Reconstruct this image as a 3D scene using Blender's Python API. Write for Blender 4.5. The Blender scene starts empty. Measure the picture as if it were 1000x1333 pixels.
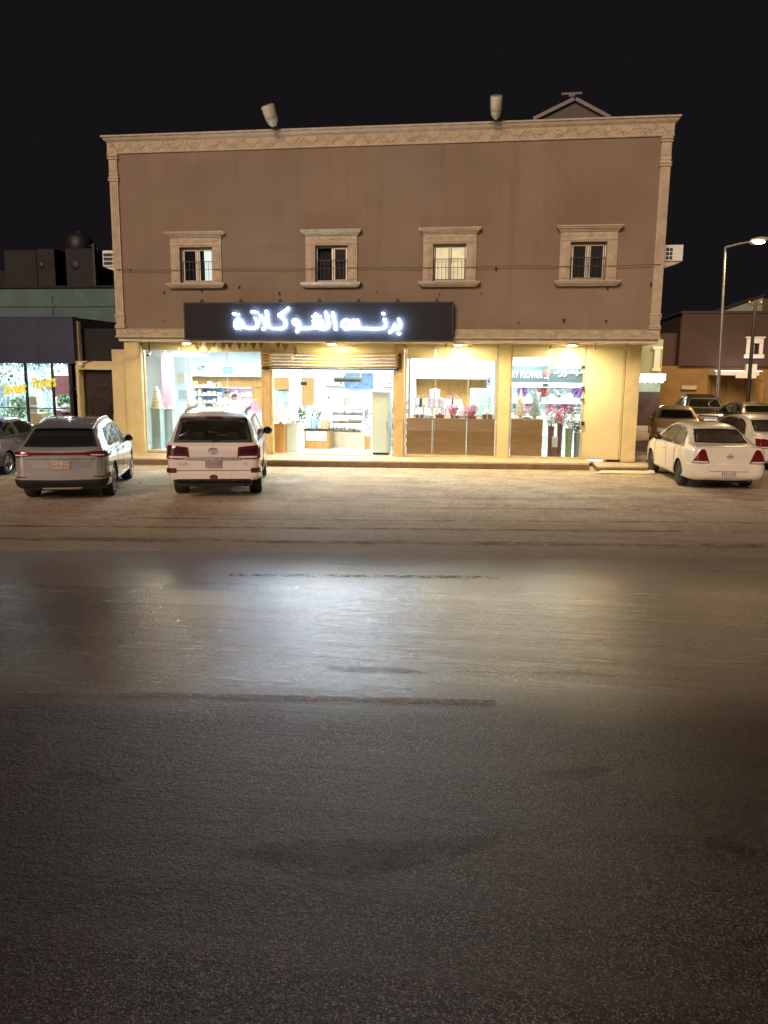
import bpy, math, random
from mathutils import Vector, Matrix
random.seed(7)
SC = bpy.context.scene
COL = SC.collection
R = math.radians
# ------------------------------------------------------------------ camera
YAW, PITCH, ROLL, FPX = 0.152104, 0.175235, 0.009628, 1047.23
CAM = Vector((0.0, -22.5, 2.75))
FWD = Vector((-math.sin(YAW)*math.cos(PITCH), math.cos(YAW)*math.cos(PITCH), -math.sin(PITCH)))
R0 = Vector((math.cos(YAW), math.sin(YAW), 0)); U0 = R0.cross(FWD)
RT = math.cos(ROLL)*R0 + math.sin(ROLL)*U0
UP = -math.sin(ROLL)*R0 + math.cos(ROLL)*U0
cd = bpy.data.cameras.new('camera'); cam = bpy.data.objects.new('camera', cd); COL.objects.link(cam)
cam.matrix_world = Matrix(((RT.x, UP.x, -FWD.x, CAM.x), (RT.y, UP.y, -FWD.y, CAM.y), (RT.z, UP.z, -FWD.z, CAM.z), (0, 0, 0, 1)))
cd.sensor_fit = 'VERTICAL'; cd.sensor_height = 36; cd.lens = FPX/1333*36
cd.clip_start = .05; cd.clip_end = 2000
SC.camera = cam
def _ray(px, py): return RT*((px-500)/FPX) - UP*((py-666.5)/FPX) + FWD
def at(px, py, Y):                 # photo pixel -> point on the vertical plane Y
    d = _ray(px, py); return CAM + d*((Y-CAM.y)/d.y)
def AX(px, py, Y): return at(px, py, Y).x
def AZ(px, py, Y): return at(px, py, Y).z
SX, Z0 = .010, .04                 # the street falls slightly towards the left
def gz(x): return SX*x + Z0
def G(px, py):
    d = _ray(px, py); return CAM + d*((Z0 - CAM.z)/(d.z - SX*d.x))
# ------------------------------------------------------------------ materials
def lin(c):
    return tuple(((v/255+.055)/1.055)**2.4 if v/255 > .04045 else v/255/12.92 for v in c)
def nodes(name):
    m = bpy.data.materials.new(name); m.use_nodes = True
    nt = m.node_tree; b = nt.nodes['Principled BSDF']
    return m, nt, b
def N(nt, t, **kw):
    n = nt.nodes.new(t)
    for k, v in kw.items():
        if k in n.inputs: n.inputs[k].default_value = v
        else: setattr(n, k, v)
    return n
def mixc(nt, fac, a, b, mode='MIX'):
    n = nt.nodes.new('ShaderNodeMix'); n.data_type = 'RGBA'; n.blend_type = mode
    L = nt.links
    if hasattr(fac, 'links'): L.new(fac, n.inputs[0])
    else: n.inputs[0].default_value = fac
    for i, v in ((6, a), (7, b)):
        if hasattr(v, 'links'): L.new(v, n.inputs[i])
        else: n.inputs[i].default_value = (*v[:3], 1)
    return n.outputs[2]
def ramp(nt, src, p0, p1):
    n = nt.nodes.new('ShaderNodeMapRange'); n.inputs[1].default_value = p0; n.inputs[2].default_value = p1
    nt.links.new(src, n.inputs[0]); return n.outputs[0]
def mat(name, col, rough=.6, metal=0, var=.15, vs=3.0, bump=0, bs=40, emit=0, ecol=None, spec=.5, coat=0, stretch=None, alpha=None):
    m, nt, b = nodes(name); L = nt.links
    tc = N(nt, 'ShaderNodeTexCoord'); src = tc.outputs['Object']
    if stretch:
        mp = N(nt, 'ShaderNodeMapping'); mp.inputs['Scale'].default_value = stretch; L.new(src, mp.inputs[0]); src = mp.outputs[0]
    if var:
        n = N(nt, 'ShaderNodeTexNoise', Scale=vs, Detail=5.0, Roughness=.6); L.new(src, n.inputs['Vector'])
        f = ramp(nt, n.outputs[0], .3, .7)
        o = mixc(nt, f, tuple(c*(1-var) for c in col), tuple(min(1, c*(1+var)) for c in col))
        L.new(o, b.inputs['Base Color'])
        r = ramp(nt, n.outputs[0], 0, 1); mr = nt.nodes.new('ShaderNodeMapRange')
        mr.inputs[3].default_value = max(0.02, rough*(1-.25)); mr.inputs[4].default_value = min(1, rough*1.25)
        L.new(n.outputs[0], mr.inputs[0]); L.new(mr.outputs[0], b.inputs['Roughness'])
    else:
        b.inputs['Base Color'].default_value = (*col, 1); b.inputs['Roughness'].default_value = rough
    b.inputs['Metallic'].default_value = metal; b.inputs['Specular IOR Level'].default_value = spec
    b.inputs['Coat Weight'].default_value = coat; b.inputs['Coat Roughness'].default_value = .05
    if bump:
        n2 = N(nt, 'ShaderNodeTexNoise', Scale=bs, Detail=3.0); L.new(src, n2.inputs['Vector'])
        bp = N(nt, 'ShaderNodeBump', Strength=bump, Distance=.02); L.new(n2.outputs[0], bp.inputs['Height']); L.new(bp.outputs[0], b.inputs['Normal'])
    if emit:
        b.inputs['Emission Color'].default_value = (*(ecol or col), 1); b.inputs['Emission Strength'].default_value = emit
    return m
def glass(name, tint=(1, 1, 1), rough=.0, dark=0.0, refl=1.0, dust=0, dcol=(.35, .28, .2)):
    m = bpy.data.materials.new(name); m.use_nodes = True; nt = m.node_tree; nt.nodes.clear(); L = nt.links
    out = N(nt, 'ShaderNodeOutputMaterial'); t = N(nt, 'ShaderNodeBsdfTransparent'); t.inputs[0].default_value = (*[c*(1-dark) for c in tint], 1)
    g = N(nt, 'ShaderNodeBsdfGlossy'); g.inputs['Roughness'].default_value = rough
    fr = N(nt, 'ShaderNodeFresnel'); fr.inputs[0].default_value = 1.5
    mu = N(nt, 'ShaderNodeMath', operation='MULTIPLY'); L.new(fr.outputs[0], mu.inputs[0]); mu.inputs[1].default_value = refl
    x = N(nt, 'ShaderNodeMixShader'); L.new(mu.outputs[0], x.inputs[0]); L.new(t.outputs[0], x.inputs[1]); L.new(g.outputs[0], x.inputs[2])
    if dust:
        df = N(nt, 'ShaderNodeBsdfDiffuse'); df.inputs[0].default_value = (*dcol, 1); y = N(nt, 'ShaderNodeMixShader'); tc = N(nt, 'ShaderNodeTexCoord'); no = N(nt, 'ShaderNodeTexNoise', Scale=3.0, Detail=4.0); L.new(tc.outputs['Object'], no.inputs['Vector'])
        q = N(nt, 'ShaderNodeMath', operation='MULTIPLY'); L.new(no.outputs[0], q.inputs[0]); q.inputs[1].default_value = dust*2; L.new(q.outputs[0], y.inputs[0]); L.new(x.outputs[0], y.inputs[1]); L.new(df.outputs[0], y.inputs[2]); x = y
    L.new(x.outputs[0], out.inputs[0]); return m
def wood(name, c1, c2, rough=.35, sc=(1.2, 1.2, 14)):
    m, nt, b = nodes(name); L = nt.links
    tc = N(nt, 'ShaderNodeTexCoord'); mp = N(nt, 'ShaderNodeMapping'); mp.inputs['Scale'].default_value = sc; L.new(tc.outputs['Object'], mp.inputs[0])
    n = N(nt, 'ShaderNodeTexNoise', Scale=1.6, Detail=6.0, Roughness=.65); n.inputs['Distortion'].default_value = .6
    L.new(mp.outputs[0], n.inputs['Vector']); f = ramp(nt, n.outputs[0], .3, .72)
    L.new(mixc(nt, f, c1, c2), b.inputs['Base Color']); b.inputs['Roughness'].default_value = rough; return m
M = {}
M['metal_dark'] = mat('dark painted metal', (.03, .03, .035), .45, .3)
M['black'] = mat('black rubber and plastic', (.012, .012, .013), .55)
M['tyre'] = mat('tyre rubber', (.018, .017, .016), .8, bump=.3, bs=60)
M['chrome'] = mat('chrome', (.72, .72, .74), .22, .75, var=.05)
M['alu'] = mat('aluminium frame', (.55, .5, .42), .4, .6)
M['white_paint'] = mat('white paint', (.8, .8, .78), .5, var=.05)
M['steel'] = mat('galvanised steel', (.35, .34, .33), .45, .8)
M['red_lens'] = mat('red lamp lens', (.13, .006, .008), .12, coat=.6, var=.35, vs=30)
M['white_lens'] = mat('clear lamp lens', (.7, .68, .64), .15, coat=.5)
M['plate'] = mat('number plate', (.62, .6, .58), .4)
M['stone_trim'] = mat('cast stone trim', (.50, .415, .30), .8, var=.18, vs=5, bump=.25, bs=60)
M['yellow_wall'] = mat('yellow painted render', (.58, .48, .25), .6, var=.12, vs=2.2, bump=.12, bs=50)
M['yellow_panel'] = mat('yellow composite panel', (.62, .54, .31), .38, var=.06, vs=1.5)
M['pier_tan'] = mat('tan stone pier', (.52, .37, .17), .5, var=.2, vs=4, bump=.1)
M['glass'] = glass('shop glass', (.97, 1, .99))
M['dark_glass'] = mat('dark window glass', (.015, .016, .02), .06, var=.0, coat=.3)
M['car_glass'] = glass('tinted car glass', (.74, .78, .75), dust=.03)
M['car_glass_dark'] = glass('dark privacy glass', (.42, .43, .43), dark=.15, dust=.03)
M['car_glass_mid'] = glass('brown tinted car glass', (.66, .58, .46), dark=.05, dust=.13)
M['wood_warm'] = wood('honey wood panelling', (.36, .18, .05), (.52, .29, .10), sc=(12, 1.2, 1.0))
M['wood_base'] = wood('brown wood base panel', (.33, .185, .065), (.50, .30, .11), .3, sc=(.7, .7, 9))
M['white_int'] = mat('white interior paint', (.82, .87, .88), .6, var=.04)
M['floor_tile'] = mat('polished floor tile', (.75, .76, .74), .15, var=.06)
M['pink'] = mat('pink paint', (.82, .50, .60), .5, var=.06)
M['teal'] = mat('teal board', (.25, .62, .64), .4, var=.1)
M['skin'] = mat('skin', (.42, .24, .15), .5)
M['hair'] = mat('black hair', (.012, .01, .01), .5)
M['cloth_white'] = mat('white cloth', (.78, .78, .78), .8)
M['grey_green'] = mat('grey painted steel', (.42, .50, .48), .45, var=.05)
M['blue_board'] = mat('blue printed board', (.14, .24, .46), .5, var=.6, vs=9)
M['beige'] = mat('beige carton', (.55, .42, .22), .7)
M['cream'] = mat('cream icing', (.78, .66, .48), .5, var=.1)
M['leaf'] = mat('green leaves', (.07, .13, .05), .6, var=.4, vs=8)
M['petal_pink'] = mat('pink petals', (.76, .26, .42), .6, var=.3, vs=12)
M['petal_violet'] = mat('violet petals', (.45, .12, .62), .6, var=.3, vs=12)
M['petal_white'] = mat('white petals', (.85, .80, .82), .6, var=.1)
M['petal_red'] = mat('red petals', (.6, .05, .05), .6, var=.3, vs=12)
M['brown_vase'] = mat('brown glazed vase', (.17, .09, .06), .3, var=.3)
M['green_vase'] = mat('mossy green vase', (.28, .32, .20), .5, var=.5, vs=25)
M['sign_dark'] = mat('dark aubergine sign panel', (.012, .0115, .016), .5, var=.1, spec=.2)
M['sign_grey'] = mat('grey sign board', (.17, .22, .24), .5, var=.05)
M['brown_door'] = mat('dark brown door steel', (.022, .012, .010), .4, .2, var=.3, bump=.1)
M['flag'] = mat('brown gold pennant cloth', (.22, .12, .035), .7, var=.35, vs=14)
M['letter'] = mat('lit sign letter', (.9, .93, 1), .5, var=0, emit=98, ecol=(.55, .75, 1.0))
M['lamp_lens'] = mat('lit downlight lens', (1, .9, .6), .4, var=0, emit=360, ecol=(1, .84, .48))
M['ceil_lens'] = mat('lit ceiling panel', (1, 1, 1), .4, var=0, emit=6, ecol=(.93, .98, 1))
# ------------------------------------------------------------------ mesh builder
def root_of(o):
    while o.parent: o = o.parent
    return o
class MB:
    def __init__(s): s.v = []; s.f = []; s.m = []
    def add(s, vs, fs, m=0):
        o = len(s.v); s.v += [tuple(v) for v in vs]
        for f in fs: s.f.append(tuple(i+o for i in f)); s.m.append(m)
        return s
    def box(s, x0, x1, y0, y1, z0, z1, m=0):
        return s.add([(x0,y0,z0),(x1,y0,z0),(x1,y1,z0),(x0,y1,z0),(x0,y0,z1),(x1,y0,z1),(x1,y1,z1),(x0,y1,z1)],
                     [(3,2,1,0),(4,5,6,7),(0,1,5,4),(1,2,6,5),(2,3,7,6),(3,0,4,7)], m)
    def obox(s, c, sx, sy, sz, rz=0, rx=0, m=0):
        q = Matrix.Rotation(rz, 3, 'Z') @ Matrix.Rotation(rx, 3, 'X'); o = len(s.v)
        t = MB().box(-sx/2, sx/2, -sy/2, sy/2, -sz/2, sz/2)
        return s.add([Vector(c)+q@Vector(v) for v in t.v], t.f, m)
    def prism(s, poly, y0, y1, m=0):          # polygon in (x, z) extruded along y
        n = len(poly)
        vs = [(x, y0, z) for x, z in poly] + [(x, y1, z) for x, z in poly]
        fs = [tuple(range(n)), tuple(range(2*n-1, n-1, -1))] + [((i+1) % n, i, i+n, (i+1) % n+n) for i in range(n)]
        return s.add(vs, fs, m)
    def prismx(s, poly, x0, x1, m=0):         # polygon in (y, z) extruded along x
        n = len(poly)
        vs = [(x0, y, z) for y, z in poly] + [(x1, y, z) for y, z in poly]
        fs = [tuple(range(n-1, -1, -1)), tuple(range(n, 2*n))] + [(i, (i+1) % n, (i+1) % n+n, i+n) for i in range(n)]
        return s.add(vs, fs, m)
    def tube(s, pts, r, n=7, m=0, sq=1.0):
        pts = [Vector(p) for p in pts]; rs = r if isinstance(r, (list, tuple)) else [r]*len(pts)
        base = len(s.v); prev = None
        for i, p in enumerate(pts):
            d = (pts[min(i+1, len(pts)-1)] - pts[max(i-1, 0)]).normalized()
            a = prev if prev is not None else (Vector((0, 0, 1)) if abs(d.z) < .9 else Vector((0, 1, 0)))
            x = (a - d*a.dot(d)).normalized(); y = d.cross(x); prev = x
            for k in range(n):
                t = 2*math.pi*k/n; s.v.append(tuple(p + x*math.cos(t)*rs[i] + y*math.sin(t)*rs[i]*sq))
        for i in range(len(pts)-1):
            for k in range(n):
                a = base+i*n+k; b = base+i*n+(k+1) % n
                s.f.append((a, b, b+n, a+n)); s.m.append(m)
        s.f.append(tuple(base+k for k in range(n-1, -1, -1))); s.m.append(m)
        e = base+(len(pts)-1)*n; s.f.append(tuple(e+k for k in range(n))); s.m.append(m)
        return s
    def lathe(s, prof, c=(0, 0, 0), n=20, m=0, axis='Z', cap=True):
        base = len(s.v)
        for r, h in prof:
            for k in range(n):
                t = 2*math.pi*k/n; a, b = r*math.cos(t), r*math.sin(t)
                p = (a, b, h) if axis == 'Z' else ((a, h, b) if axis == 'Y' else (h, a, b))
                s.v.append((p[0]+c[0], p[1]+c[1], p[2]+c[2]))
        fl = axis == 'Y'
        for i in range(len(prof)-1):
            for k in range(n):
                a = base+i*n+k; b = base+i*n+(k+1) % n
                q = (a, b, b+n, a+n); s.f.append(q[::-1] if fl else q); s.m.append(m)
        for i in (0, len(prof)-1):
            if cap and prof[i][0] > 1e-4:
                q = tuple(base+i*n+k for k in range(n)); s.f.append(q if (i > 0) != fl else q[::-1]); s.m.append(m)
        return s
    def ball(s, c, rx, ry=None, rz=None, n=10, m=0, jit=0):
        ry = ry or rx; rz = rz or rx; h = max(4, n//2)
        prof = []
        base = len(s.v)
        for i in range(h+1):
            ph = math.pi*i/h
            for k in range(n):
                t = 2*math.pi*k/n; j = 1+random.uniform(-jit, jit)
                s.v.append((c[0]+rx*math.sin(ph)*math.cos(t)*j, c[1]+ry*math.sin(ph)*math.sin(t)*j, c[2]-rz*math.cos(ph)*j))
        for i in range(h):
            for k in range(n):
                a = base+i*n+k; b = base+i*n+(k+1) % n; s.f.append((a, b, b+n, a+n)); s.m.append(m)
        return s
    def leaves(s, c, rad, num, size, mats=(0,), flat=1.0):   # many small leaf faces through a volume
        for _ in range(num):
            d = Vector((random.gauss(0, 1), random.gauss(0, 1), random.gauss(0, 1))).normalized()*random.random()**.45
            p = Vector(c)+Vector((d.x*rad[0], d.y*rad[1], d.z*rad[2]))
            a = Vector((random.gauss(0, 1), random.gauss(0, 1), random.gauss(0, 1))).normalized()
            b = a.orthogonal().normalized(); z = size*random.uniform(.6, 1.3)
            s.add([p-a*z, p-b*z*.5, p+a*z, p+b*z*.5], [(0, 1, 2, 3)], random.choice(mats))
        return s
    def grid(s, fn, nu, nv, m=0):
        base = len(s.v)
        for i in range(nu+1):
            for j in range(nv+1): s.v.append(tuple(fn(i/nu, j/nv)))
        for i in range(nu):
            for j in range(nv):
                a = base+i*(nv+1)+j; s.f.append((a, a+nv+1, a+nv+2, a+1)); s.m.append(m)
        return s
    def slab(s, fn, nu, nv, m=0, border=None):  # fn(u, v, k): k=0 outer, 1 inner -> closed thick patch
        f0 = len(s.f); o = len(s.v); s.grid(lambda u, v: fn(u, v, 0), nu, nv, m); i = len(s.v); s.grid(lambda u, v: fn(u, v, 1), nu, nv, m)
        nf = nu*nv
        for q in range(len(s.f)-nf, len(s.f)): s.f[q] = s.f[q][::-1]
        if border is not None:
            for q in range(2*nf):
                i_, j_ = divmod(q % nf, nv)
                if i_ in (0, nu-1) or j_ in (0, nv-1): s.m[f0+q] = border
        ring = [a*(nv+1) for a in range(nu+1)] + [nu*(nv+1)+b for b in range(1, nv+1)] + [a*(nv+1)+nv for a in range(nu-1, -1, -1)] + [b for b in range(nv-1, 0, -1)]
        for a, b in zip(ring, ring[1:]+ring[:1]): s.f.append((o+b, o+a, i+a, i+b)); s.m.append(m)
        return s
    def build(s, name, mats, parent=None, smooth=None, bevel=0, local=False, fix=True):
        me = bpy.data.meshes.new(name); mats = mats if isinstance(mats, (list, tuple)) else [mats]
        if parent is not None: off = Vector((0, 0, 0)) if local else Vector(root_of(parent).location)
        else:
            xs, ys, zs = zip(*s.v); off = Vector(((min(xs)+max(xs))/2, (min(ys)+max(ys))/2, min(zs)))
        me.from_pydata([tuple(Vector(v)-off) for v in s.v], [], s.f)
        for x in mats: me.materials.append(M[x] if isinstance(x, str) else x)
        me.polygons.foreach_set('material_index', s.m)
        if fix:
            import bmesh
            bm = bmesh.new(); bm.from_mesh(me); bmesh.ops.remove_doubles(bm, verts=bm.verts, dist=1e-5); bmesh.ops.recalc_face_normals(bm, faces=bm.faces); bm.to_mesh(me); bm.free()
        if smooth:
            me.polygons.foreach_set('use_smooth', [True]*len(me.polygons)); me.set_sharp_from_angle(angle=R(smooth))
        me.update()
        o = bpy.data.objects.new(name, me); COL.objects.link(o)
        if parent is not None: o.parent = parent
        else: o.location = off
        if bevel:
            b = o.modifiers.new('bevel', 'BEVEL'); b.width = bevel; b.segments = 2; b.limit_method = 'ANGLE'; b.angle_limit = R(40)
        return o
def tag(o, label, cat, group=None, kind=None):
    if label: o['label'] = label
    if cat: o['category'] = cat
    if group: o['group'] = group
    if kind: o['kind'] = kind
    return o
def thing(name, label, cat, loc=(0, 0, 0), rz=0, group=None):
    o = bpy.data.objects.new(name, None); COL.objects.link(o); o.location = loc; o.rotation_euler = (0, 0, rz); o.empty_display_size = .2
    return tag(o, label, cat, group)
def dup(o, loc, label=None, rz=None, parent=None):
    c = o.copy(); COL.objects.link(c)
    if parent is not None: c.parent = parent
    if loc is not None: c.location = loc
    if rz is not None: c.rotation_euler = (0, 0, rz)
    if label: c['label'] = label
    for ch in list(o.children): dup(ch, None, None, None, c)
    return c
def lamp(name, kind, loc, energy, color, parent=None, size=.2, size_y=None, rot=(0, 0, 0), blend=.5, spot=150):
    d = bpy.data.lights.new(name, kind); d.energy = energy; d.color = color
    if kind == 'AREA':
        d.size = size
        if size_y: d.shape = 'RECTANGLE'; d.size_y = size_y
        else: d.shape = 'DISK'
    else: d.shadow_soft_size = size
    if kind == 'SPOT': d.spot_size = R(spot); d.spot_blend = blend
    o = bpy.data.objects.new(name, d); COL.objects.link(o); o.rotation_euler = rot
    if parent is not None: o.parent = parent; o.location = Vector(loc)-Vector(root_of(parent).location)
    else: o.location = loc
    return o
def text(body, size, mtl, name, loc, rot, depth=.006, sx=1.0, parent=None, bold=0.0):
    c = bpy.data.curves.new(name, 'FONT'); c.body = body; c.size = size; c.extrude = depth; c.align_x = 'CENTER'; c.align_y = 'CENTER'; c.offset = bold
    t = bpy.data.objects.new('tmp', c); COL.objects.link(t)
    me = bpy.data.meshes.new_from_object(t.evaluated_get(bpy.context.evaluated_depsgraph_get()))
    bpy.data.objects.remove(t); bpy.data.curves.remove(c)
    me.name = name; me.materials.clear(); me.materials.append(M[mtl])
    o = bpy.data.objects.new(name, me); COL.objects.link(o)
    me.transform(Matrix.Scale(sx, 4, (1, 0, 0)))
    o.rotation_euler = rot
    if parent is not None: o.parent = parent; o.location = Vector(loc)-(Vector(root_of(parent).location) if root_of(parent).rotation_euler.z == 0 else Vector((0, 0, 0)))
    else: o.location = loc
    return o
# ================================================================== SETTING
def road_material():
    m, nt, b = nodes('asphalt in worn zones'); L = nt.links
    g = N(nt, 'ShaderNodeNewGeometry'); sp = N(nt, 'ShaderNodeSeparateXYZ'); L.new(g.outputs['Position'], sp.inputs[0])
    def math_(op, a, c, **k):
        n = N(nt, 'ShaderNodeMath', operation=op)
        for i, v in enumerate((a, c)):
            if hasattr(v, 'links'): L.new(v, n.inputs[i])
            else: n.inputs[i].default_value = v
        return n.outputs[0]
    mp = N(nt, 'ShaderNodeMapping'); mp.inputs['Rotation'].default_value = (0, 0, -.11); mp.inputs['Scale'].default_value = (.22, 2.6, 1); L.new(g.outputs['Position'], mp.inputs[0])
    st = N(nt, 'ShaderNodeTexNoise', Scale=1.0, Detail=7.0, Roughness=.62); L.new(mp.outputs[0], st.inputs['Vector'])
    bl = N(nt, 'ShaderNodeTexNoise', Scale=.45, Detail=4.0); L.new(g.outputs['Position'], bl.inputs['Vector'])
    wob = N(nt, 'ShaderNodeTexNoise', Scale=.9, Detail=5.0); L.new(g.outputs['Position'], wob.inputs['Vector'])
    s = math_('SUBTRACT', sp.outputs[1], math_('MULTIPLY', sp.outputs[0], .11))
    sw = math_('ADD', s, math_('MULTIPLY', math_('SUBTRACT', wob.outputs[0], .5), .9))
    near = ramp(nt, sw, -15.7, -16.55)           # 1 on the coarse near carriageway
    nearw = ramp(nt, sw, -15.9, -16.4)
    fine = N(nt, 'ShaderNodeTexNoise', Scale=95.0, Detail=4.0, Roughness=.7); L.new(g.outputs['Position'], fine.inputs['Vector'])
    vor = N(nt, 'ShaderNodeTexVoronoi', Scale=85.0); L.new(g.outputs['Position'], vor.inputs['Vector'])
    wn = N(nt, 'ShaderNodeTexWhiteNoise'); L.new(vor.outputs['Position'], wn.inputs[0])
    pw = math_('POWER', wn.outputs[0], 2.4)
    grn = N(nt, 'ShaderNodeTexNoise', Scale=24.0, Detail=5.0, Roughness=.75); L.new(g.outputs['Position'], grn.inputs['Vector'])
    cn = mixc(nt, pw, (.062, .040, .033), (.37, .255, .21))
    cn = mixc(nt, ramp(nt, vor.outputs[0], .35, .62), cn, (.006, .005, .005))
    cn = mixc(nt, math_('MULTIPLY', ramp(nt, fine.outputs[0], .4, .65), .35), cn, (.02, .016, .015))
    chip = ramp(nt, wn.outputs[0], .955, .99)
    cn = mixc(nt, math_('MULTIPLY', chip, ramp(nt, vor.outputs[0], .55, .2)), cn, (.24, .20, .18))
    cn = mixc(nt, math_('MULTIPLY', ramp(nt, bl.outputs[0], .40, .62), .5), cn, (.018, .014, .013))
    cn = mixc(nt, math_('MULTIPLY', ramp(nt, st.outputs[0], .5, .7), .4), cn, (.085, .07, .06))
    cs = mixc(nt, ramp(nt, st.outputs[0], .32, .68), (.115, .103, .094), (.21, .188, .168))
    cs = mixc(nt, math_('MULTIPLY', ramp(nt, grn.outputs[0], .50, .66), .75), cs, (.028, .025, .023))
    cs = mixc(nt, math_('MULTIPLY', ramp(nt, grn.outputs[0], .46, .34), .5), cs, (.30, .27, .24))
    cs = mixc(nt, math_('MULTIPLY', ramp(nt, bl.outputs[0], .42, .66), .45), cs, (.05, .044, .04))
    dust = ramp(nt, sw, -12.7, -10.9)
    cs = mixc(nt, math_('MULTIPLY', dust, .6), cs, (.19, .145, .10))
    # dark smudges and worn spots
    mp2 = N(nt, 'ShaderNodeMapping'); mp2.inputs['Scale'].default_value = (.35, 1.6, 1); mp2.inputs['Location'].default_value = (3.7, 1.2, 0); L.new(g.outputs['Position'], mp2.inputs[0])
    sm = N(nt, 'ShaderNodeTexNoise', Scale=1.3, Detail=4.0, Roughness=.7); L.new(mp2.outputs[0], sm.inputs['Vector'])
    crk = N(nt, 'ShaderNodeTexVoronoi', Scale=.42, feature='DISTANCE_TO_EDGE'); av = N(nt, 'ShaderNodeVectorMath', operation='ADD'); L.new(g.outputs['Position'], av.inputs[0]); L.new(wob.outputs[1], av.inputs[1]); L.new(av.outputs[0], crk.inputs['Vector'])
    cn = mixc(nt, math_('MULTIPLY', ramp(nt, crk.outputs[0], .006, .001), ramp(nt, bl.outputs[0], .5, .6)), cn, (.012, .01, .009))
    col = mixc(nt, near, cs, cn)
    col = mixc(nt, math_('MULTIPLY', ramp(nt, sm.outputs[0], .60, .72), .55), col, (.018, .016, .015))
    L.new(col, b.inputs['Base Color'])
    tc0 = math_('MULTIPLY', math_('SUBTRACT', 1.0, math_('MULTIPLY', near, .88)), math_('MULTIPLY', math_('SUBTRACT', 1.0, dust), .62))
    rs = N(nt, 'ShaderNodeMapRange'); rs.inputs[1].default_value = .3; rs.inputs[2].default_value = .7; rs.inputs[3].default_value = .19; rs.inputs[4].default_value = .31; L.new(st.outputs[0], rs.inputs[0])
    rr = N(nt, 'ShaderNodeMix'); L.new(near, rr.inputs[0]); L.new(rs.outputs[0], rr.inputs[2]); rr.inputs[3].default_value = .36
    rd = N(nt, 'ShaderNodeMix'); L.new(dust, rd.inputs[0]); L.new(rr.outputs[0], rd.inputs[2]); rd.inputs[3].default_value = .72
    L.new(rd.outputs[0], b.inputs['Roughness']); b.inputs['Specular IOR Level'].default_value = .9
    h = math_('ADD', math_('MULTIPLY', fine.outputs[0], .7), math_('MULTIPLY', vor.outputs[0], .3))
    h = math_('ADD', h, math_('MULTIPLY', grn.outputs[0], 2.2))
    bs = N(nt, 'ShaderNodeMix'); L.new(near, bs.inputs[0]); bs.inputs[2].default_value = .27; bs.inputs[3].default_value = .6
    b.inputs['Coat Weight'].default_value = .55; b.inputs['Coat Roughness'].default_value = .27; L.new(tc0, b.inputs['Coat Weight'])
    bp = N(nt, 'ShaderNodeBump', Distance=.009); L.new(bs.outputs[0], bp.inputs['Strength']); L.new(h, bp.inputs['Height'])
    b2 = N(nt, 'ShaderNodeBump', Strength=.25, Distance=.05); L.new(st.outputs[0], b2.inputs['Height']); L.new(bp.outputs[0], b2.inputs['Normal']); L.new(b2.outputs[0], b.inputs['Normal']); L.new(b2.outputs[0], b.inputs['Coat Normal'])
    sp_ = N(nt, 'ShaderNodeMix'); L.new(near, sp_.inputs[0]); sp_.inputs[2].default_value = .8; sp_.inputs[3].default_value = .45; L.new(sp_.outputs[0], b.inputs['Specular IOR Level'])
    return m
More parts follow.
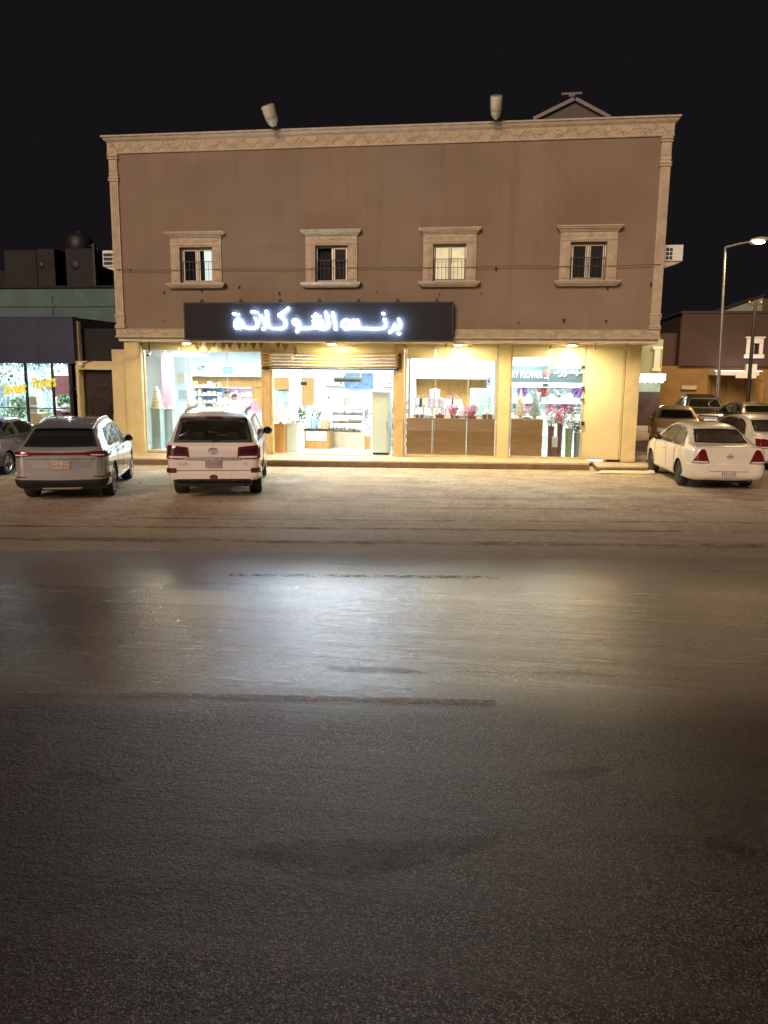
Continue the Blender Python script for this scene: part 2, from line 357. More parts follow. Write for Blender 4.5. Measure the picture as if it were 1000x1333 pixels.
def apron_material(name, c1, c2):
    m, nt, b = nodes(name); L = nt.links
    g = N(nt, 'ShaderNodeNewGeometry')
    mp = N(nt, 'ShaderNodeMapping'); mp.inputs['Rotation'].default_value = (0, 0, -.10); mp.inputs['Scale'].default_value = (.3, 1.5, 1); L.new(g.outputs['Position'], mp.inputs[0])
    st = N(nt, 'ShaderNodeTexNoise', Scale=1.0, Detail=8.0, Roughness=.65); st.inputs['Distortion'].default_value = .5; L.new(mp.outputs[0], st.inputs['Vector'])
    n = N(nt, 'ShaderNodeTexNoise', Scale=1.1, Detail=7.0, Roughness=.65); L.new(g.outputs['Position'], n.inputs['Vector'])
    f = N(nt, 'ShaderNodeTexNoise', Scale=40.0, Detail=3.0); L.new(g.outputs['Position'], f.inputs['Vector'])
    c = mixc(nt, ramp(nt, st.outputs[0], .36, .64), c1, c2)
    c = mixc(nt, ramp(nt, n.outputs[0], .42, .75), c, tuple(x*.62 for x in c1))
    fs = N(nt, 'ShaderNodeTexNoise', Scale=1.0, Detail=5.0, Roughness=.7); mq = N(nt, 'ShaderNodeMapping'); mq.inputs['Rotation'].default_value = (0, 0, -.14); mq.inputs['Scale'].default_value = (.7, 5, 1); L.new(g.outputs['Position'], mq.inputs[0]); L.new(mq.outputs[0], fs.inputs['Vector'])
    c = mixc(nt, ramp(nt, fs.outputs[0], .60, .85), c, tuple(x*.6 for x in c1))
    gr = N(nt, 'ShaderNodeTexNoise', Scale=11.0, Detail=6.0, Roughness=.8); L.new(g.outputs['Position'], gr.inputs['Vector']); c = mixc(nt, ramp(nt, gr.outputs[0], .54, .66), c, tuple(x*.65 for x in c1)); c = mixc(nt, ramp(nt, gr.outputs[0], .44, .36), c, tuple(min(.85, x*1.3) for x in c2))
    vv = N(nt, 'ShaderNodeMath', operation='MULTIPLY'); L.new(ramp(nt, f.outputs[0], .35, .8), vv.inputs[0]); vv.inputs[1].default_value = .3
    c = mixc(nt, vv.outputs[0], c, tuple(x*.45 for x in c1))
    # hairline cracks
    cr = N(nt, 'ShaderNodeTexVoronoi', Scale=.21, feature='DISTANCE_TO_EDGE'); 
    ad = N(nt, 'ShaderNodeVectorMath', operation='ADD'); L.new(g.outputs['Position'], ad.inputs[0]); L.new(n.outputs[1], ad.inputs[1]); L.new(ad.outputs[0], cr.inputs['Vector'])
    c = mixc(nt, ramp(nt, cr.outputs[0], .0022, .0008), c, tuple(x*.45 for x in c1))
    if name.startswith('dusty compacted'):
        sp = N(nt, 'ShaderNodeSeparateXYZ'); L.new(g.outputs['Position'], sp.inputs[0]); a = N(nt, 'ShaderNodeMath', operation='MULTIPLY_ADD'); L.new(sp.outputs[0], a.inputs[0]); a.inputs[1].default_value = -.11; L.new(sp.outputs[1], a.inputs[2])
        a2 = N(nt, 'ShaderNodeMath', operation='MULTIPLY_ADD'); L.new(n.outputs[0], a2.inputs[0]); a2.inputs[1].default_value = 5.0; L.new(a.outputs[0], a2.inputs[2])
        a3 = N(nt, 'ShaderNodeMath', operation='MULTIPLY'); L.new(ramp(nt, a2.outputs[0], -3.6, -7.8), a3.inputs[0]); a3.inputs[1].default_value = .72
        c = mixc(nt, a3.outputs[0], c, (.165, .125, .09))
    L.new(c, b.inputs['Base Color']); b.inputs['Roughness'].default_value = .78
    bp = N(nt, 'ShaderNodeBump', Strength=.35, Distance=.03); L.new(f.outputs[0], bp.inputs['Height'])
    b2 = N(nt, 'ShaderNodeBump', Strength=.3, Distance=.08); L.new(st.outputs[0], b2.inputs['Height']); L.new(bp.outputs[0], b2.inputs['Normal']); L.new(b2.outputs[0], b.inputs['Normal'])
    return m
M['road'] = road_material()
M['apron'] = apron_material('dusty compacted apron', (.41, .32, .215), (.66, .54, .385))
M['earth'] = apron_material('dusty ground', (.16, .12, .085), (.22, .17, .12))
M['gutter'] = None
def worn(name, col, rough, keep, sc=6, amax=1.0, w=.10):
    m = mat(name, col, rough, var=.35, vs=14, bump=.4, bs=50); nt = m.node_tree; L = nt.links; b = nt.nodes['Principled BSDF']
    g = N(nt, 'ShaderNodeNewGeometry'); n = N(nt, 'ShaderNodeTexNoise', Scale=float(sc), Detail=6.0, Roughness=.75); L.new(g.outputs['Position'], n.inputs['Vector']); al = N(nt, 'ShaderNodeMath', operation='MULTIPLY'); L.new(ramp(nt, n.outputs[0], keep-w, keep+w), al.inputs[0]); al.inputs[1].default_value = amax; L.new(al.outputs[0], b.inputs['Alpha']); return m
M['marking'] = worn('worn dusty road paint', (.27, .215, .165), .85, .49, 16, .8, .14); M['marking_grey'] = worn('worn grey road paint', (.06, .053, .048), .7, .56, 9)
M['gutter'] = worn('dark gutter dust', (.10, .078, .058), .8, .54, 1.6, .7, .16)
M['step_stone'] = mat('cream paving stone', (.52, .42, .28), .55, var=.16, vs=3, bump=.15)
M['riser'] = mat('brown stone riser', (.20, .13, .07), .6, var=.25, vs=4, bump=.2)
def sheet(name, pts, dz, m, n=1):
    b = MB(); b.add([(x, y, gz(x)+dz) for x, y in pts], [tuple(range(len(pts)))])
    o = b.build(name, m, fix=False); tag(o, None, None, kind='structure'); return o
rl = lambda x, s: (x, .11*x+s)
sheet('ground', [(-400, -120), (400, -120), (400, 500), (-400, 500)], -.012, 'earth')
sheet('parking_apron', [rl(-60, -11.2), rl(16, -11.2), rl(16, 9.4), (16, 1.5), (-60, 2.0)][:3]+[(16, 60), (-60, 60)], -.008, 'apron')
def strip(name, x0, x1, s0, s1, dz, m, amp, step=.35, seed=1):       # long strip with ragged edges
    rnd = random.Random(seed); b = MB(); n = int((x1-x0)/step); a = []; c = []
    w0 = w1 = 0
    for i in range(n+1):
        x = x0+(x1-x0)*i/n; w0 = w0*.8+rnd.uniform(-amp, amp)*.5; w1 = w1*.8+rnd.uniform(-amp, amp)*.5
        a.append((x, .11*x+s0+w0, gz(x)+dz)); c.append((x, .11*x+s1+w1, gz(x)+dz))
    b.add(a+c, [(i, i+1, i+n+2, i+n+1) for i in range(n)])
    o = b.build(name, m, fix=False); tag(o, None, None, kind='structure'); return o
strip('road', -90, 90, -60, -10.62, -.004, 'road', .10)
strip('gutter', -60, 40, -9.93, -9.72, 0.0, 'gutter', .10, seed=4)
def mark(name, P, dz, m, seed):
    rnd = random.Random(seed); b = MB(); n = 60; A, B, C_, D = P; a = []; c = []
    for i in range(n+1):
        t = i/n; p = A.lerp(B, t); q = D.lerp(C_, t); j = .008
        a.append((p.x, p.y+rnd.uniform(-j, j), gz(p.x)+dz)); c.append((q.x, q.y+rnd.uniform(-j, j), gz(q.x)+dz))
    b.add(a+c, [(i, i+1, i+n+2, i+n+1) for i in range(n)])
    return tag(b.build(name, m, fix=False), None, None, kind='structure')
mark('lane_marking', [G(20, 903), G(645, 919), G(645, 911), G(20, 898)], .002, 'marking', 2)
mark('lane_marking', [G(298, 750), G(650, 753.5), G(650, 750), G(298, 747)], .002, 'marking_grey', 3)
M['stain'] = worn('dark road stain', (.022, .019, .018), .55, .54, 5, .38, .22)
def blot(px0, py0, px1, py1, w, seed):           # soft dark smear soaked into the asphalt
    rnd = random.Random(seed); A, B = G(px0, py0), G(px1, py1); b = MB(); n = 40; a = []; c = []; d = (B-A); nn = Vector((-d.y, d.x, 0)).normalized()
    for i in range(n+1):
        t = i/n; p = A.lerp(B, t)+nn*(.25*w*math.sin(t*7+seed)); h = w*math.sin(math.pi*t)**.6*rnd.uniform(.75, 1.1)
        for l, q in ((a, p-nn*h), (c, p+nn*h)): l.append((q.x, q.y, gz(q.x)+.001))
    b.add(a+c, [(i, i+1, i+n+2, i+n+1) for i in range(n)]); return tag(b.build('road_stain', 'stain', fix=False), None, None, kind='structure')
blot(300, 1118, 660, 1100, .16, 1); blot(400, 1142, 560, 1120, .07, 2); blot(420, 868, 560, 876, .09, 3); blot(680, 874, 810, 879, .07, 4); blot(915, 1095, 985, 1108, .10, 5); blot(60, 1010, 160, 1018, .09, 6); blot(700, 1010, 800, 1003, .09, 8)
for s0, s1, x0, x1, sd in ((-7.9, -7.78, -7, 5, 11), (-6.5, -6.42, -2, 7, 12), (-8.75, -8.6, -9, 3, 13), (-5.2, -5.13, -4, 3, 14)): strip('tyre_mark', x0, x1, s0, s1, .001, 'gutter', .03, seed=sd)
# raised walkway in front of the shops (two slabs with a kerb)
def slab(name, x0, x1, y0, y1, hgt, yb=1.5):
    b = MB()
    n = 12
    for i in range(n):
        a, c = x0+(x1-x0)*i/n, x0+(x1-x0)*(i+1)/n; ya, yc = y0+(y1-y0)*i/n, y0+(y1-y0)*(i+1)/n
        za, zc = gz(a)+hgt, gz(c)+hgt
        b.add([(a, ya-.03, za), (c, yc-.03, zc), (c, yb, zc), (a, yb, za)], [(0, 1, 2, 3)], 0)
        b.add([(a, ya-.03, za-.045), (c, yc-.03, zc-.045), (c, yc-.03, zc), (a, ya-.03, za)], [(0, 1, 2, 3)], 0)
        b.add([(a, ya, za-.045), (c, yc, zc-.045), (c, yc-.03, zc-.045), (a, ya-.03, za-.045)], [(0, 1, 2, 3)], 0)
        b.add([(a, ya, gz(a)-.05), (c, yc, gz(c)-.05), (c, yc, zc-.045), (a, ya, za-.045)], [(0, 1, 2, 3)], 1)
        b.add([(c-.004, yc-.031, zc-.046), (c+.004, yc-.031, zc-.046), (c+.004, yc-.031, zc), (c-.004, yc-.031, zc)], [(0, 1, 2, 3)], 1)
    for X, Yk in ((x0, y0), (x1, y1)):
        b.add([(X, Yk, gz(X)-.05), (X, yb, gz(X)-.05), (X, yb, gz(X)+hgt), (X, Yk, gz(X)+hgt)], [(0, 1, 2, 3)], 1)
    return tag(b.build(name, ['step_stone', 'riser'], fix=False), None, None, kind='structure')
slab('pavement', -13.5, 2.25, -.42, .28, .185)
slab('pavement', 2.42, 3.95, .10, .30, .12)
# ================================================================== THE COMMERCIAL BUILDING
XL, XR = -11.36, 3.83           # outer faces of the upper storey
ZS, ZT = 3.60, 9.02             # soffit and parapet top
YS = 1.30                       # plane of the shop fronts
def facade_material():
    m, nt, b = nodes('weathered rose beige render'); L = nt.links
    g = N(nt, 'ShaderNodeTexCoord'); 
    n = N(nt, 'ShaderNodeTexNoise', Scale=.55, Detail=7.0, Roughness=.6); L.new(g.outputs['Object'], n.inputs['Vector'])
    mp = N(nt, 'ShaderNodeMapping'); mp.inputs['Scale'].default_value = (2.2, 2, .16); L.new(g.outputs['Object'], mp.inputs[0])
    s = N(nt, 'ShaderNodeTexNoise', Scale=1.2, Detail=6.0, Roughness=.7); L.new(mp.outputs[0], s.inputs['Vector'])
    f = N(nt, 'ShaderNodeTexNoise', Scale=70.0, Detail=3.0); L.new(g.outputs['Object'], f.inputs['Vector'])
    c = mixc(nt, ramp(nt, n.outputs[0], .34, .68), (.225, .163, .112), (.275, .21, .153))
    k = N(nt, 'ShaderNodeMath', operation='MULTIPLY'); L.new(ramp(nt, s.outputs[0], .52, .78), k.inputs[0]); k.inputs[1].default_value = .5
    c = mixc(nt, k.outputs[0], c, (.17, .11, .072))
    L.new(c, b.inputs['Base Color']); b.inputs['Roughness'].default_value = .85
    bp = N(nt, 'ShaderNodeBump', Strength=.25, Distance=.01); L.new(f.outputs[0], bp.inputs['Height']); L.new(bp.outputs[0], b.inputs['Normal'])
    return m
M['facade'] = facade_material()
bld = thing('commercial_building', 'two-storey beige commercial building with four small upper windows above brightly lit shop fronts', 'building', (-3.75, 5, .1))
def holes_wall(b, x0, x1, z0, z1, holes, yf, yb, m=0):
    xs = sorted({x0, x1}|{h[0] for h in holes}|{h[1] for h in holes}); zs = sorted({z0, z1}|{h[2] for h in holes}|{h[3] for h in holes})
    for a, c in zip(xs, xs[1:]):
        for d, e in zip(zs, zs[1:]):
            if any(h[0] <= a and c <= h[1] and h[2] <= d and e <= h[3] for h in holes): continue
            b.add([(a, yf, d), (c, yf, d), (c, yf, e), (a, yf, e)], [(0, 1, 2, 3)], m)
    for h in holes:
        a, c, d, e = h
        b.add([(a, yf, d), (a, yb, d), (a, yb, e), (a, yf, e)], [(3, 2, 1, 0)], m); b.add([(c, yf, d), (c, yb, d), (c, yb, e), (c, yf, e)], [(0, 1, 2, 3)], m)
        b.add([(a, yf, d), (c, yf, d), (c, yb, d), (a, yb, d)], [(3, 2, 1, 0)], m); b.add([(a, yf, e), (c, yf, e), (c, yb, e), (a, yb, e)], [(0, 1, 2, 3)], m)
WZ0, WZ1 = AZ(432, 366.5, 0), AZ(432, 320.5, 0)
wins = []
for p0, p1 in ((235, 277), (411, 453), (564, 607), (742, 789)):
    wins.append((AX(p0, 343, 0), AX(p1, 341, 0), WZ0, WZ1))
b = MB(); holes_wall(b, XL, XR, ZS, ZT-.06, wins, 0, .28)
b.build('wall', 'facade', bld, fix=False)
b = MB()
b.box(XL, XL+.25, .29, 13, ZS, ZT-.06); b.box(XR-.25, XR, .29, 13, ZS, ZT-.06); b.box(XL+.25, XR-.25, 12.75, 13, .1, ZT-.06)
b.box(XL-.30, XL-.05, 8, 12.74, .1, ZS-.12); b.box(XR-.45, XR-.2, 1.5, 12.74, .1, ZS-.12)
b.build('side_wall', 'facade', bld)
MB().box(XL+.26, XR-.26, .3, 12.7, 8.3, 8.5).build('roof', 'stone_trim', bld)
b = MB(); b.box(XL+.02, XR-.02, .03, 13, ZS-.10, ZS-.005); b.build('soffit', mat('cream soffit paint', (.62, .55, .40), .6), bld)
# cornice and lower frieze: mouldings as profiles, relief as real scrolls
def scrolls(b, x0, x1, zc, hgt, y, m=0):
    n = int((x1-x0)/.27); 
    for i in range(n):
        c = x0+(x1-x0)*(i+.5)/n; sgn = 1 if i % 2 else -1; pts = []; am = random.uniform(.10, .26)
        for _ in range(3):
            lx, lz = c+random.uniform(-.13, .13), zc+random.uniform(-.4, .4)*hgt; lr = random.uniform(.02, .04); b.ball((lx, y, lz), lr, .016, lr*random.uniform(.4, .8), 6, m)
        for k in range(15):
            t = -1+2*k/14; pts.append((c+t*.15, y, zc+sgn*math.sin(t*2.9)*hgt*am))
        b.tube(pts, [.008+.012*(1-abs(-1+2*k/14)) for k in range(15)], 5, m)
        for t, q in ((-.07, -1), (.07, 1)):
            pts = [(c+t+math.cos(a*.9)*(.05-.005*a)*q, y, zc+q*sgn*.02+sgn*.3*hgt*q+sgn*math.sin(a*.9)*(.05-.005*a)*hgt*3.2) for a in range(8)]
            b.tube(pts, .011, 5, m)
        b.ball((c, y, zc), .03, .018, .03, 6, m)
def moulding(b, x0, x1, prof, ret=1.0, m=0):    # profile (outward, z) swept along the front with mitred returns on both sides
    n = len(prof); vs = []
    for (x, sg, yy) in ((x0, -1, ret), (x0, -1, 0), (x1, 1, 0), (x1, 1, ret)):
        for o, z in prof: vs.append((x+sg*o, (-o if yy == 0 else yy), z))
    fs = []
    for k in range(3):
        for i in range(n-1): a = k*n+i; fs.append((a, a+n, a+n+1, a+1))
    fs += [tuple(range(n)), tuple(range(4*n-1, 3*n-1, -1))]
    b.add(vs, fs, m)
b = MB()
moulding(b, XL, XR, [(0, 8.62), (.04, 8.622), (.045, 8.645), (.03, 8.66), (.03, 8.925), (.045, 8.93), (.05, 8.945), (.07, 8.955), (.11, 9.0), (.12, 9.03), (.16, 9.045), (.16, 9.085), (0, 9.09)])
scrolls(b, XL+.06, XR-.06, 8.79, .21, -.034)
b.box(XL, XR, .002, .27, 8.98, 9.08)
b.build('cornice', 'stone_trim', bld, smooth=35)
b = MB()
moulding(b, XL+.02, XR-.02, [(0, 3.595), (.05, 3.595), (.065, 3.62), (.05, 3.65), (.03, 3.66), (.03, 3.825), (.045, 3.83), (.045, 3.845), (0, 3.85)])
scrolls(b, XL+.06, XR-.06, 3.742, .16, -.034)
b.build('frieze', 'stone_trim', bld, smooth=35)
for x0, x1 in ((XL-.02, XL+.29), (XR-.29, XR+.02)):       # corner pilasters
    b = MB(); xm = (x0+x1)/2
    b.box(x0+.03, x1-.03, -.055, .3, 3.851, 8.619)
    for k in (-.055, 0, .055): b.box(xm+k-.012, xm+k+.012, -.066, -.05, 4.34, 7.80)
    p = b.build('pilaster', 'stone_trim', bld, bevel=.006)
    for nm, zz in (('capital', (7.92, 7.99, 8.08, 8.50, 8.57)), ('pilaster_base', (4.23, 4.17, 4.11, 3.93, 3.88))):
        b = MB()
        for i, z in enumerate(zz): b.box(x0+(.0 if i != 2 else .012), x1-(.0 if i != 2 else .012), -.085+(.01*i if i < 3 else 0), .31, z-.022, z+.022)
        lo, hi = min(zz[2], zz[3])+.03, max(zz[2], zz[3])-.03
        b.box(x0+.055, x1-.055, -.072, -.05, lo+.05, hi-.03)
        b.build(nm, 'stone_trim', p, bevel=.008)
# four upper windows
def window(i, h):
    x0, x1, z0, z1 = h; w = .27
    b = MB()
    for a, c in ((x0-w, x0-.004), (x1+.004, x1+w)):
        b.box(a, c, -.05, .06, z0-.02, z1+.02); b.box(a+.05, c-.05, -.068, -.049, z0+.04, z1-.02)
        b.box(a+.10, c-.10, -.078, -.067, z0+.06, z1-.04)
    b.box(x0-w, x1+w, -.055, .06, z1+.021, z1+.36)
    for k in range(5):
        c = x0-w+(x1-x0+2*w)*(k+.5)/5; b.ball((c, -.056, z1+.20), .075, .022, .05, 8); b.ball((c+.1, -.056, z1+.19), .03, .018, .03, 6)
    b.box(x0-w+.02, x1+w-.02, -.075, -.054, z1+.06, z1+.10)
    for k, (e, q) in enumerate(((.02, .275), (.05, .31), (.09, .345), (.12, .385))):
        b.box(x0-w-e, x1+w+e, -.07-e, .05, z1+q, z1+q+.038)
    wd = b.build('window', 'stone_trim', bld, bevel=.006)
    b = MB()
    for k, (e, q) in enumerate(((.12, -.065), (.10, -.10), (.06, -.135), (.02, -.165))): b.box(x0-w-e, x1+w+e, -.10-e, .04, z0+q, z0+q+.036)
    b.build('sill', 'stone_trim', wd, bevel=.006)
    b = MB(); t = .035; xm = (x0+x1)/2
    for (a, c, d, e) in ((x0, x0+t, z0, z1), (x1-t, x1, z0, z1), (x0+t, x1-t, z0, z0+t), (x0+t, x1-t, z1-t, z1)): b.box(a+.002, c-.002, .10, .17, d+.002, e-.002)
    b.box(xm-.022, xm+.022, .105, .165, z0+t, z1-t)
    b.build('frame', 'alu', wd)
    spec = [('dark_glass', 'lit_blue'), ('void', 'grey_pane'), ('lit_warm', 'lit_warm'), ('grey_pane', 'grey_pane')][i]
    for k, (a, c) in enumerate(((x0+t, xm-.022), (xm+.022, x1-t))):
        if spec[k] == 'void': a2 = MB().box(a, c, .24, .26, z0+t, z1-t)
        elif i == 0 and k == 1: a2 = MB().box(a+.16, c, .13, .14, z0+t, z1-t)
        else: a2 = MB().box(a+.02, c-.02, .125, .135, z0+t+.02, z1-t-.02)
        a2.build('pane', spec[k], wd)
        if spec[k] in ('grey_pane', 'dark_glass') or (i == 0):
            s = MB()
            for q in range(2): s.box((a+.018 if q == 0 else c-.045), (a+.045 if q == 0 else c-.018), .112, .124, z0+t, z1-t)
            s.box(a+.045, c-.045, .112, .124, z0+t, z0+t+.03); s.box(a+.045, c-.045, .112, .124, z1-t-.03, z1-t); s.build('sash', 'alu', wd)
    b = MB(); zr = z0+.56
    b.box(x0+.004, x1-.004, .02, .035, zr, zr+.018)
    b.box(x0+.004, x1-.004, .02, .035, z0+.03, z0+.045)
    for k in range(9): q = x0+.02+(x1-x0-.04)*k/8; b.box(q-.005, q+.005, .022, .032, z0+.045, zr)
    b.build('railing', 'metal_dark', wd)
    MB().box(x0-.3, x1+.3, .30, .34, z0-.3, z1+.3).build('backing', 'black', wd)
M['lit_blue'] = mat('lit pale blue curtain', (.6, .75, .78), .6, var=.08, emit=.62, ecol=(.62, .80, .84))
M['lit_warm'] = mat('lit cream curtain', (.7, .65, .4), .6, var=.3, vs=5, emit=.42, ecol=(.80, .72, .45))
M['grey_pane'] = mat('grey glazed pane', (.035, .03, .032), .12, var=.2)
M['void'] = mat('dark open room', (.008, .008, .012), .9)
for i, h in enumerate(wins): window(i, h)
# drooping service cable, rusty fixings
pts = []; CZ = AZ(500, 348, 0)
for k in range(49):
    x = XL+.1+(XR-XL-.2)*k/48; pts.append((x, -.10, CZ-.035*math.sin(math.pi*((k % 12)/12))))
MB().tube(pts, .008, 5).build('service_cable', mat('faded cable sheath', (.07, .05, .04), .7), bld)
M['rust'] = mat('rusted iron', (.05, .025, .015), .8)
rnd = random.Random(3)
for px, py in ((170, 351), (214, 381), (263, 379), (312, 374), (364, 382), (490, 380), (214, 418), (646, 350), (627, 382), (675, 420), (734, 417), (791, 376), (848, 370), (853, 348), (789, 418), (572, 383)):
    p = at(px, py, 0); s = rnd.uniform(.4, .9)
    b = MB(); b.box(p.x-.04*s, p.x+.04*s, -.012, -.001, p.z-.05*s, p.z+.05*s); b.tube([(p.x, -.012, p.z), (p.x, -.07*s, p.z), (p.x+.01, -.08*s, p.z-.05*s)], .018*s, 6)
    b.build('wall_fixing', 'rust', bld)
# ------------------------------------------------------------------ ground floor: piers and shop fronts
def px_x(p, y=520): return AX(p, y, YS)
def pier(p0, p1, m, ztop=ZS-.101, y0=-.06, y1=.35, lip=False):
    x0, x1 = px_x(p0), px_x(p1); b = MB(); z0 = gz((x0+x1)/2)+.187
    b.box(x0, x1, YS+y0, YS+y1, z0-.05, ztop)
    b.box(x0-.012, x1+.012, YS+y0-.014, YS+y0-.001, z0, z0+.10)
    if m == 'pier_tan':
        for k in range(1, 9): b.box(x0+.002, x1-.002, YS+y0-.006, YS+y0-.001, z0+k*.36, z0+k*.36+.30)
    if m == 'yellow_wall' and not lip: b.box(x0-.01, x1+.01, YS+y0-.012, YS+y0-.001, ztop-.16, ztop)
    return b.build('pier', m, bld, bevel=.008)
pier(343.5, 352.5, 'pier_tan'); pier(515, 525.5, 'pier_tan'); pier(648.5, 663.5, 'yellow_wall'); pier(812, 830.5, 'yellow_wall', y0=-.10)
b = MB(); x0, x1 = px_x(167, 560), px_x(188, 560); b.box(x0, x1, YS-.03, YS+.3, .0, ZS-.101); b.build('pier', 'yellow_wall', bld, bevel=.008)
FRAME = mat('champagne window frame', (.60, .50, .28), .35, .4)
def shopfront(p0, p1, muls, zt, transoms=(), top=ZS-.101):
    x0, x1 = px_x(p0), px_x(p1); z0 = gz((x0+x1)/2)+.19; t = .05
    b = MB()
    b.box(x0, x1, YS-.03, YS+.03, z0, z0+.06); b.box(x0, x1, YS-.03, YS+.03, top-.05, top)
    for a in (x0, x1-t): b.box(a, a+t, YS-.03, YS+.03, z0+.061, top-.051)
    w = b.build('shop_window', FRAME, bld)
    gx = [x0+t]+[px_x(q) for q in muls]+[x1-t]
    b = MB()
    for q in gx[1:-1]: b.box(q-.005, q+.005, YS-.010, YS+.010, z0+.061, zt)
    if len(gx) > 2: b.build('mullion', 'grey_green', w)
    for a, c in zip(gx, gx[1:]): MB().box(a+.009, c-.009, YS-.005, YS+.005, z0+.061, zt-.005).build('pane', 'glass', w)
    for (a, c, q) in transoms: 
        b = MB(); b.box(px_x(a)+.012, px_x(c)-.012, YS-.028, YS+.02, q, top-.055); b.build('transom_panel', 'yellow_panel', w, bevel=.006)
    return w, z0
Zpx = lambda py, px: at(px, py, YS).z
shopfront(188.5, 343, (244, 297), Zpx(458, 260), ((190, 236, Zpx(456, 210)), (236, 289, Zpx(458, 262)), (289, 341, Zpx(458, 315))))
shopfront(527, 648, (566, 609), Zpx(468, 585), ((529, 566, Zpx(467, 547)), (566, 588, Zpx(467, 577)), (588, 609, Zpx(471, 600)), (609, 646, Zpx(470, 630))))
shopfront(663.5, 760, (713,), Zpx(466, 690), ((665, 713, Zpx(465, 690)), (714, 758, Zpx(479.5, 735))))
# blank yellow door-sized panel at the right with a narrow frame and a lock
x0, x1 = px_x(758.5), px_x(811.5); z0 = gz(x1)+.19
b = MB(); b.box(x0, x1, YS-.01, YS+.03, z0, ZS-.101); b.box(x0+.02, x1-.06, YS-.018, YS-.011, z0+.03, 3.38); pn = b.build('blank_panel', 'yellow_panel', bld, bevel=.005)
b = MB(); b.box(x0, x0+.02, YS-.05, YS-.019, z0, 3.45); b.box(x1-.05, x1-.005, YS-.05, YS-.011, z0, 3.45); b.box(x0, x1, YS-.05, YS-.02, z0-.001, z0+.03); b.build('panel_frame', FRAME, pn)
for py, s in ((476.5, .5), (478.5, .4), (504, .6), (507, .5), (520, .5), (551, 1.4)):
    p = at(758.6, py, YS); MB().box(p.x-.05, p.x+.05, YS-.09, YS-.051, p.z-.04*s, p.z+.04*s).build('hinge', 'metal_dark', pn, bevel=.008)
# roller shutter box above the entrance
x0, x1 = px_x(343.5), px_x(524); zb, zt_ = Zpx(479, 433), Zpx(458.5, 433)
b = MB(); ns = 5
for k in range(ns):
    a = zb+(zt_-zb)*k/ns; c = zb+(zt_-zb)*(k+1)/ns
    b.prismx([(YS-.02, a+.006), (YS-.12, a+.012), (YS-.15, (a+c)/2), (YS-.12, c-.012), (YS-.02, c-.006)], x0, x1-.12)
sh = b.build('roller_shutter', mat('gold painted shutter slats', (.58, .42, .18), .35, .3), bld)
b = MB(); b.box(x0, x1-.10, YS-.16, YS-.01, zb-.05, zb-.002); b.build('bottom_rail', 'metal_dark', sh, bevel=.01)
b = MB(); b.box(x1-.11, x1-.03, YS-.2, YS+.02, zb-.02, zt_-.02); b.tube([(x1-.07, YS-.22, zb), (x1-.07, YS-.22, zb+.3)], .03); b.build('shutter_motor', 'rust', sh)
b = MB(); b.box(x0+.02, x1-.12, YS-.018, YS+.02, zt_-.03, ZS-.102); tp = b.build('transom_panel', 'yellow_panel', bld, bevel=.006)
b = MB()
for q in (352.8, 512.2): a = px_x(q); b.box(a, a+.06, YS-.03, YS+.03, .32-.16, zb-.06)
b.box(px_x(352.8), px_x(513), YS-.03, YS+.03, gz(-5)+.188, gz(-5)+.215)
b.build('entrance_frame', FRAME, bld)
# ================================================================== SIGN, SOFFIT LIGHTS, BUNTING, ROOF THINGS
YG = -.24
sx0, sx1 = AX(240, 418, YG), AX(590.5, 418, YG); sz0, sz1 = AZ(415, 443.2, YG), AZ(415, 393.5, YG)
sign = thing('shop_sign', 'long dark aubergine signboard with glowing white Arabic lettering over the shop entrance', 'sign', ((sx0+sx1)/2, -.15, sz0))
MB().box(sx0, sx1, YG, -.10, sz0, sz1).build('panel', 'sign_dark', sign, bevel=.01)
b = MB(); t = .03
for (a, c, d, e) in ((sx0, sx1, sz1-t, sz1), (sx0, sx1, sz0, sz0+t), (sx0, sx0+t, sz0+t, sz1-t), (sx1-t, sx1, sz0+t, sz1-t)): b.box(a-.006, c+.006, YG-.012, YG-.001, d-.006 if d == sz0 else d, e+.006 if e == sz1 else e)
b.build('trim', 'black', sign)
for q in (263, 314, 365, 416, 467, 518, 569):
    a = AX(q, 391, -.15); b = MB(); b.prism([(a-.06, sz1+.007), (a+.06, sz1+.007), (a+.02, sz1+.09), (a-.01, sz1+.10)], -.2, -.112); b.build('hanger_bracket', 'black', sign)
A = lambda x, y: (290+x/7.692, 390+y/7.692)
B_ = lambda x, y: (410+x/7.692, 390+y/7.692)
W = .037
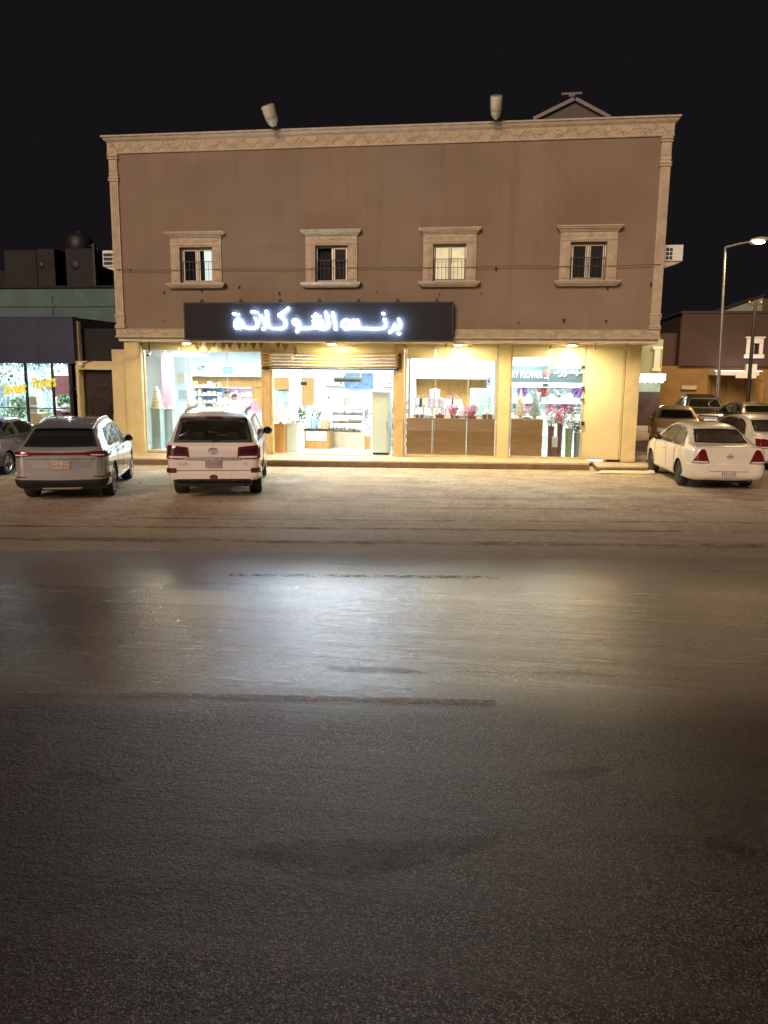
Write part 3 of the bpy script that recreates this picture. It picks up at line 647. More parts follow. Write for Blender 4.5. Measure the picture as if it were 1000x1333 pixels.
GL = {  # strokes of the lettering, letter by letter (pixels of two enlarged crops)
 'teh_marbuta': [[A(152,188),A(122,215),A(116,255),A(132,284),A(162,288),A(188,268),A(190,232),A(172,206),A(152,188)], [A(172,206),A(196,262),A(225,282),A(262,284)], [A(104,142),A(150,150)]],
 'teh': [[A(262,284),A(318,284),A(340,268),A(345,235),A(324,186)], [A(288,122),A(342,128)]],
 'lam_alef': [[A(370,156),A(398,208),A(428,262),A(400,300)], [A(434,116),A(440,190),A(436,240),A(404,298)], [A(440,190),A(448,258),A(478,286),A(520,288)]],
 'kaf': [[A(520,288),A(590,288),A(622,272),A(626,222),A(598,180),A(546,158),A(600,132),A(656,86)]],
 'waw': [[A(752,258),A(716,250),A(698,222),A(712,198),A(740,200),A(760,232),A(764,272),A(738,322)]],
 'sheen': [[A(786,288),A(890,288),A(910,262),A(906,206)], [A(908,262),A(932,290),A(950,262),A(944,206)], [A(950,262),A(972,290),A(990,270),A(984,206)], [A(905,170),A(916,172)], [A(956,170),A(967,172)], [A(926,146),A(938,148)], [A(990,270),B_(62,290)]],
 'lam': [[B_(62,290),B_(100,294),B_(132,276),B_(132,226),B_(106,124)]],
 'alef': [[B_(176,128),B_(190,206),B_(206,300)]],
 'seen': [[B_(314,200),B_(282,212),B_(266,250),B_(288,290),B_(322,296),B_(346,266),B_(342,208)], [B_(346,266),B_(366,292),B_(388,266),B_(384,206)], [B_(388,266),B_(408,292),B_(430,266),B_(426,206)], [B_(430,266),B_(452,288),B_(520,290)]],
 'noon': [[B_(520,290),B_(660,292),B_(696,280),B_(712,248),B_(694,198)], [B_(679,138),B_(690,142)]],
 'reh': [[B_(796,246),B_(788,288),B_(746,330)]],
 'beh': [[B_(796,270),B_(818,296),B_(848,288),B_(862,246),B_(836,194)], [B_(833,338),B_(846,342)]],
}
def stroke(b, pts, w, y0, y1):
    # smooth the polyline, then sweep a rounded flat ribbon
    P = [Vector(p) for p in pts]
    for _ in range(2):
        if len(P) < 3: break
        Q = [P[0]]
        for a, c in zip(P, P[1:]): Q += [a.lerp(c, .25), a.lerp(c, .75)]
        Q.append(P[-1]); P = Q
    Lf, Rt = [], []
    n = len(P)
    for i, p in enumerate(P):
        d = (P[min(i+1, n-1)]-P[max(i-1, 0)]).normalized(); nn = Vector((-d.y, d.x))
        Lf.append(p+nn*w/2); Rt.append(p-nn*w/2)
    d0 = (P[0]-P[1]).normalized(); d1 = (P[-1]-P[-2]).normalized()
    def cap(c, d):
        nn = Vector((-d.y, d.x)); return [c+nn*w/2*math.cos(a)+d*w/2*math.sin(a) for a in (math.pi*.2, math.pi*.4, math.pi*.6, math.pi*.8)]
    for i in range(n-1):
        q = [Rt[i], Rt[i+1], Lf[i+1], Lf[i]]
        b.add([(v.x, y0, v.y) for v in q]+[(v.x, y1, v.y) for v in q], [(0, 1, 2, 3), (0, 4, 5, 1), (3, 2, 6, 7)])
    for c, d in ((P[0], d0), (P[-1], d1)):
        nn = Vector((-d.y, d.x)); q = [c+nn*w/2]+cap(c, d)+[c-nn*w/2]
        k = len(q); b.add([(v.x, y0, v.y) for v in q]+[(v.x, y1, v.y) for v in q], [tuple(range(k))]+[(i, i+1, i+1+k, i+k) for i in range(k-1)])
lay = 0
for nm, ss in GL.items():
    b = MB()
    for s in ss:
        lay += 1; pp = [at(x, y, YG-.08) for x, y in s]
        stroke(b, [(p.x, p.z) for p in pp], W*(1.15 if len(s) == 2 and abs(s[0][0]-s[1][0]) < 2.5 else 1), YG-.085-.0007*lay, YG-.035)
    b.build('letter', 'letter', sign, fix=False)
# soffit lights
lab = {243: 'round soffit light glowing just left of the end of the dark signboard', 432: 'round soffit light glowing under the middle of the signboard above the roller shutter',
       597: 'round soffit light glowing just right of the end of the dark signboard', 745: 'round soffit light glowing above the flower shop window near the building corner'}
SOFL = []
for q in (243, 432, 597, 745):
    p = at(q, 444, .45); z = ZS-.10
    t = thing('soffit_light', lab[q], 'light', (p.x, .45, z), group='round lights under the soffit')
    b = MB(); b.lathe([(.15, z-.002), (.16, z-.02), (.155, z-.05), (.125, z-.055), (.12, z-.03)], (p.x, .45, 0), 20); b.build('housing', 'white_paint', t, smooth=40)
    b = MB(); b.lathe([(.0001, z-.075), (.06, z-.072), (.1, z-.06), (.119, z-.045), (.119, z-.031)], (p.x, .45, 0), 20); b.build('lens', 'lamp_lens', t, smooth=60)
    lamp('soffit_lamp', 'AREA', (p.x, .45, z-.08), 84 if q != 243 else 68, (1, .81, .46), t, .22)
# bunting: a string with pennants in front of the left shop window
bt = thing('bunting', 'string of small brown gold pennant flags hanging above the left shop window', 'bunting', (AX(296, 446, .95), .95, AZ(296, 446, .95)))
fl = [(252, 445), (261, 446), (271, 445), (279, 444), (291, 445), (299, 446), (311, 445), (320, 445), (330, 446), (340, 446)]
pts = [at(x, y, .95) for x, y in [(244, 443)]+fl+[(352, 444), (372, 446)]]
MB().tube(pts, .006, 5).build('string', 'flag', bt)
for k, (x, y) in enumerate(fl+[(362, 446), (371, 448)]):
    p = at(x, y, .95); w = rnd.uniform(.075, .10); h = rnd.uniform(.17, .24); tw = rnd.uniform(-.05, .05)
    b = MB(); b.add([(p.x-w, .95-tw, p.z), (p.x+w, .95+tw, p.z), (p.x+tw*.5, .95, p.z-h), (p.x, .95+.012, p.z)], [(0, 3, 2), (3, 1, 2)])
    b.build('pennant', 'flag', bt, fix=False)
p = at(582, 446, .8); t = thing('pennant_flag', 'single brown pennant hanging by itself from the soffit right of the signboard', 'bunting', (p.x, .8, p.z))
b = MB(); b.add([(p.x-.08, .8, p.z+.02), (p.x+.04, .8, p.z+.02), (p.x-.03, .82, p.z-.22)], [(0, 1, 2)]); b.build('pennant', 'flag', t, fix=False); MB().tube([(p.x-.08, .8, p.z+.02), (p.x+.1, .8, p.z+.05), (p.x+.16, .8, p.z-.02)], .01).build('string', 'flag', t)
p = at(384, 462, .95); t = thing('star_garland', 'short garland of gold stars dangling in front of the roller shutter', 'bunting', (p.x, .95, AZ(384, 444, .95)))
gp = [at(x, y, .95) for x, y in ((381, 446), (384, 454), (385, 459), (381, 466), (379, 474))]
MB().tube(gp, .008, 5).build('string', 'flag', t)
for k in (1, 2, 3):
    c = gp[k]; poly = [(c.x+math.cos(a*math.pi/5+.3)*(.09 if a % 2 else .04), c.z+math.sin(a*math.pi/5+.3)*(.09 if a % 2 else .04)) for a in range(10)]
    MB().prism(poly, .94, .96).build('star', 'flag' if k < 3 else 'cream', t)
# security cameras under the soffit
for q, y, lb in ((672, 447, 'tiny pipe stub bracket under the soffit right of the flower shop lamp'),):
    pass
# roof floodlights
def flood(px, py, tilt, lb):
    p = at(px, py, -.45); t = thing('floodlight', lb, 'lamp', (p.x, .1, 9.1), group='lamp heads on the parapet')
    ax = Vector((math.sin(tilt)*.9, -.45, 1)).normalized(); c = p - ax*.30
    prof = [(.0, .06), (.03, .10), (.09, .155), (.2, .185), (.36, .2), (.50, .205), (.53, .19)]
    b = MB(); pts = [c+ax*h for h, r in prof]; b.tube(pts, [r for h, r in prof], 16, 0, .75); b.build('housing', mat('cream lamp housing', (.62, .56, .42), .5, var=.1), t, smooth=50)
    e = c+ax*.531; b = MB(); b.tube([e, e+ax*.012], .155, 16, 0, .75); b.build('end_cap', mat('grey lamp glass', (.3, .27, .24), .3), t)
    e = c+ax*.22; b = MB(); b.tube([e, e+ax*.012], .2, 16, 0, .77); b.build('seam', 'alu', t)
    b = MB(); b.tube([c+ax*.02, (c.x, -.1, 9.2), (c.x, .05, 9.12), (c.x, .15, 8.9)], .03, 8); b.build('bracket', 'steel', t)
    return t
flood(352, 149, -.26, 'cream lamp head leaning left above the parapet over the second window')
flood(646, 138, .03, 'upright cream lamp head above the parapet near the rooftop gable')
# rooftop shelter with aerial
YR = 4.0
a, c, e = at(697, 157, YR), at(748, 132, YR), at(791, 155, YR)
t = thing('roof_shelter', 'grey gabled roof shelter peeking over the parapet', 'shelter', (c.x, YR+1.5, 8.5))
b = MB(); b.prism([(a.x, a.z-.35), (e.x, e.z-.35), (e.x, e.z), (c.x, c.z), (a.x, a.z)], YR, YR+3); b.build('body', mat('grey shelter sheet', (.085, .075, .07), .7), t)
b = MB()
for u, v in ((a, c), (e, c)):
    d = (v-u); n = Vector((-d.z, 0, d.x)).normalized()*(.10 if u is a else -.10)
    q = [u-d*.04, v, v+n, u-d*.04+n]; b.prism([(k.x, k.z) for k in q], YR-.12, YR+3.1)
b.build('roof', mat('pale ridge trim', (.19, .165, .15), .6), t)
M['alu_dull'] = mat('dull grey metal', (.13, .12, .12), .6)
p = at(745, 121, YR-.2); t = thing('aerial', 'small crossbar aerial standing on the gable of the roof shelter', 'aerial', (p.x, YR-.0, c.z))
b = MB(); b.tube([(p.x, YR, c.z), (p.x, YR, p.z+.02)], .035, 8); b.build('mast', 'alu_dull', t)
b = MB(); b.box(p.x-.3, p.x+.3, YR-.05, YR+.05, p.z, p.z+.07); b.box(p.x-.09, p.x+.09, YR-.06, YR-.051, p.z-.06, p.z+.05); b.build('crossbar', 'alu_dull', t, bevel=.01)
# air conditioners on the side walls
def wall_ac(x0, x1, z0, z1, y, lb, side):
    t = thing('air_conditioner', lb, 'air conditioner', ((x0+x1)/2, y+.3, z0), group='window air conditioners on the side walls')
    MB().box(x0, x1, y, y+.62, z0, z1).build('casing', 'white_paint', t, bevel=.02)
    b = MB(); g0, g1 = (x0+.04, x1-.02) if side < 0 else (x0+.12, x0+.28)
    for k in range(3):
        h = (z1-z0-.1)/3; b.box(g0, (g0+g1)/2-.01, y-.012, y-.001, z0+.05+k*h, z0+.05+k*h+h*.72); b.box((g0+g1)/2+.01, g1, y-.012, y-.001, z0+.05+k*h, z0+.05+k*h+h*.72)
    b.build('grille', 'black', t)
    b = MB(); xi, xo = (x1, x0) if side < 0 else (x0, x1); [MB().prism([(xi, z0-.002), (xo, z0-.002), (xi, z0-.20)], y+q, y+q+.04).build('bracket', 'alu', t) for q in (.05, .5)]
wall_ac(AX(133.5, 337, .5), XL-.0, AZ(138, 347, .5), AZ(138, 326, .5), .5, 'small white air conditioner grille jutting from the left edge of the beige building', -1)
wall_ac(XR+.0, AX(889.5, 330, .5), AZ(880, 340, .5), AZ(880, 318.5, .5), .5, 'white air conditioner box jutting from the right edge of the beige building', 1)
# little pipe stubs and a junction lamp below the right end of the frieze
for px, lb in ((775, 'short cream pipe stub hanging under the soffit left of the corner pier'), (816, 'short cream pipe stub hanging under the soffit directly over the corner pier')):
    p = at(px, 446, .3); t = thing('pipe_stub', lb, 'pipe', (p.x, .3, ZS-.3), group='pipe stubs under the soffit')
    MB().tube([(p.x, .3, ZS-.1), (p.x, .3, ZS-.26)], .025, 8).build('pipe', 'stone_trim', t); MB().tube([(p.x, .3, ZS-.115), (p.x, .3, ZS-.10)], .05, 10).build('flange', 'stone_trim', t)
# ================================================================== SHOP INTERIORS
CXM = px_x(170, 540)
def room(x0, x1, y1, z0, z1, wall='white_int'):
    xm = max(x0, CXM); e = MB(); e.box(xm, x1, YS+.03, y1, z0-.06, z0); c = MB(); c.box(xm, x1, YS+.06, y1, z1, z1+.06)
    if xm > x0: e.box(x0, xm, 2.0, y1, z0-.06, z0); c.box(x0, xm, 2.0, y1, z1, z1+.06)
    e.build('shop_floor', 'floor_tile', bld); c.build('ceiling', 'white_int', bld)
    b = MB(); b.box(x0, x1, y1, y1+.08, z0, z1); b.box(x0-.08, x0, 2.0 if xm > x0 else YS+.06, y1, z0, z1); b.box(x1, x1+.08, YS+.06, y1, z0, z1); b.build('interior_wall', wall, bld)
def clight(x, y, z, e, s=.55, col=(.84, .96, 1)):
    o = MB().box(x-s/2, x+s/2, y-s/2, y+s/2, z-.03, z-.002).build('ceiling_light', 'ceil_lens', bld)
    lamp('ceiling_lamp', 'AREA', (x, y, z-.05), e, col, bld, s, s)
ZF = .15
CX0, CX1, FX0, FX1 = px_x(188, 540)+.02, px_x(652), px_x(656), px_x(790)
CX0 = AX(214, 520, 7.6)
room(CX0, CX1-.09, 7.6, ZF, 3.36)
room(FX0+.10, FX1, 5.2, .20, 3.36)
for x in (-10.6, -8.6, -6.4, -4.4, -1.7):
    for y in (2.3, 5.4): clight(x, y, 3.36, 74)
clight(-2.8, 2.1, 3.36, 40); clight(-11.2, 5.9, 3.36, 45)  # extra panels added to brighten the alcove and the left bay
clight(.5, 2.9, 3.36, 45, .5); clight(1.6, 2.9, 3.36, 45, .5); clight(1.0, 4.4, 3.36, 40, .5); clight(.45, 1.72, 3.36, 26, .3); clight(1.5, 1.72, 3.36, 26, .3)  # the front pair is added to brighten the flower sign lettering
def rect(px0, px1, py0, py1, Y):
    a = at(px0, py1, Y); c = at(px1, py0, Y); return a.x, c.x, a.z, c.z
def item(name, label, cat, px, py, Y, group=None, z=None):
    p = at(px, py, Y); return thing(name, label, cat, (p.x, Y, p.z if z is None else z), 0, group), Vector((p.x, Y, p.z if z is None else z))
# --- built-in joinery of the chocolate shop (parts of the building)
def builtin(nm, m, px0, px1, py0, py1, Y, d=.12, bev=.006):
    x0, x1, z0, z1 = rect(px0, px1, py0, py1, Y); return MB().box(x0, x1, Y, Y+d, z0, z1).build(nm, m, bld, bevel=bev)
builtin('interior_wall', 'white_int', 176, 213, 448, 592, 3.5, .12); builtin('interior_wall', 'white_int', 213.4, 247, 448, 592, 5.2, .12)
builtin('pink_column', 'pink', 212, 222, 459, 532, 2.9, .25); x0, x1, z0, z1 = rect(222.5, 268, 458, 464, 2.9); MB().box(x0, x1, 2.95, 3.2, z0, 3.34).build('pink_beam', 'pink', bld)
builtin('bulkhead', 'white_int', 245, 342, 474, 489.5, 7.0, .55)
builtin('wood_panelling', 'wood_warm', 247, 342, 490, 504, 7.3, .2); builtin('wood_panelling', 'wood_warm', 329, 342, 504.3, 534, 7.3, .2)
builtin('wood_panelling', 'wood_warm', 357, 376, 492, 507, 7.3, .2); builtin('wood_panelling', 'wood_warm', 392.5, 407, 492, 527, 7.3, .2)
builtin('wall_column', 'white_int', 377, 392, 476, 560, 7.2, .35)
# alcove of the third bay
Y3 = 3.3
builtin('wood_panelling', 'wood_warm', 537, 634, 493, 546, Y3, .08)
x0, x1, z0, z1 = rect(529, 646, 472, 492.5, 2.9); MB().box(x0, x1, 2.9, Y3+.08, z0, 3.35).build('bulkhead', 'white_int', bld)
x0, x1 = px_x(527)+.06, px_x(648)-.06; zt3 = Zpx(545, 588)
b = MB()
b.box(x0, x0+.06, YS+.34, Y3+.2, zt3+.004, 3.34); b.box(x1-.06, x1, YS+.34, Y3+.2, zt3+.004, 3.34); b.build('alcove_wall', 'white_int', bld)
b = MB()
for a, c in ((x0, px_x(563)), (px_x(563)+.01, px_x(608)), (px_x(608)+.01, x1)): b.box(a, c, YS+.07, YS+.11, gz(-2)+.25, zt3-.03)
b.box(x0, x1, YS+.07, Y3+.2, zt3-.029, zt3); b.build('display_base', 'wood_base', bld, bevel=.003)
# shelf niche; its pink glow is painted into the back panel colour
x0, x1, z0, z1 = rect(287, 328, 505, 536, 7.3); b = MB(); b.box(x0, x1, 7.5, 7.59, z0, z1); b.build('niche_back', mat('painted niche glow', (.85, .66, .76), .5), bld)
b = MB()
for k in range(4): z = z0+(z1-z0)*k/3; b.box(x0, x1, 7.25, 7.49, z-.015, z+.015)
b.build('niche_shelf', 'white_int', bld)
# --- cakes on plinths
def plinth(px0, px1, py0, py1, Y, m, lb, grp='plinths behind the shop glass', zf=ZF):
    x0, x1, z0, z1 = rect(px0, px1, py0, py1, Y); z0 = zf; d = x1-x0; t = thing('plinth', lb, 'plinth', ((x0+x1)/2, Y+d/2, z0), 0, grp)
    MB().box(x0, x1, Y, Y+d, z0+.05, z1-.05).build('column', m, t, bevel=.008)
    b = MB(); b.box(x0-.02, x1+.02, Y-.02, Y+d+.02, z1-.049, z1); b.build('cap', m, t, bevel=.006); b = MB(); b.box(x0-.015, x1+.015, Y-.015, Y+d+.015, z0, z0+.049); b.build('base', m, t, bevel=.006)
    return (x0+x1)/2, Y+d/2, z1
def tower(c, h, r, tiers, lb, m='cream', top='petal_white'):
    t = thing('cake_tower', lb, 'cake', c, 0, 'tiered cakes on plinths')
    for k in range(tiers):
        z = c[2]+h*k/tiers; q = r*(1-.62*k/tiers); hh = h/tiers
        MB().lathe([(.0001, z+.002), (q*1.12, z+.002), (q*1.12, z+.02), (q, z+.022), (q, z+hh*.8), (q*.93, z+hh*.92), (.0001, z+hh*.94)], (c[0], c[1], 0), 18).build('tier', m, t, smooth=40)
    b = MB(); b.ball((c[0], c[1], c[2]+h+.03), .05, .05, .07); b.build('topper', top, t)
c = plinth(198.5, 208, 532, 586, 2.1, 'grey_green', 'grey plinth under the tiered cake at the far left of the left shop window')
tower(c, .62, .19, 6, 'tall cream tiered cake tower at the far left of the left shop window')
c = plinth(215.5, 224.5, 533, 580, 2.5, 'grey_green', 'grey plinth standing below the pink column')
t = thing('cake_plate', 'white cake plate lying on the grey plinth below the pink column', 'plate', c); MB().lathe([(.0001, c[2]), (.1, c[2]), (.2, c[2]+.03), (.19, c[2]+.035), (.09, c[2]+.012), (.0001, c[2]+.012)], (c[0], c[1], 0), 20).build('plate', 'white_paint', t, smooth=40); b = MB(); b.ball((c[0], c[1], c[2]+.06), .07, .07, .05); b.build('cake', 'cream', t)
def conetree(c, h, r, lb, m='petal_white', leafm=('petal_white', 'cream'), name='cone_tree', cat='decorative tree'):
    t = thing(name, lb, cat, c, 0, 'cone trees in the shop windows')
    b = MB(); b.lathe([(.0001, c[2]), (.05, c[2]), (.05, c[2]+.06), (r*.9, c[2]+.07), (r, c[2]+.10), (r*.55, c[2]+h*.55), (.02, c[2]+h*.97), (.0001, c[2]+h)], (c[0], c[1], 0), 16); b.build('cone', m, t, smooth=50)
    b = MB()
    for k in range(150):
        q = random.random()**1.6; z = c[2]+.10+q*(h-.14); rr = r*(1-q)*1.03+.012; a = random.uniform(0, 6.283)
        b.leaves((c[0]+rr*math.cos(a), c[1]+rr*math.sin(a), z), (.01, .01, .01), 1, .035, (0, 1))
    b.build('foliage', list(leafm), t, fix=False); 
    b = MB(); b.ball((c[0], c[1], c[2]+h+.02), .03); b.build('star', 'cream', t); return t
c = plinth(357.5, 370, 552, 589, 1.9, 'wood_warm', 'striped brown wooden plinth just inside the left of the entrance'); conetree(c, .80, .22, 'taller white cone tree on the brown wooden plinth by the entrance')
c = plinth(373, 386.5, 551, 589, 2.1, 'grey_green', 'grey plinth beside the brown wooden plinth at the entrance'); conetree(c, .72, .20, 'smaller white cone tree on the grey plinth by the entrance')
# --- left bay: hanging board, frames, air conditioners
x0, x1, z0, z1 = rect(290, 303, 477, 487, 4.0); t = thing('hanging_sign', 'small teal board hanging from the ceiling in the left shop window', 'sign', ((x0+x1)/2, 4, z0))
b = MB(); b.box(x0, x1, 4, 4.03, z0, z1); b.build('board', 'teal', t, bevel=.01); b = MB(); b.box(x0+.04, x1-.04, 3.99, 3.999, z0+.05, z1-.05); b.build('face', mat('pale teal face', (.4, .74, .74), .5), t); b = MB(); b.tube([((x0+x1)/2, 4.015, z1), ((x0+x1)/2, 4.015, 3.36)], .008); b.build('rod', 'alu', t)
def split_ac(px0, px1, py0, py1, Y, lb):
    x0, x1, z0, z1 = rect(px0, px1, py0, py1, Y); t = thing('wall_air_conditioner', lb, 'air conditioner', ((x0+x1)/2, Y+.1, z0), 0, 'split air conditioners in the shop')
    MB().prismx([(Y+.24, z0), (Y+.06, z0), (Y, z0+.06), (Y-.01, z1-.05), (Y+.04, z1), (Y+.24, z1)], x0, x1).build('casing', 'white_paint', t, bevel=.012)
    MB().box(x0+.04, x1-.04, Y+.045, Y+.2, z0-.012, z0-.001).build('vent', 'metal_dark', t); MB().box(x1-.12, x1-.06, Y-.016, Y-.006, z0+.1, z0+.16).build('display', 'metal_dark', t)
split_ac(255, 268, 474, 482, 5.0, 'white wall air conditioner in the left shop window right of the pink column')
split_ac(422, 447, 488, 503, 7.3, 'white wall air conditioner above the round wall clock'); split_ac(496, 511, 489, 504, 7.3, 'white wall air conditioner above the tall grey cabinet')
def frame(px0, px1, py0, py1, Y, lb, fm, im, name='wall_frame', cat='picture'):
    x0, x1, z0, z1 = rect(px0, px1, py0, py1, Y); t = thing(name, lb, cat, ((x0+x1)/2, Y, z0), 0, 'frames on the shop walls'); w = .03
    b = MB()
    for q in ((x0, x1, z0, z0+w), (x0, x1, z1-w, z1), (x0, x0+w, z0+w, z1-w), (x1-w, x1, z0+w, z1-w)): b.box(q[0], q[1], Y-.03, Y+.02, q[2], q[3])
    b.build('frame', fm, t, bevel=.004); MB().box(x0+w, x1-w, Y-.012, Y+.015, z0+w, z1-w).build('picture', im, t)
frame(230, 241, 485, 499, 5.15, 'white frame with a gold ornament beside the pink column', 'white_paint', 'cream')
frame(231.5, 245, 507, 521, 5.15, 'square grey blue framed panel below the white gold-ornament frame', 'white_paint', mat('grey blue panel', (.40, .52, .55), .4))
frame(447.5, 456.5, 516, 528, 7.5, 'small brown square picture right of the round wall clock', 'alu', mat('brown print', (.42, .33, .26), .6, var=.3, vs=12))
frame(450, 485.5, 486, 505.5, 7.45, 'wide blue picture board high on the back wall behind the air curtain', 'blue_board', 'blue_board')
frame(357, 376, 509, 533, 7.45, 'blue and white patterned board behind the white cone trees', 'white_paint', mat('blue white print', (.30, .42, .66), .5, var=.7, vs=7))
p = at(428, 517.5, 7.5); t = thing('wall_clock', 'round white wall clock with a dark centre on the back wall', 'clock', (p.x, 7.5, p.z-.17))
MB().lathe([(.0001, 7.5), (.19, 7.5), (.2, 7.49), (.19, 7.46), (.165, 7.46), (.16, 7.475), (.0001, 7.475)], (p.x, 0, p.z), 28, axis='Y').build('face', 'white_paint', t, smooth=40)
MB().lathe([(.155, 7.474), (.165, 7.458), (.175, 7.474)], (p.x, 0, p.z), 28, axis='Y', cap=False).build('rim', 'metal_dark', t)
b = MB(); b.lathe([(.0001, 7.455), (.035, 7.455), (.035, 7.474), (.0001, 7.474)], (p.x, 0, p.z), 12, axis='Y'); b.box(p.x-.008, p.x+.008, 7.46, 7.466, p.z, p.z+.1); b.box(p.x, p.x+.08, 7.46, 7.466, p.z-.008, p.z+.008); b.build('hands', 'metal_dark', t)
x0, x1, z0, z1 = rect(434.5, 471, 491.5, 497.5, 3.2); t = thing('air_curtain', 'long dark olive air curtain hanging inside the entrance', 'air curtain', ((x0+x1)/2, 3.2, z0))
b = MB(); b.prismx([(3.2, z0+.03), (3.24, z0), (3.42, z0), (3.42, z1), (3.2, z1)], x0, x1); b.build('casing', mat('dark olive plastic', (.12, .13, .09), .5), t, bevel=.01); b = MB(); b.box(x0+.03, x1-.03, 3.19, 3.199, z0+.05, z0+.09); b.build('vent', 'black', t)
b = MB(); b.tube([(x1-.05, 3.3, z1), (x1-.05, 3.3, 3.36)], .02); b.tube([(x0+.05, 3.3, z1), (x0+.05, 3.3, 3.36)], .02); b.build('hanger', 'alu', t)
x0, x1, z0, z1 = rect(391, 399.5, 497, 501.5, 4); t = thing('hanging_sign', 'tiny black board hanging in front of the wooden panel by the entrance', 'sign', ((x0+x1)/2, 4, z0)); MB().box(x0, x1, 4, 4.02, z0, z1).build('board', 'metal_dark', t, bevel=.006); MB().tube([((x0+x1)/2, 4.01, z1), ((x0+x1)/2, 4.01, 3.36)], .006).build('rod', 'alu', t)
# tall grey cabinet
x0, x1, z0, z1 = rect(483.5, 507, 510, 590, 2.0); z0 = ZF; t = thing('tall_cabinet', 'tall plain grey cabinet standing just inside the right of the entrance', 'cabinet', ((x0+x1)/2, 2.3, z0))
MB().box(x0, x1, 2.03, 2.55, z0+.06, z1).build('body', 'grey_green', t, bevel=.01); MB().box(x0+.03, x1-.03, 2.07, 2.5, z0, z0+.059).build('plinth', 'metal_dark', t)
b = MB(); b.box(x0+.008, x1-.045, 2.005, 2.029, z0+.07, z1-.01); d = b.build('door', 'grey_green', t, bevel=.004); MB().box(x1-.08, x1-.065, 1.985, 2.004, .9, 1.2).build('handle', 'chrome', d)
# wooden counter with three white drawers, glass display case
x0, x1, z0, z1 = rect(396, 427.5, 559, 583, 3.4); z0 = ZF; t = thing('counter', 'honey wood counter with three white drawer fronts left of the glass display case', 'counter', ((x0+x1)/2, 3.7, z0))
MB().box(x0, x1, 3.42, 4.0, z0, z1-.04).build('body', 'wood_warm', t, bevel=.006); MB().box(x0-.02, x1+.02, 3.38, 4.02, z1-.039, z1).build('top', 'metal_dark', t, bevel=.004)
for k in range(3): w = (x1-x0-.1)/3; a = x0+.05+k*w; d = MB().box(a+.01, a+w-.01, 3.40, 3.419, z1-.38, z1-.07).build('drawer', 'white_paint', t, bevel=.004); MB().box(a+w/2-.05, a+w/2+.05, 3.385, 3.399, z1-.20, z1-.185).build('handle', 'chrome', d)
zc = z1
def giftbox(px0, px1, py1, h, Y, m, rm, lb, z=None, grp='gift boxes in the shop'):
    a = at(px0, py1, Y); c = at(px1, py1, Y); z = a.z if z is None else z; w = c.x-a.x
    t = thing('gift_box', lb, 'box', ((a.x+c.x)/2, Y+w*.4, z), 0, grp)
    MB().box(a.x, c.x, Y, Y+w*.8, z, z+h*.74).build('box', m, t, bevel=.004); MB().box(a.x-.008, c.x+.008, Y-.008, Y+w*.8+.008, z+h*.745, z+h).build('lid', m, t, bevel=.004)
    b = MB(); xm = (a.x+c.x)/2; b.box(xm-.015, xm+.015, Y-.012, Y-.009, z, z+h); b.box(xm-.015, xm+.015, Y-.012, Y+w*.8+.012, z+h+.001, z+h+.004); b.ball((xm-.03, Y+w*.4, z+h+.02), .035, .02, .022, 8); b.ball((xm+.03, Y+w*.4, z+h+.02), .035, .02, .022, 8); b.build('ribbon', rm, t); return t
M['box_blue'] = mat('sky blue card', (.28, .58, .85), .5); M['box_white'] = mat('white card', (.82, .80, .84), .5); M['box_lilac'] = mat('lilac card', (.66, .60, .74), .5, var=.4, vs=14); M['ribbon_red'] = mat('dark red ribbon', (.30, .03, .04), .4); M['ribbon_grey'] = mat('grey ribbon', (.3, .3, .36), .4); M['brown_tray'] = mat('chocolate brown', (.16, .07, .04), .35, var=.4, vs=20)
giftbox(404, 411.5, 558.5, .33, 3.6, 'box_blue', 'box_white', 'sky blue gift box standing on the wooden counter', zc)
giftbox(418, 427, 558.5, .30, 3.6, 'beige', 'cream', 'honey coloured gift box at the right end of the wooden counter', zc)
x0, x1, z0, z1 = rect(420, 472, 534, 582, 4.1); x0 = at(428.5, 550, 4.1).x; z0 = ZF; t = thing('display_case', 'wide glass display case full of chocolate trays behind the entrance', 'display case', ((x0+x1)/2, 4.4, z0))
MB().box(x0, x1, 4.12, 4.7, z0, z0+.52).build('base', mat('pale wood base', (.56, .46, .34), .5), t, bevel=.006); b = MB()
for a in (x0, x1-.025):
    for y in (4.1, 4.695): b.box(a, a+.025, y, y+.025, z0+.521, z1)
b.box(x0, x1, 4.1, 4.72, z1+.001, z1+.03); b.build('frame', 'steel', t)
b = MB(); b.box(x0+.03, x1-.03, 4.105, 4.11, z0+.53, z1-.005); b.build('pane', 'glass', t)
for k in range(3):
    z = z0+.53+k*.27; MB().box(x0+.03, x1-.03, 4.15+.08*k, 4.69, z, z+.014).build('shelf', 'grey_green', t)
    b = MB(); n = 11
    for q in range(n):
        a = x0+.06+(x1-x0-.12)*q/n; w = (x1-x0-.12)/n*.8; b.box(a, a+w, 4.2+.08*k, 4.45, z+.015, z+.015+random.uniform(.05, .13), random.choice((0, 0, 1, 2, 3)))
    b.build('tray', ['petal_white', 'grey_green', 'ribbon_grey', 'cream'], t, bevel=.003)
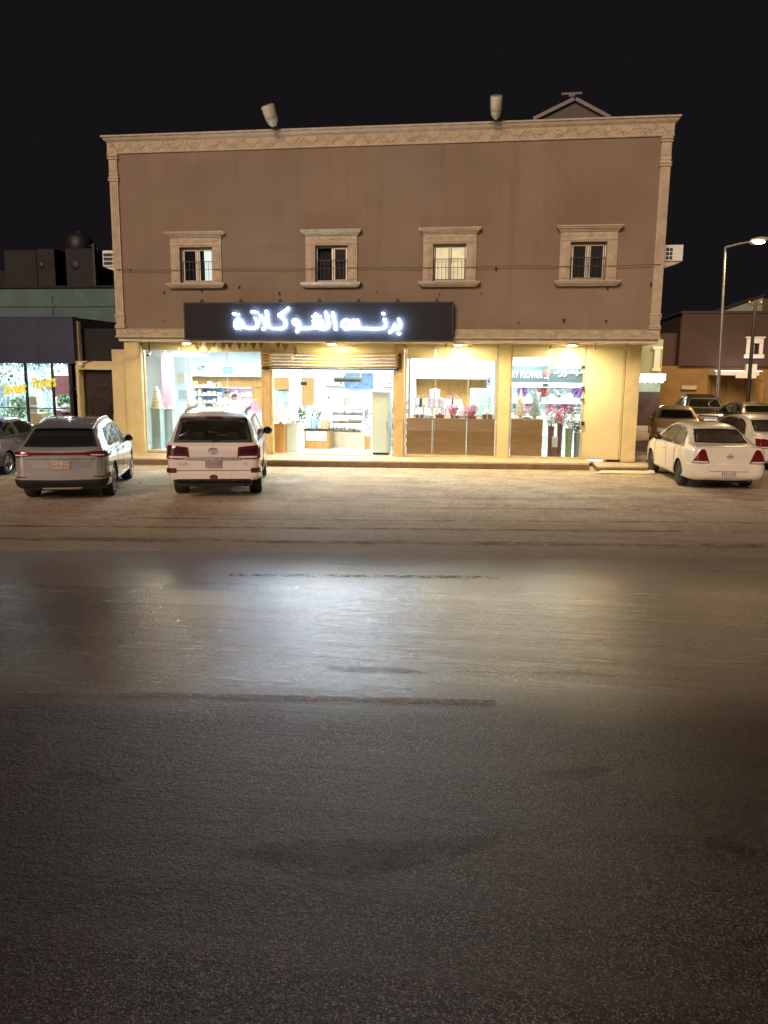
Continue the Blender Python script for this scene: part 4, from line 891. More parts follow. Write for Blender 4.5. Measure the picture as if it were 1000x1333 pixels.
# right-hand display rack and stool
x0, x1, z0, z1 = rect(509, 514, 515, 588, 3.6); z0 = ZF; t = thing('display_rack', 'narrow white rack of small packets at the right edge of the entrance', 'rack', ((x0+x1)/2, 3.8, z0))
x1 = x0+.6; b = MB(); b.box(x0, x0+.02, 3.6, 3.95, z0, z1); b.box(x1-.02, x1, 3.6, 3.95, z0, z1); b.build('side_panel', 'white_paint', t)
for k in range(6): z = z0+.1+k*(z1-z0-.15)/6; MB().box(x0+.021, x1-.021, 3.6, 3.95, z, z+.02).build('shelf', 'white_paint', t); b = MB(); [b.box(x0+.04+q*.13, x0+.04+q*.13+.09, 3.65, 3.8, z+.021, z+.021+random.uniform(.08, .2), q % 3) for q in range(4)]; b.build('packet', ['ribbon_grey', 'box_lilac', 'cream'], t)
x0, x1, z0, z1 = rect(474, 482, 568, 588, 3.2); z0 = ZF; t = thing('stool', 'small square wooden stool between display case and tall grey cabinet', 'stool', ((x0+x1)/2, 3.35, z0)); MB().box(x0, x1, 3.2, 3.2+(x1-x0), z1-.05, z1).build('seat', 'wood_warm', t, bevel=.01)
for a in (x0+.01, x1-.05):
    for y in (3.21, 3.2+(x1-x0)-.05): MB().box(a, a+.04, y, y+.04, z0, z1-.051).build('leg', 'wood_warm', t)
MB().box(x0+.051, x1-.051, 3.225, 3.235, z0+.05, z1-.06).build('panel', 'wood_warm', t)
for k, (px, lb, mm) in enumerate(((476, 'white orchid pot standing on the stool by the tall grey cabinet', 'petal_white'),)):
    p = Vector(((x0+x1)/2, 3.2+(x1-x0)/2, z1)); t = thing('potted_flower', lb, 'plant', p); MB().lathe([(.0001, p.z), (.06, p.z), (.08, p.z+.14), (.07, p.z+.14), (.0001, p.z+.12)], (p.x, p.y, 0), 14).build('pot', 'white_paint', t, smooth=40); MB().leaves((p.x, p.y, p.z+.35), (.13, .13, .22), 90, .05, (0, 0, 1)).build('blossom', [mm, 'grey_green'], t, fix=False)
# --- pots, baskets and trays on the left bay counter (behind the white suv)
x0, x1, z0, z1 = rect(236, 342, 538, 575, 4.6); z0 = ZF; t = thing('counter', 'long white counter covered with baskets behind the left shop window', 'counter', ((x0+x1)/2, 4.9, z0)); MB().box(x0, x1, 4.62, 5.2, z0, z1-.04).build('body', 'white_int', t, bevel=.01); MB().box(x0-.03, x1+.03, 4.58, 5.23, z1-.039, z1).build('top', 'floor_tile', t, bevel=.006); zc = z1
bas = [(248, 'small wicker basket of cream sweets at the left end of the long white counter', 'cream', .16), (261, 'pale basket of white roses on the long white counter', 'petal_white', .2), (271, 'basket with green sprigs in the middle of the long white counter', 'leaf', .17), (282, 'flat basket of gold wrapped sweets near the two shop assistants', 'beige', .15)]
for px, lb, mm, r in bas:
    p = Vector((at(px, 538, 4.8).x, 4.85, zc)); t = thing('basket', lb, 'basket', p, 0, 'baskets on the long white counter')
    MB().lathe([(.0001, p.z), (r*.7, p.z), (r, p.z+.16), (r*.93, p.z+.16), (r*.6, p.z+.03), (.0001, p.z+.03)], (p.x, p.y, 0), 16).build('bowl', 'beige', t, smooth=30)
    MB().tube([(p.x+r*math.cos(a), p.y, p.z+.15+r*1.5*math.sin(a)) for a in [math.pi*k/10 for k in range(11)]], .012, 6).build('handle', 'beige', t)
    MB().leaves((p.x, p.y, p.z+.2), (r*.9, r*.9, .12), 70, .045).build('filling', mm, t, fix=False)
x0, x1, z0, z1 = rect(250, 284, 505, 534, 6.6)
t = thing('shelf_unit', 'blue tinted shelf unit with gold trays on the back wall beneath the wood band', 'shelf', ((x0+x1)/2, 6.8, z0)); MB().box(x0, x1, 7.0, 7.2, z0, z1).build('back', 'blue_board', t)
for k in range(4): z = z0+(z1-z0)*k/3.02; MB().box(x0, x1, 6.6, 6.99, z, z+.02).build('shelf', 'white_paint', t); b = MB(); [b.box(x0+.05+q*.19, x0+.17+q*.19, 6.65, 6.85, z+.021, z+.021+random.uniform(.08, .24), random.randrange(3)) for q in range(6)]; b.build('goods', ['beige', 'box_lilac', 'petal_white'], t)
for px, py, lb, mm in ((308, 509, 'pink flower bouquet on the upper shelf of the glowing niche', 'petal_pink'), (312, 519, 'pale pink flower bouquet on the lower shelf of the glowing niche', 'petal_pink')):
    p = at(px, py+3, 7.3); t = thing('bouquet', lb, 'bouquet', p, 0, 'bouquets in the shops'); MB().lathe([(.0001, p.z), (.03, p.z), (.07, p.z+.12), (.06, p.z+.12), (.0001, p.z+.08)], (p.x, p.y, 0), 12).build('wrap', 'petal_white', t, smooth=40); MB().leaves((p.x, p.y, p.z+.2), (.16, .1, .10), 70, .05, (0, 0, 0, 1)).build('blooms', [mm, 'petal_white'], t, fix=False)
# --- two shop assistants
def person(loc, rz, lb, shirt, z0, hgt=1.72, arm=.25):
    t = thing('person', lb, 'person', loc, rz, 'shop assistants'); k = hgt/1.75
    J = {'pel': (0, 0, .95), 'sp': (0, .01, 1.2), 'ch': (0, 0, 1.38), 'nk': (0, .01, 1.5), 'hd': (0, -.02, 1.63), 'top': (0, -.01, 1.70),
         'ls': (.18, 0, 1.43), 'le': (.24, -.03, 1.16), 'lw': (.17, -.22, 1.05), 'lh': (.12, -.29, 1.05), 'rs': (-.18, 0, 1.43), 're': (-.24, -.03, 1.16), 'rw': (-.16, -.22, 1.06), 'rh': (-.11, -.29, 1.06),
         'lhip': (.09, 0, .9), 'lk': (.1, -.01, .5), 'la': (.1, .02, .09), 'lt': (.11, -.12, .04), 'rhip': (-.09, 0, .9), 'rk': (-.1, -.01, .5), 'ra': (-.1, .02, .09), 'rt': (-.11, -.12, .04)}
    Ed = [('pel', 'sp'), ('sp', 'ch'), ('ch', 'nk'), ('nk', 'hd'), ('hd', 'top'), ('ch', 'ls'), ('ls', 'le'), ('le', 'lw'), ('lw', 'lh'), ('ch', 'rs'), ('rs', 're'), ('re', 'rw'), ('rw', 'rh'), ('pel', 'lhip'), ('lhip', 'lk'), ('lk', 'la'), ('la', 'lt'), ('pel', 'rhip'), ('rhip', 'rk'), ('rk', 'ra'), ('ra', 'rt')]
    rad = dict(pel=.13, sp=.12, ch=.125, nk=.055, hd=.085, top=.075, ls=.06, le=.045, lw=.032, lh=.03, rs=.06, re=.045, rw=.032, rh=.03, lhip=.09, lk=.06, la=.042, lt=.035, rhip=.09, rk=.06, ra=.042, rt=.035)
    for sd, s in (('l', 1), ('r', -1)):       # five fingers on each hand
        h = Vector(J[sd+'h'])
        for f, (dx, ln) in enumerate(((.028, .055), (.01, .07), (-.008, .066), (-.024, .05))):
            J[f'{sd}f{f}'] = (h.x+dx*s, h.y-.045, h.z-.005); J[f'{sd}g{f}'] = (h.x+dx*s*1.1, h.y-.045-ln*.6, h.z-.03); Ed += [(sd+'h', f'{sd}f{f}'), (f'{sd}f{f}', f'{sd}g{f}')]; rad[f'{sd}f{f}'] = .01; rad[f'{sd}g{f}'] = .008
        J[sd+'th'] = (h.x-.04*s, h.y-.02, h.z+.01); Ed.append((sd+'w', sd+'th')); rad[sd+'th'] = .011
    names = list(J); me = bpy.data.meshes.new('body'); me.from_pydata([Vector(J[n])*k for n in names], [(names.index(a), names.index(c)) for a, c in Ed], [])
    tmp = bpy.data.objects.new('tmp', me); COL.objects.link(tmp); sk = tmp.modifiers.new('s', 'SKIN'); sub = tmp.modifiers.new('u', 'SUBSURF'); sub.levels = sub.render_levels = 1
    for i, n in enumerate(names): sv = me.skin_vertices[0].data[i]; sv.radius = (rad[n]*k, rad[n]*k*(.75 if n in ('ch', 'sp', 'pel') else 1)); sv.use_root = (n == 'pel')
    m2 = bpy.data.meshes.new_from_object(tmp.evaluated_get(bpy.context.evaluated_depsgraph_get())); bpy.data.objects.remove(tmp); m2.name = 'body'; m2.materials.clear(); m2.materials.append(M['skin']); m2.polygons.foreach_set('use_smooth', [True]*len(m2.polygons))
    o = bpy.data.objects.new('body', m2); COL.objects.link(o); o.parent = t
    b = MB(); hz = 1.64*k; b.ball((0, .012, hz+.04), .098, .105, .085, 14); b.build('hair', 'hair', t, smooth=60, local=True)
    b = MB(); b.ball((-.034, -.105, hz-.005), .012); b.ball((.034, -.105, hz-.005), .012); b.box(-.022, .022, -.112, -.10, hz-.075, hz-.067); b.build('eyes_and_mouth', 'hair', t, local=True)
    b = MB(); b.ball((0, -.115, hz-.035), .014, .02, .022); b.ball((.092, -.01, hz-.03), .012, .02, .03); b.ball((-.092, -.01, hz-.03), .012, .02, .03); b.build('nose_and_ears', 'skin', t, smooth=60, local=True)
    b = MB(); b.tube([(0, .01, 1.515*k), (0, .005, 1.46*k), (0, 0, 1.38*k), (0, .005, 1.2*k), (0, 0, .92*k), (0, 0, .86*k)], [.075, .15, .20, .175, .185, .19], 18, 0, .72)
    for s in (1, -1): b.tube([Vector((.16*s, 0, 1.44))*k, Vector((.205*s, -.015, 1.32))*k, Vector((.245*s, -.03, 1.16))*k, Vector((.2*s, -.13, 1.10))*k], [.085, .075, .065, .055], 12)
    b.build('shirt', shirt, t, smooth=60, local=True)
    b = MB()
    for s in (1, -1): b.tube([Vector((.085*s, 0, .9))*k, Vector((.1*s, -.01, .5))*k, Vector((.1*s, .015, .10))*k], [.11, .085, .07], 12)
    b.build('trousers', 'metal_dark', t, smooth=60, local=True)
    return t
p = at(294, 525, 5.6); person((p.x, 5.75, ZF), .1, 'shop assistant in a white shirt standing behind the long counter, nearer the pink column', 'cloth_white', ZF, 1.80)
p = at(304, 528, 5.6); person((p.x+.03, 5.6, ZF), -.2, 'shop assistant in a pale grey shirt behind the long counter, nearer the entrance', mat('pale grey shirt', (.5, .52, .55), .8), ZF, 1.68)
# --- third bay goods on the base
cones = [(544, .30, 'white paper cone at the far left of the third shop window', 'box_white'), (558, .30, 'white paper cone second from the left in the third shop window', 'box_white'), (572, .28, 'white paper cone before the stack of lilac boxes', 'box_white'), (601, .48, 'tallest white paper cone between the two pink bouquets', 'petal_white'), (633, .36, 'white paper cone in front of the small fridge', 'petal_white')]
for px, h, lb, mm in cones:
    p = Vector((at(px, 545, YS+.5).x, YS+.5, zt3)); t = thing('paper_cone', lb, 'cone', p, 0, 'paper cones in the third window')
    r = h*.42; MB().lathe([(.0001, p.z), (r, p.z), (r*.96, p.z+.03), (r*.5, p.z+h*.5), (.02, p.z+h*.96), (.0001, p.z+h)], (p.x, p.y, 0), 16).build('cone', mm, t, smooth=50)
    MB().lathe([(r*1.02, p.z+.02), (r*1.02, p.z+.06), (r*.95, p.z+.075)], (p.x, p.y, 0), 16).build('band', 'ribbon_grey', t); b = MB(); b.ball((p.x, p.y, p.z+h), .022); b.build('tip', 'chrome', t)
bx = [(541, 551, 'small dark chocolate box at the left end of the third window ledge', 'brown_tray', 'box_white', .09), (553, 563, 'pale blue chocolate tray between the first two paper cones', 'box_blue', 'box_white', .07), (567, 578, 'red and brown chocolate box in the middle of the third window ledge', 'ribbon_red', 'brown_tray', .10), (587, 596, 'dark brown chocolate box under the left pink bouquet', 'brown_tray', 'cream', .07), (607, 620, 'long dark red chocolate box under the right pink bouquet', 'ribbon_red', 'brown_tray', .07), (628, 641, 'brown hamper box at the right end of the third window ledge', 'brown_vase', 'cream', .13)]
for a, c, lb, mm, rm, h in bx: giftbox(a, c, 545, h, YS+.16, mm, rm, lb, zt3)
st = [(546, 556, 0, 'white gift box at the lower left of the box pile in the third window'), (557, 568, 0, 'white gift box second in the bottom row of the box pile'), (569, 580, 0, 'lilac gift box third in the bottom row of the box pile'), (581, 592, 0, 'lilac gift box at the right of the bottom row of the box pile'), (553, 564, 1, 'lilac gift box at the left of the upper row of the box pile'), (566, 578, 1, 'lilac gift box in the centre of the upper row of the box pile'), (559, 571, 2, 'white gift box on the very top of the box pile')]
for k, (a, c, lv, lb) in enumerate(st): giftbox(a, c, 545, .265, YS+1.0, 'box_lilac' if 'lilac' in lb else 'box_white', 'ribbon_grey', lb, zt3+lv*.275)
for px, py, lb, r in ((590, 541, 'round pink bouquet left of the tallest paper cone', .17), (613, 541, 'bigger deep pink bouquet right of the tallest paper cone', .22)):
    p = Vector((at(px, py, YS+.45).x, YS+.35, zt3+(.07 if px < 600 else .072))); t = thing('bouquet', lb, 'bouquet', p, 0, 'bouquets in the shops'); MB().lathe([(.0001, p.z), (r*.4, p.z), (r*.8, p.z+.14), (r*.7, p.z+.14), (.0001, p.z+.1)], (p.x, p.y, 0), 12).build('wrap', 'petal_pink', t, smooth=40); MB().leaves((p.x, p.y, p.z+.2), (r, r*.8, .13), 130, .05, (0, 0, 0, 1)).build('blooms', ['petal_pink', 'petal_white'], t, fix=False)
x0, x1, z0, z1 = rect(611, 640, 506, 545, YS+1.3); z0 = zt3; t = thing('small_fridge', 'pale teal glass-door fridge in the right corner of the third window', 'fridge', ((x0+x1)/2, YS+1.5, z0))
MB().box(x0, x1, YS+1.3, YS+1.8, z0, z1).build('body', mat('pale teal fridge', (.55, .74, .74), .4), t, bevel=.01); d = MB().box(x0+.03, x1-.03, YS+1.28, YS+1.299, z0+.05, z1-.08).build('door', mat('teal door glass', (.38, .62, .62), .2), t, bevel=.006); MB().box(x1-.07, x1-.05, YS+1.255, YS+1.279, z0+.3, z0+.6).build('handle', 'chrome', d); b = MB(); b.box(x0+.04, x1-.04, YS+1.272, YS+1.279, z0+.38, z0+.40); b.build('shelf_edge', 'white_paint', t)
x0, x1, z0, z1 = rect(634, 639, 491, 502, YS+1.5); t = thing('speaker', 'little dark speaker on the wall above the small fridge', 'speaker', ((x0+x1)/2, YS+1.5, z0)); MB().box(x0, x1, YS+1.5, YS+1.6, z0, z1).build('cabinet', 'ribbon_grey', t, bevel=.01); MB().lathe([(.0001, YS+1.495), (.03, YS+1.495), (.03, YS+1.499)], ((x0+x1)/2, 0, (z0+z1)/2), 12, axis='Y').build('cone', 'black', t)
# --- flower shop
x0, x1, z0, z1 = rect(664, 761, 476.5, 497.5, 2.1); t = thing('flower_shop_sign', 'grey sign board with white RY FLOWER lettering inside the flower shop window', 'sign', ((x0+x1)/2, 2.1, z0))
MB().box(x0, x1, 2.1, 2.14, z0, z1).build('board', 'sign_grey', t, bevel=.004)
p = at(685, 487.5, 2.09); text('RY FLOWER', .30, 'cloth_white', 'lettering', (p.x+.03, 2.092, p.z-.01), (R(90), 0, 0), .006, .56, t, .006)
p = at(713, 485, 2.09); b = MB()
for k in range(6): a = k*1.047; b.ball((p.x+.055*math.cos(a), 2.09, p.z+.055*math.sin(a)), .05, .012, .05, 8)
b.build('flower_emblem', mat('coral emblem', (.7, .25, .2), .5), t); b = MB(); b.tube([(p.x, 2.09, p.z-.08), (p.x+.02, 2.09, p.z-.2)], .014); b.ball((p.x-.05, 2.09, p.z-.16), .05, .01, .025, 8); b.build('emblem_stem', 'white_paint', t)
F = lambda x, y: (660+x/9.52, 465+y/9.52); b = MB()
fl = [[F(640,150),F(642,185),F(622,200),F(590,190)], [F(680,160),F(688,200),F(672,228),F(645,235)], [F(735,190),F(716,200),F(712,175),F(732,165),F(742,195),F(728,228),F(704,236)], [F(745,195),F(790,195),F(796,168)], [F(790,195),F(815,195),F(820,165)], [F(815,195),F(850,195),F(862,165)], [F(850,195),F(868,200),F(876,160)], [F(868,200),F(915,195),F(930,160)], [F(862,220),F(872,222)], [F(925,190),F(970,185),F(972,150)]]
for k, s in enumerate(fl): stroke(b, [(at(x, y, 2.09).x, at(x, y, 2.09).z) for x, y in s], .045, 2.084-.0008*k, 2.098)
b.build('arabic_lettering', 'cloth_white', t, fix=False)
x0, x1, z0, z1 = rect(664, 707, 546, 595, YS+.08); zt4 = z1; b = MB(); b.box(x0, x1, YS+.07, YS+.11, gz(0)+.25, z1-.03); b.box(x0, x1, YS+.07, YS+1.0, z1-.029, z1); b.build('display_base', 'wood_base', bld, bevel=.003)
b = MB(); b.box(x1-.03, x1, YS+.111, YS+1.0, gz(0)+.2, z1-.03); b.build('display_base', 'wood_base', bld)
x0, x1, z0, z1 = rect(664, 775, 498, 592, 4.6); t = thing('flower_shelf', 'tall white shelf of pink and violet flowers at the back of the flower shop', 'shelf', ((x0+x1)/2, 4.8, .2))
MB().box(x0, x1, 4.95, 5.0, .2, z1).build('back', 'white_int', t)
for k in range(4): z = .2+(z1-.2)*(k+.9)/4.2; MB().box(x0, x1, 4.6, 4.949, z-.02, z).build('shelf', 'white_paint', t)
nn = 0
flw = [('petal_violet', 'violet'), ('petal_pink', 'pink'), ('petal_white', 'white'), ('petal_pink', 'deep pink'), ('petal_red', 'red')]
Z = [.2+(z1-.2)*(k+.9)/4.2 for k in range(4)]
spots = [(670, 1, 2, 'white flower bunch at the left end of the flower shop shelf'), (680, 2, 0, 'violet flower bunch high on the flower shop shelf below the word FLOWER'), (690, 1, 3, 'deep pink flower bunch between the two topiary cones'), (699, 2, 2, 'white flower bunch high on the shelf over the green topiary cone'), (708, 2, 4, 'red flower bunch right under the sign emblem'), (717, 1, 1, 'pink flower bunch below the red bunch on the shelf'), (727, 2, 2, 'white flower bunch under the Arabic half of the sign'), (733, 1, 3, 'deep pink flower bunch in the middle of the right half of the shelf'), (743, 1, 1, 'pink flower bunch second from the right on the shelf'), (752, 2, 0, 'violet flower bunch at the upper right end of the shelf'), (754, 1, 2, 'white flower bunch at the lower right end of the shelf')]
for px, lv, fm, lb in spots:
    p = Vector((at(px, 510, 4.75).x, 4.76, Z[lv])); t = thing('flower_bunch', lb, 'flowers', p, 0, 'flower bunches on the flower shop shelf')
    MB().lathe([(.0001, p.z), (.06, p.z), (.085, p.z+.17), (.07, p.z+.17), (.0001, p.z+.12)], (p.x, p.y, 0), 12).build('pot', 'petal_white', t, smooth=40); MB().leaves((p.x, p.y, p.z+.34), (.19, .12, .2), 110, .055, (0, 0, 0, 1)).build('blooms', [flw[fm][0], 'leaf'], t, fix=False)
conetree((at(677, 546, 1.85).x, 1.85, zt4), .86, .15, 'beige topiary cone on the wooden ledge of the flower shop', 'cream', ('cream', 'beige'), 'topiary_cone'); conetree((at(696, 546, 1.85).x, 1.85, zt4), .92, .16, 'greenish topiary cone on the wooden ledge of the flower shop', 'grey_green', ('leaf', 'grey_green'), 'topiary_cone')
p = Vector((at(686, 546, 1.55).x, 1.6, zt4)); t = thing('ribbon_tray', 'little black tray lying on the flower shop ledge between the cones', 'tray', p); MB().box(p.x-.11, p.x+.11, p.y-.07, p.y+.07, p.z, p.z+.035).build('tray', 'metal_dark', t, bevel=.008); MB().box(p.x-.08, p.x+.08, p.y-.05, p.y+.05, p.z+.036, p.z+.06).build('cards', 'petal_white', t, bevel=.004)
vs = [(716, .62, .085, 'brown_vase', 'tall brown square vase left of the white paper bag', 'petal_white'), (727.5, .66, .075, 'brown_vase', 'tall brown square vase right of the white paper bag', 'petal_red'), (739.5, .58, .10, 'green_vase', 'mossy green vase between the brown vases and the mottled grey vase', 'petal_white'), (750.5, .50, .09, 'sign_grey', 'mottled grey vase at the right end of the flower shop window', 'leaf')]
for px, h, r, vm, lb, fm in vs:
    p = Vector((at(px, 592, YS+.45).x, YS+.45, .2)); h *= 1.55; t = thing('tall_vase', lb, 'vase', p, 0, 'tall vases in the flower shop window')
    b = MB(); b.lathe([(.0001, p.z), (r*.95, p.z), (r*1.0, p.z+.04), (r*.9, p.z+h*.4), (r*1.15, p.z+h-.03), (r*1.18, p.z+h), (r*1.0, p.z+h), (.0001, p.z+h-.06)], (p.x, p.y, 0), 8 if vm == 'brown_vase' else 18); b.build('vase', vm, t, smooth=30)
    MB().leaves((p.x, p.y, p.z+h+.20), (.20, .17, .24), 130, .05, (0, 0, 1, 2)).build('blooms', [fm, 'leaf', 'cream'], t, fix=False); b = MB(); [b.tube([(p.x+random.uniform(-.03, .03), p.y, p.z+h-.05), (p.x+random.uniform(-.15, .15), p.y+random.uniform(-.1, .1), p.z+h+.3)], .006, 5) for _ in range(6)]; b.build('stems', 'leaf', t)
p = Vector((at(721.5, 592, YS+.25).x, YS+.27, .2)); t = thing('paper_bag', 'white paper bag on a dark box between the two brown vases', 'bag', p); MB().box(p.x-.08, p.x+.08, p.y-.06, p.y+.06, p.z+.36, p.z+.66).build('bag', 'box_white', t, bevel=.01); MB().box(p.x-.085, p.x+.085, p.y-.065, p.y+.065, p.z, p.z+.359).build('box', 'brown_vase', t, bevel=.01); MB().tube([(p.x-.04, p.y-.03, p.z+.66), (p.x-.03, p.y-.03, p.z+.74), (p.x+.03, p.y-.03, p.z+.74), (p.x+.04, p.y-.03, p.z+.66)], .006, 5).build('handle', 'beige', t)
x0, x1, z0, z1 = rect(706.5, 720, 499.5, 503.5, YS+.06); t = thing('open_sign', 'tiny dark plate stuck to the flower shop glass under the emblem', 'sign', ((x0+x1)/2, YS+.05, z0)); MB().box(x0, x0+(x1-x0)*.6, YS+.013, YS+.03, z0, z1).build('plate', 'metal_dark', t, bevel=.004); MB().box(x0+.02, x0+(x1-x0)*.5, YS+.011, YS+.0128, z0+.02, z1-.02).build('face', 'ribbon_grey', t)
# security camera dangling in the left window corner
p = at(195, 459, YS-.2); t = thing('security_camera', 'small white security camera under the soffit at the left end of the shop window', 'camera', p); b = MB(); b.tube([(p.x, p.y, p.z), (p.x+.02, p.y-.18, p.z-.08)], .05, 12); b.build('housing', 'white_paint', t); b = MB(); b.tube([(p.x, p.y, p.z), (p.x-.02, p.y+.02, ZS-.101)], .018, 8); b.build('arm', 'metal_dark', t); b = MB(); b.tube([(p.x+.02, p.y-.181, p.z-.081), (p.x+.021, p.y-.2, p.z-.087)], .035, 12); b.build('lens', 'black', t)

# --- a little more stock
def bag(px, Y, z, w, h, m, lb, grp='paper bags in the shops'):
    x = at(px, 540, Y).x; t = thing('paper_bag', lb, 'bag', (x, Y, z), 0, grp); b = MB(); b.add([(x-w/2, Y, z), (x+w/2, Y, z), (x+w/2, Y+w*.5, z), (x-w/2, Y+w*.5, z), (x-w/2, Y, z+h), (x+w/2, Y, z+h), (x+w/2, Y+w*.4, z+h), (x-w/2, Y+w*.4, z+h)], [(3,2,1,0),(4,5,6,7),(0,1,5,4),(1,2,6,5),(2,3,7,6),(3,0,4,7)]); b.build('bag', m, t)
    for y in (Y+.01, Y+w*.38): MB().tube([(x-w*.2, y, z+h), (x-w*.15, y, z+h+.09), (x+w*.15, y, z+h+.09), (x+w*.2, y, z+h)], .007, 5).build('handle', 'ribbon_grey', t)
    MB().box(x-w*.2, x+w*.2, Y-.006, Y-.001, z+h*.45, z+h*.65).build('label', 'ribbon_grey', t)
M['bag_grey'] = mat('grey paper', (.50, .48, .52), .7)
for px, m, lb in ((543, 'bag_grey', 'grey paper bag at the left end of the bag row against the wood panelling'), (552, 'beige', 'beige paper bag second in the row against the wood panelling'), (584, 'bag_grey', 'grey paper bag right of the box pile against the wood panelling'), (594, 'box_white', 'white paper bag nearest the fridge in the row against the wood panelling')): bag(px, YS+1.45, zt3, .30, .52, m, lb)
for px, m, lb, w in ((311, 'box_white', 'white paper bag on the long white counter right of the shop assistants', .26), (320, 'box_lilac', 'lilac paper bag on the long white counter', .28), (331, 'petal_pink', 'pink paper bag at the right end of the long white counter', .26)): bag(px, 4.75, zc, w, .36, m, lb)
for px, Y, lb, m in ((412, 4.4, 'white orchid spray standing behind the honey wood counter', 'petal_white'), (389, 3.0, 'slim green plant in a white pot beside the white cone trees', 'leaf'), (478, 5.5, 'pale flower stand behind the stool by the tall grey cabinet', 'petal_white')):
    x = at(px, 560, Y).x; t = thing('potted_plant', lb, 'plant', (x, Y, ZF), 0, 'plants on the chocolate shop floor'); MB().lathe([(.0001, ZF), (.12, ZF), (.15, ZF+.45), (.13, ZF+.45), (.0001, ZF+.4)], (x, Y, 0), 16).build('pot', 'white_paint', t, smooth=40)
    b = MB(); [b.tube([(x, Y, ZF+.42), (x+random.uniform(-.1, .1), Y+random.uniform(-.1, .1), ZF+.9), (x+random.uniform(-.25, .25), Y+random.uniform(-.2, .2), ZF+1.25)], .008, 5) for _ in range(7)]; b.build('stems', 'leaf', t); MB().leaves((x, Y, ZF+1.12), (.26, .22, .34), 150, .05, (0, 0, 1)).build('foliage', [m, 'leaf'], t, fix=False)
# ================================================================== CARS
def pchip(tab):
    xs = [a for a, _ in tab]; ys = [c for _, c in tab]; n = len(xs)
    h = [xs[i+1]-xs[i] for i in range(n-1)]; d = [(ys[i+1]-ys[i])/h[i] for i in range(n-1)]
    m = [d[0]]+[0 if d[i-1]*d[i] <= 0 else 2*d[i-1]*d[i]/(d[i-1]+d[i]) for i in range(1, n-1)]+[d[-1]]
    def f(x):
        if x <= xs[0]: return ys[0]
        if x >= xs[-1]: return ys[-1]
        i = 0
        while x > xs[i+1]: i += 1
        t = (x-xs[i])/h[i]; t2 = t*t; t3 = t2*t
        return ys[i]*(2*t3-3*t2+1)+h[i]*m[i]*(t3-2*t2+t)+ys[i+1]*(3*t2-2*t3)+h[i]*m[i+1]*(t3-t2)
    return f
def inpoly(p, poly):
    x, y = p; r = False; n = len(poly)
    for i in range(n):
        (x0, y0), (x1, y1) = poly[i], poly[i-1]
        if (y0 > y) != (y1 > y) and x < (x1-x0)*(y-y0)/(y1-y0)+x0: r = not r
    return r
def lerp_line(pts, t):                 # point at parameter t along a polyline (by index)
    k = t*(len(pts)-1); i = min(int(k), len(pts)-2); f = k-i
    return (pts[i][0]+(pts[i+1][0]-pts[i][0])*f, pts[i][1]+(pts[i+1][1]-pts[i][1])*f)
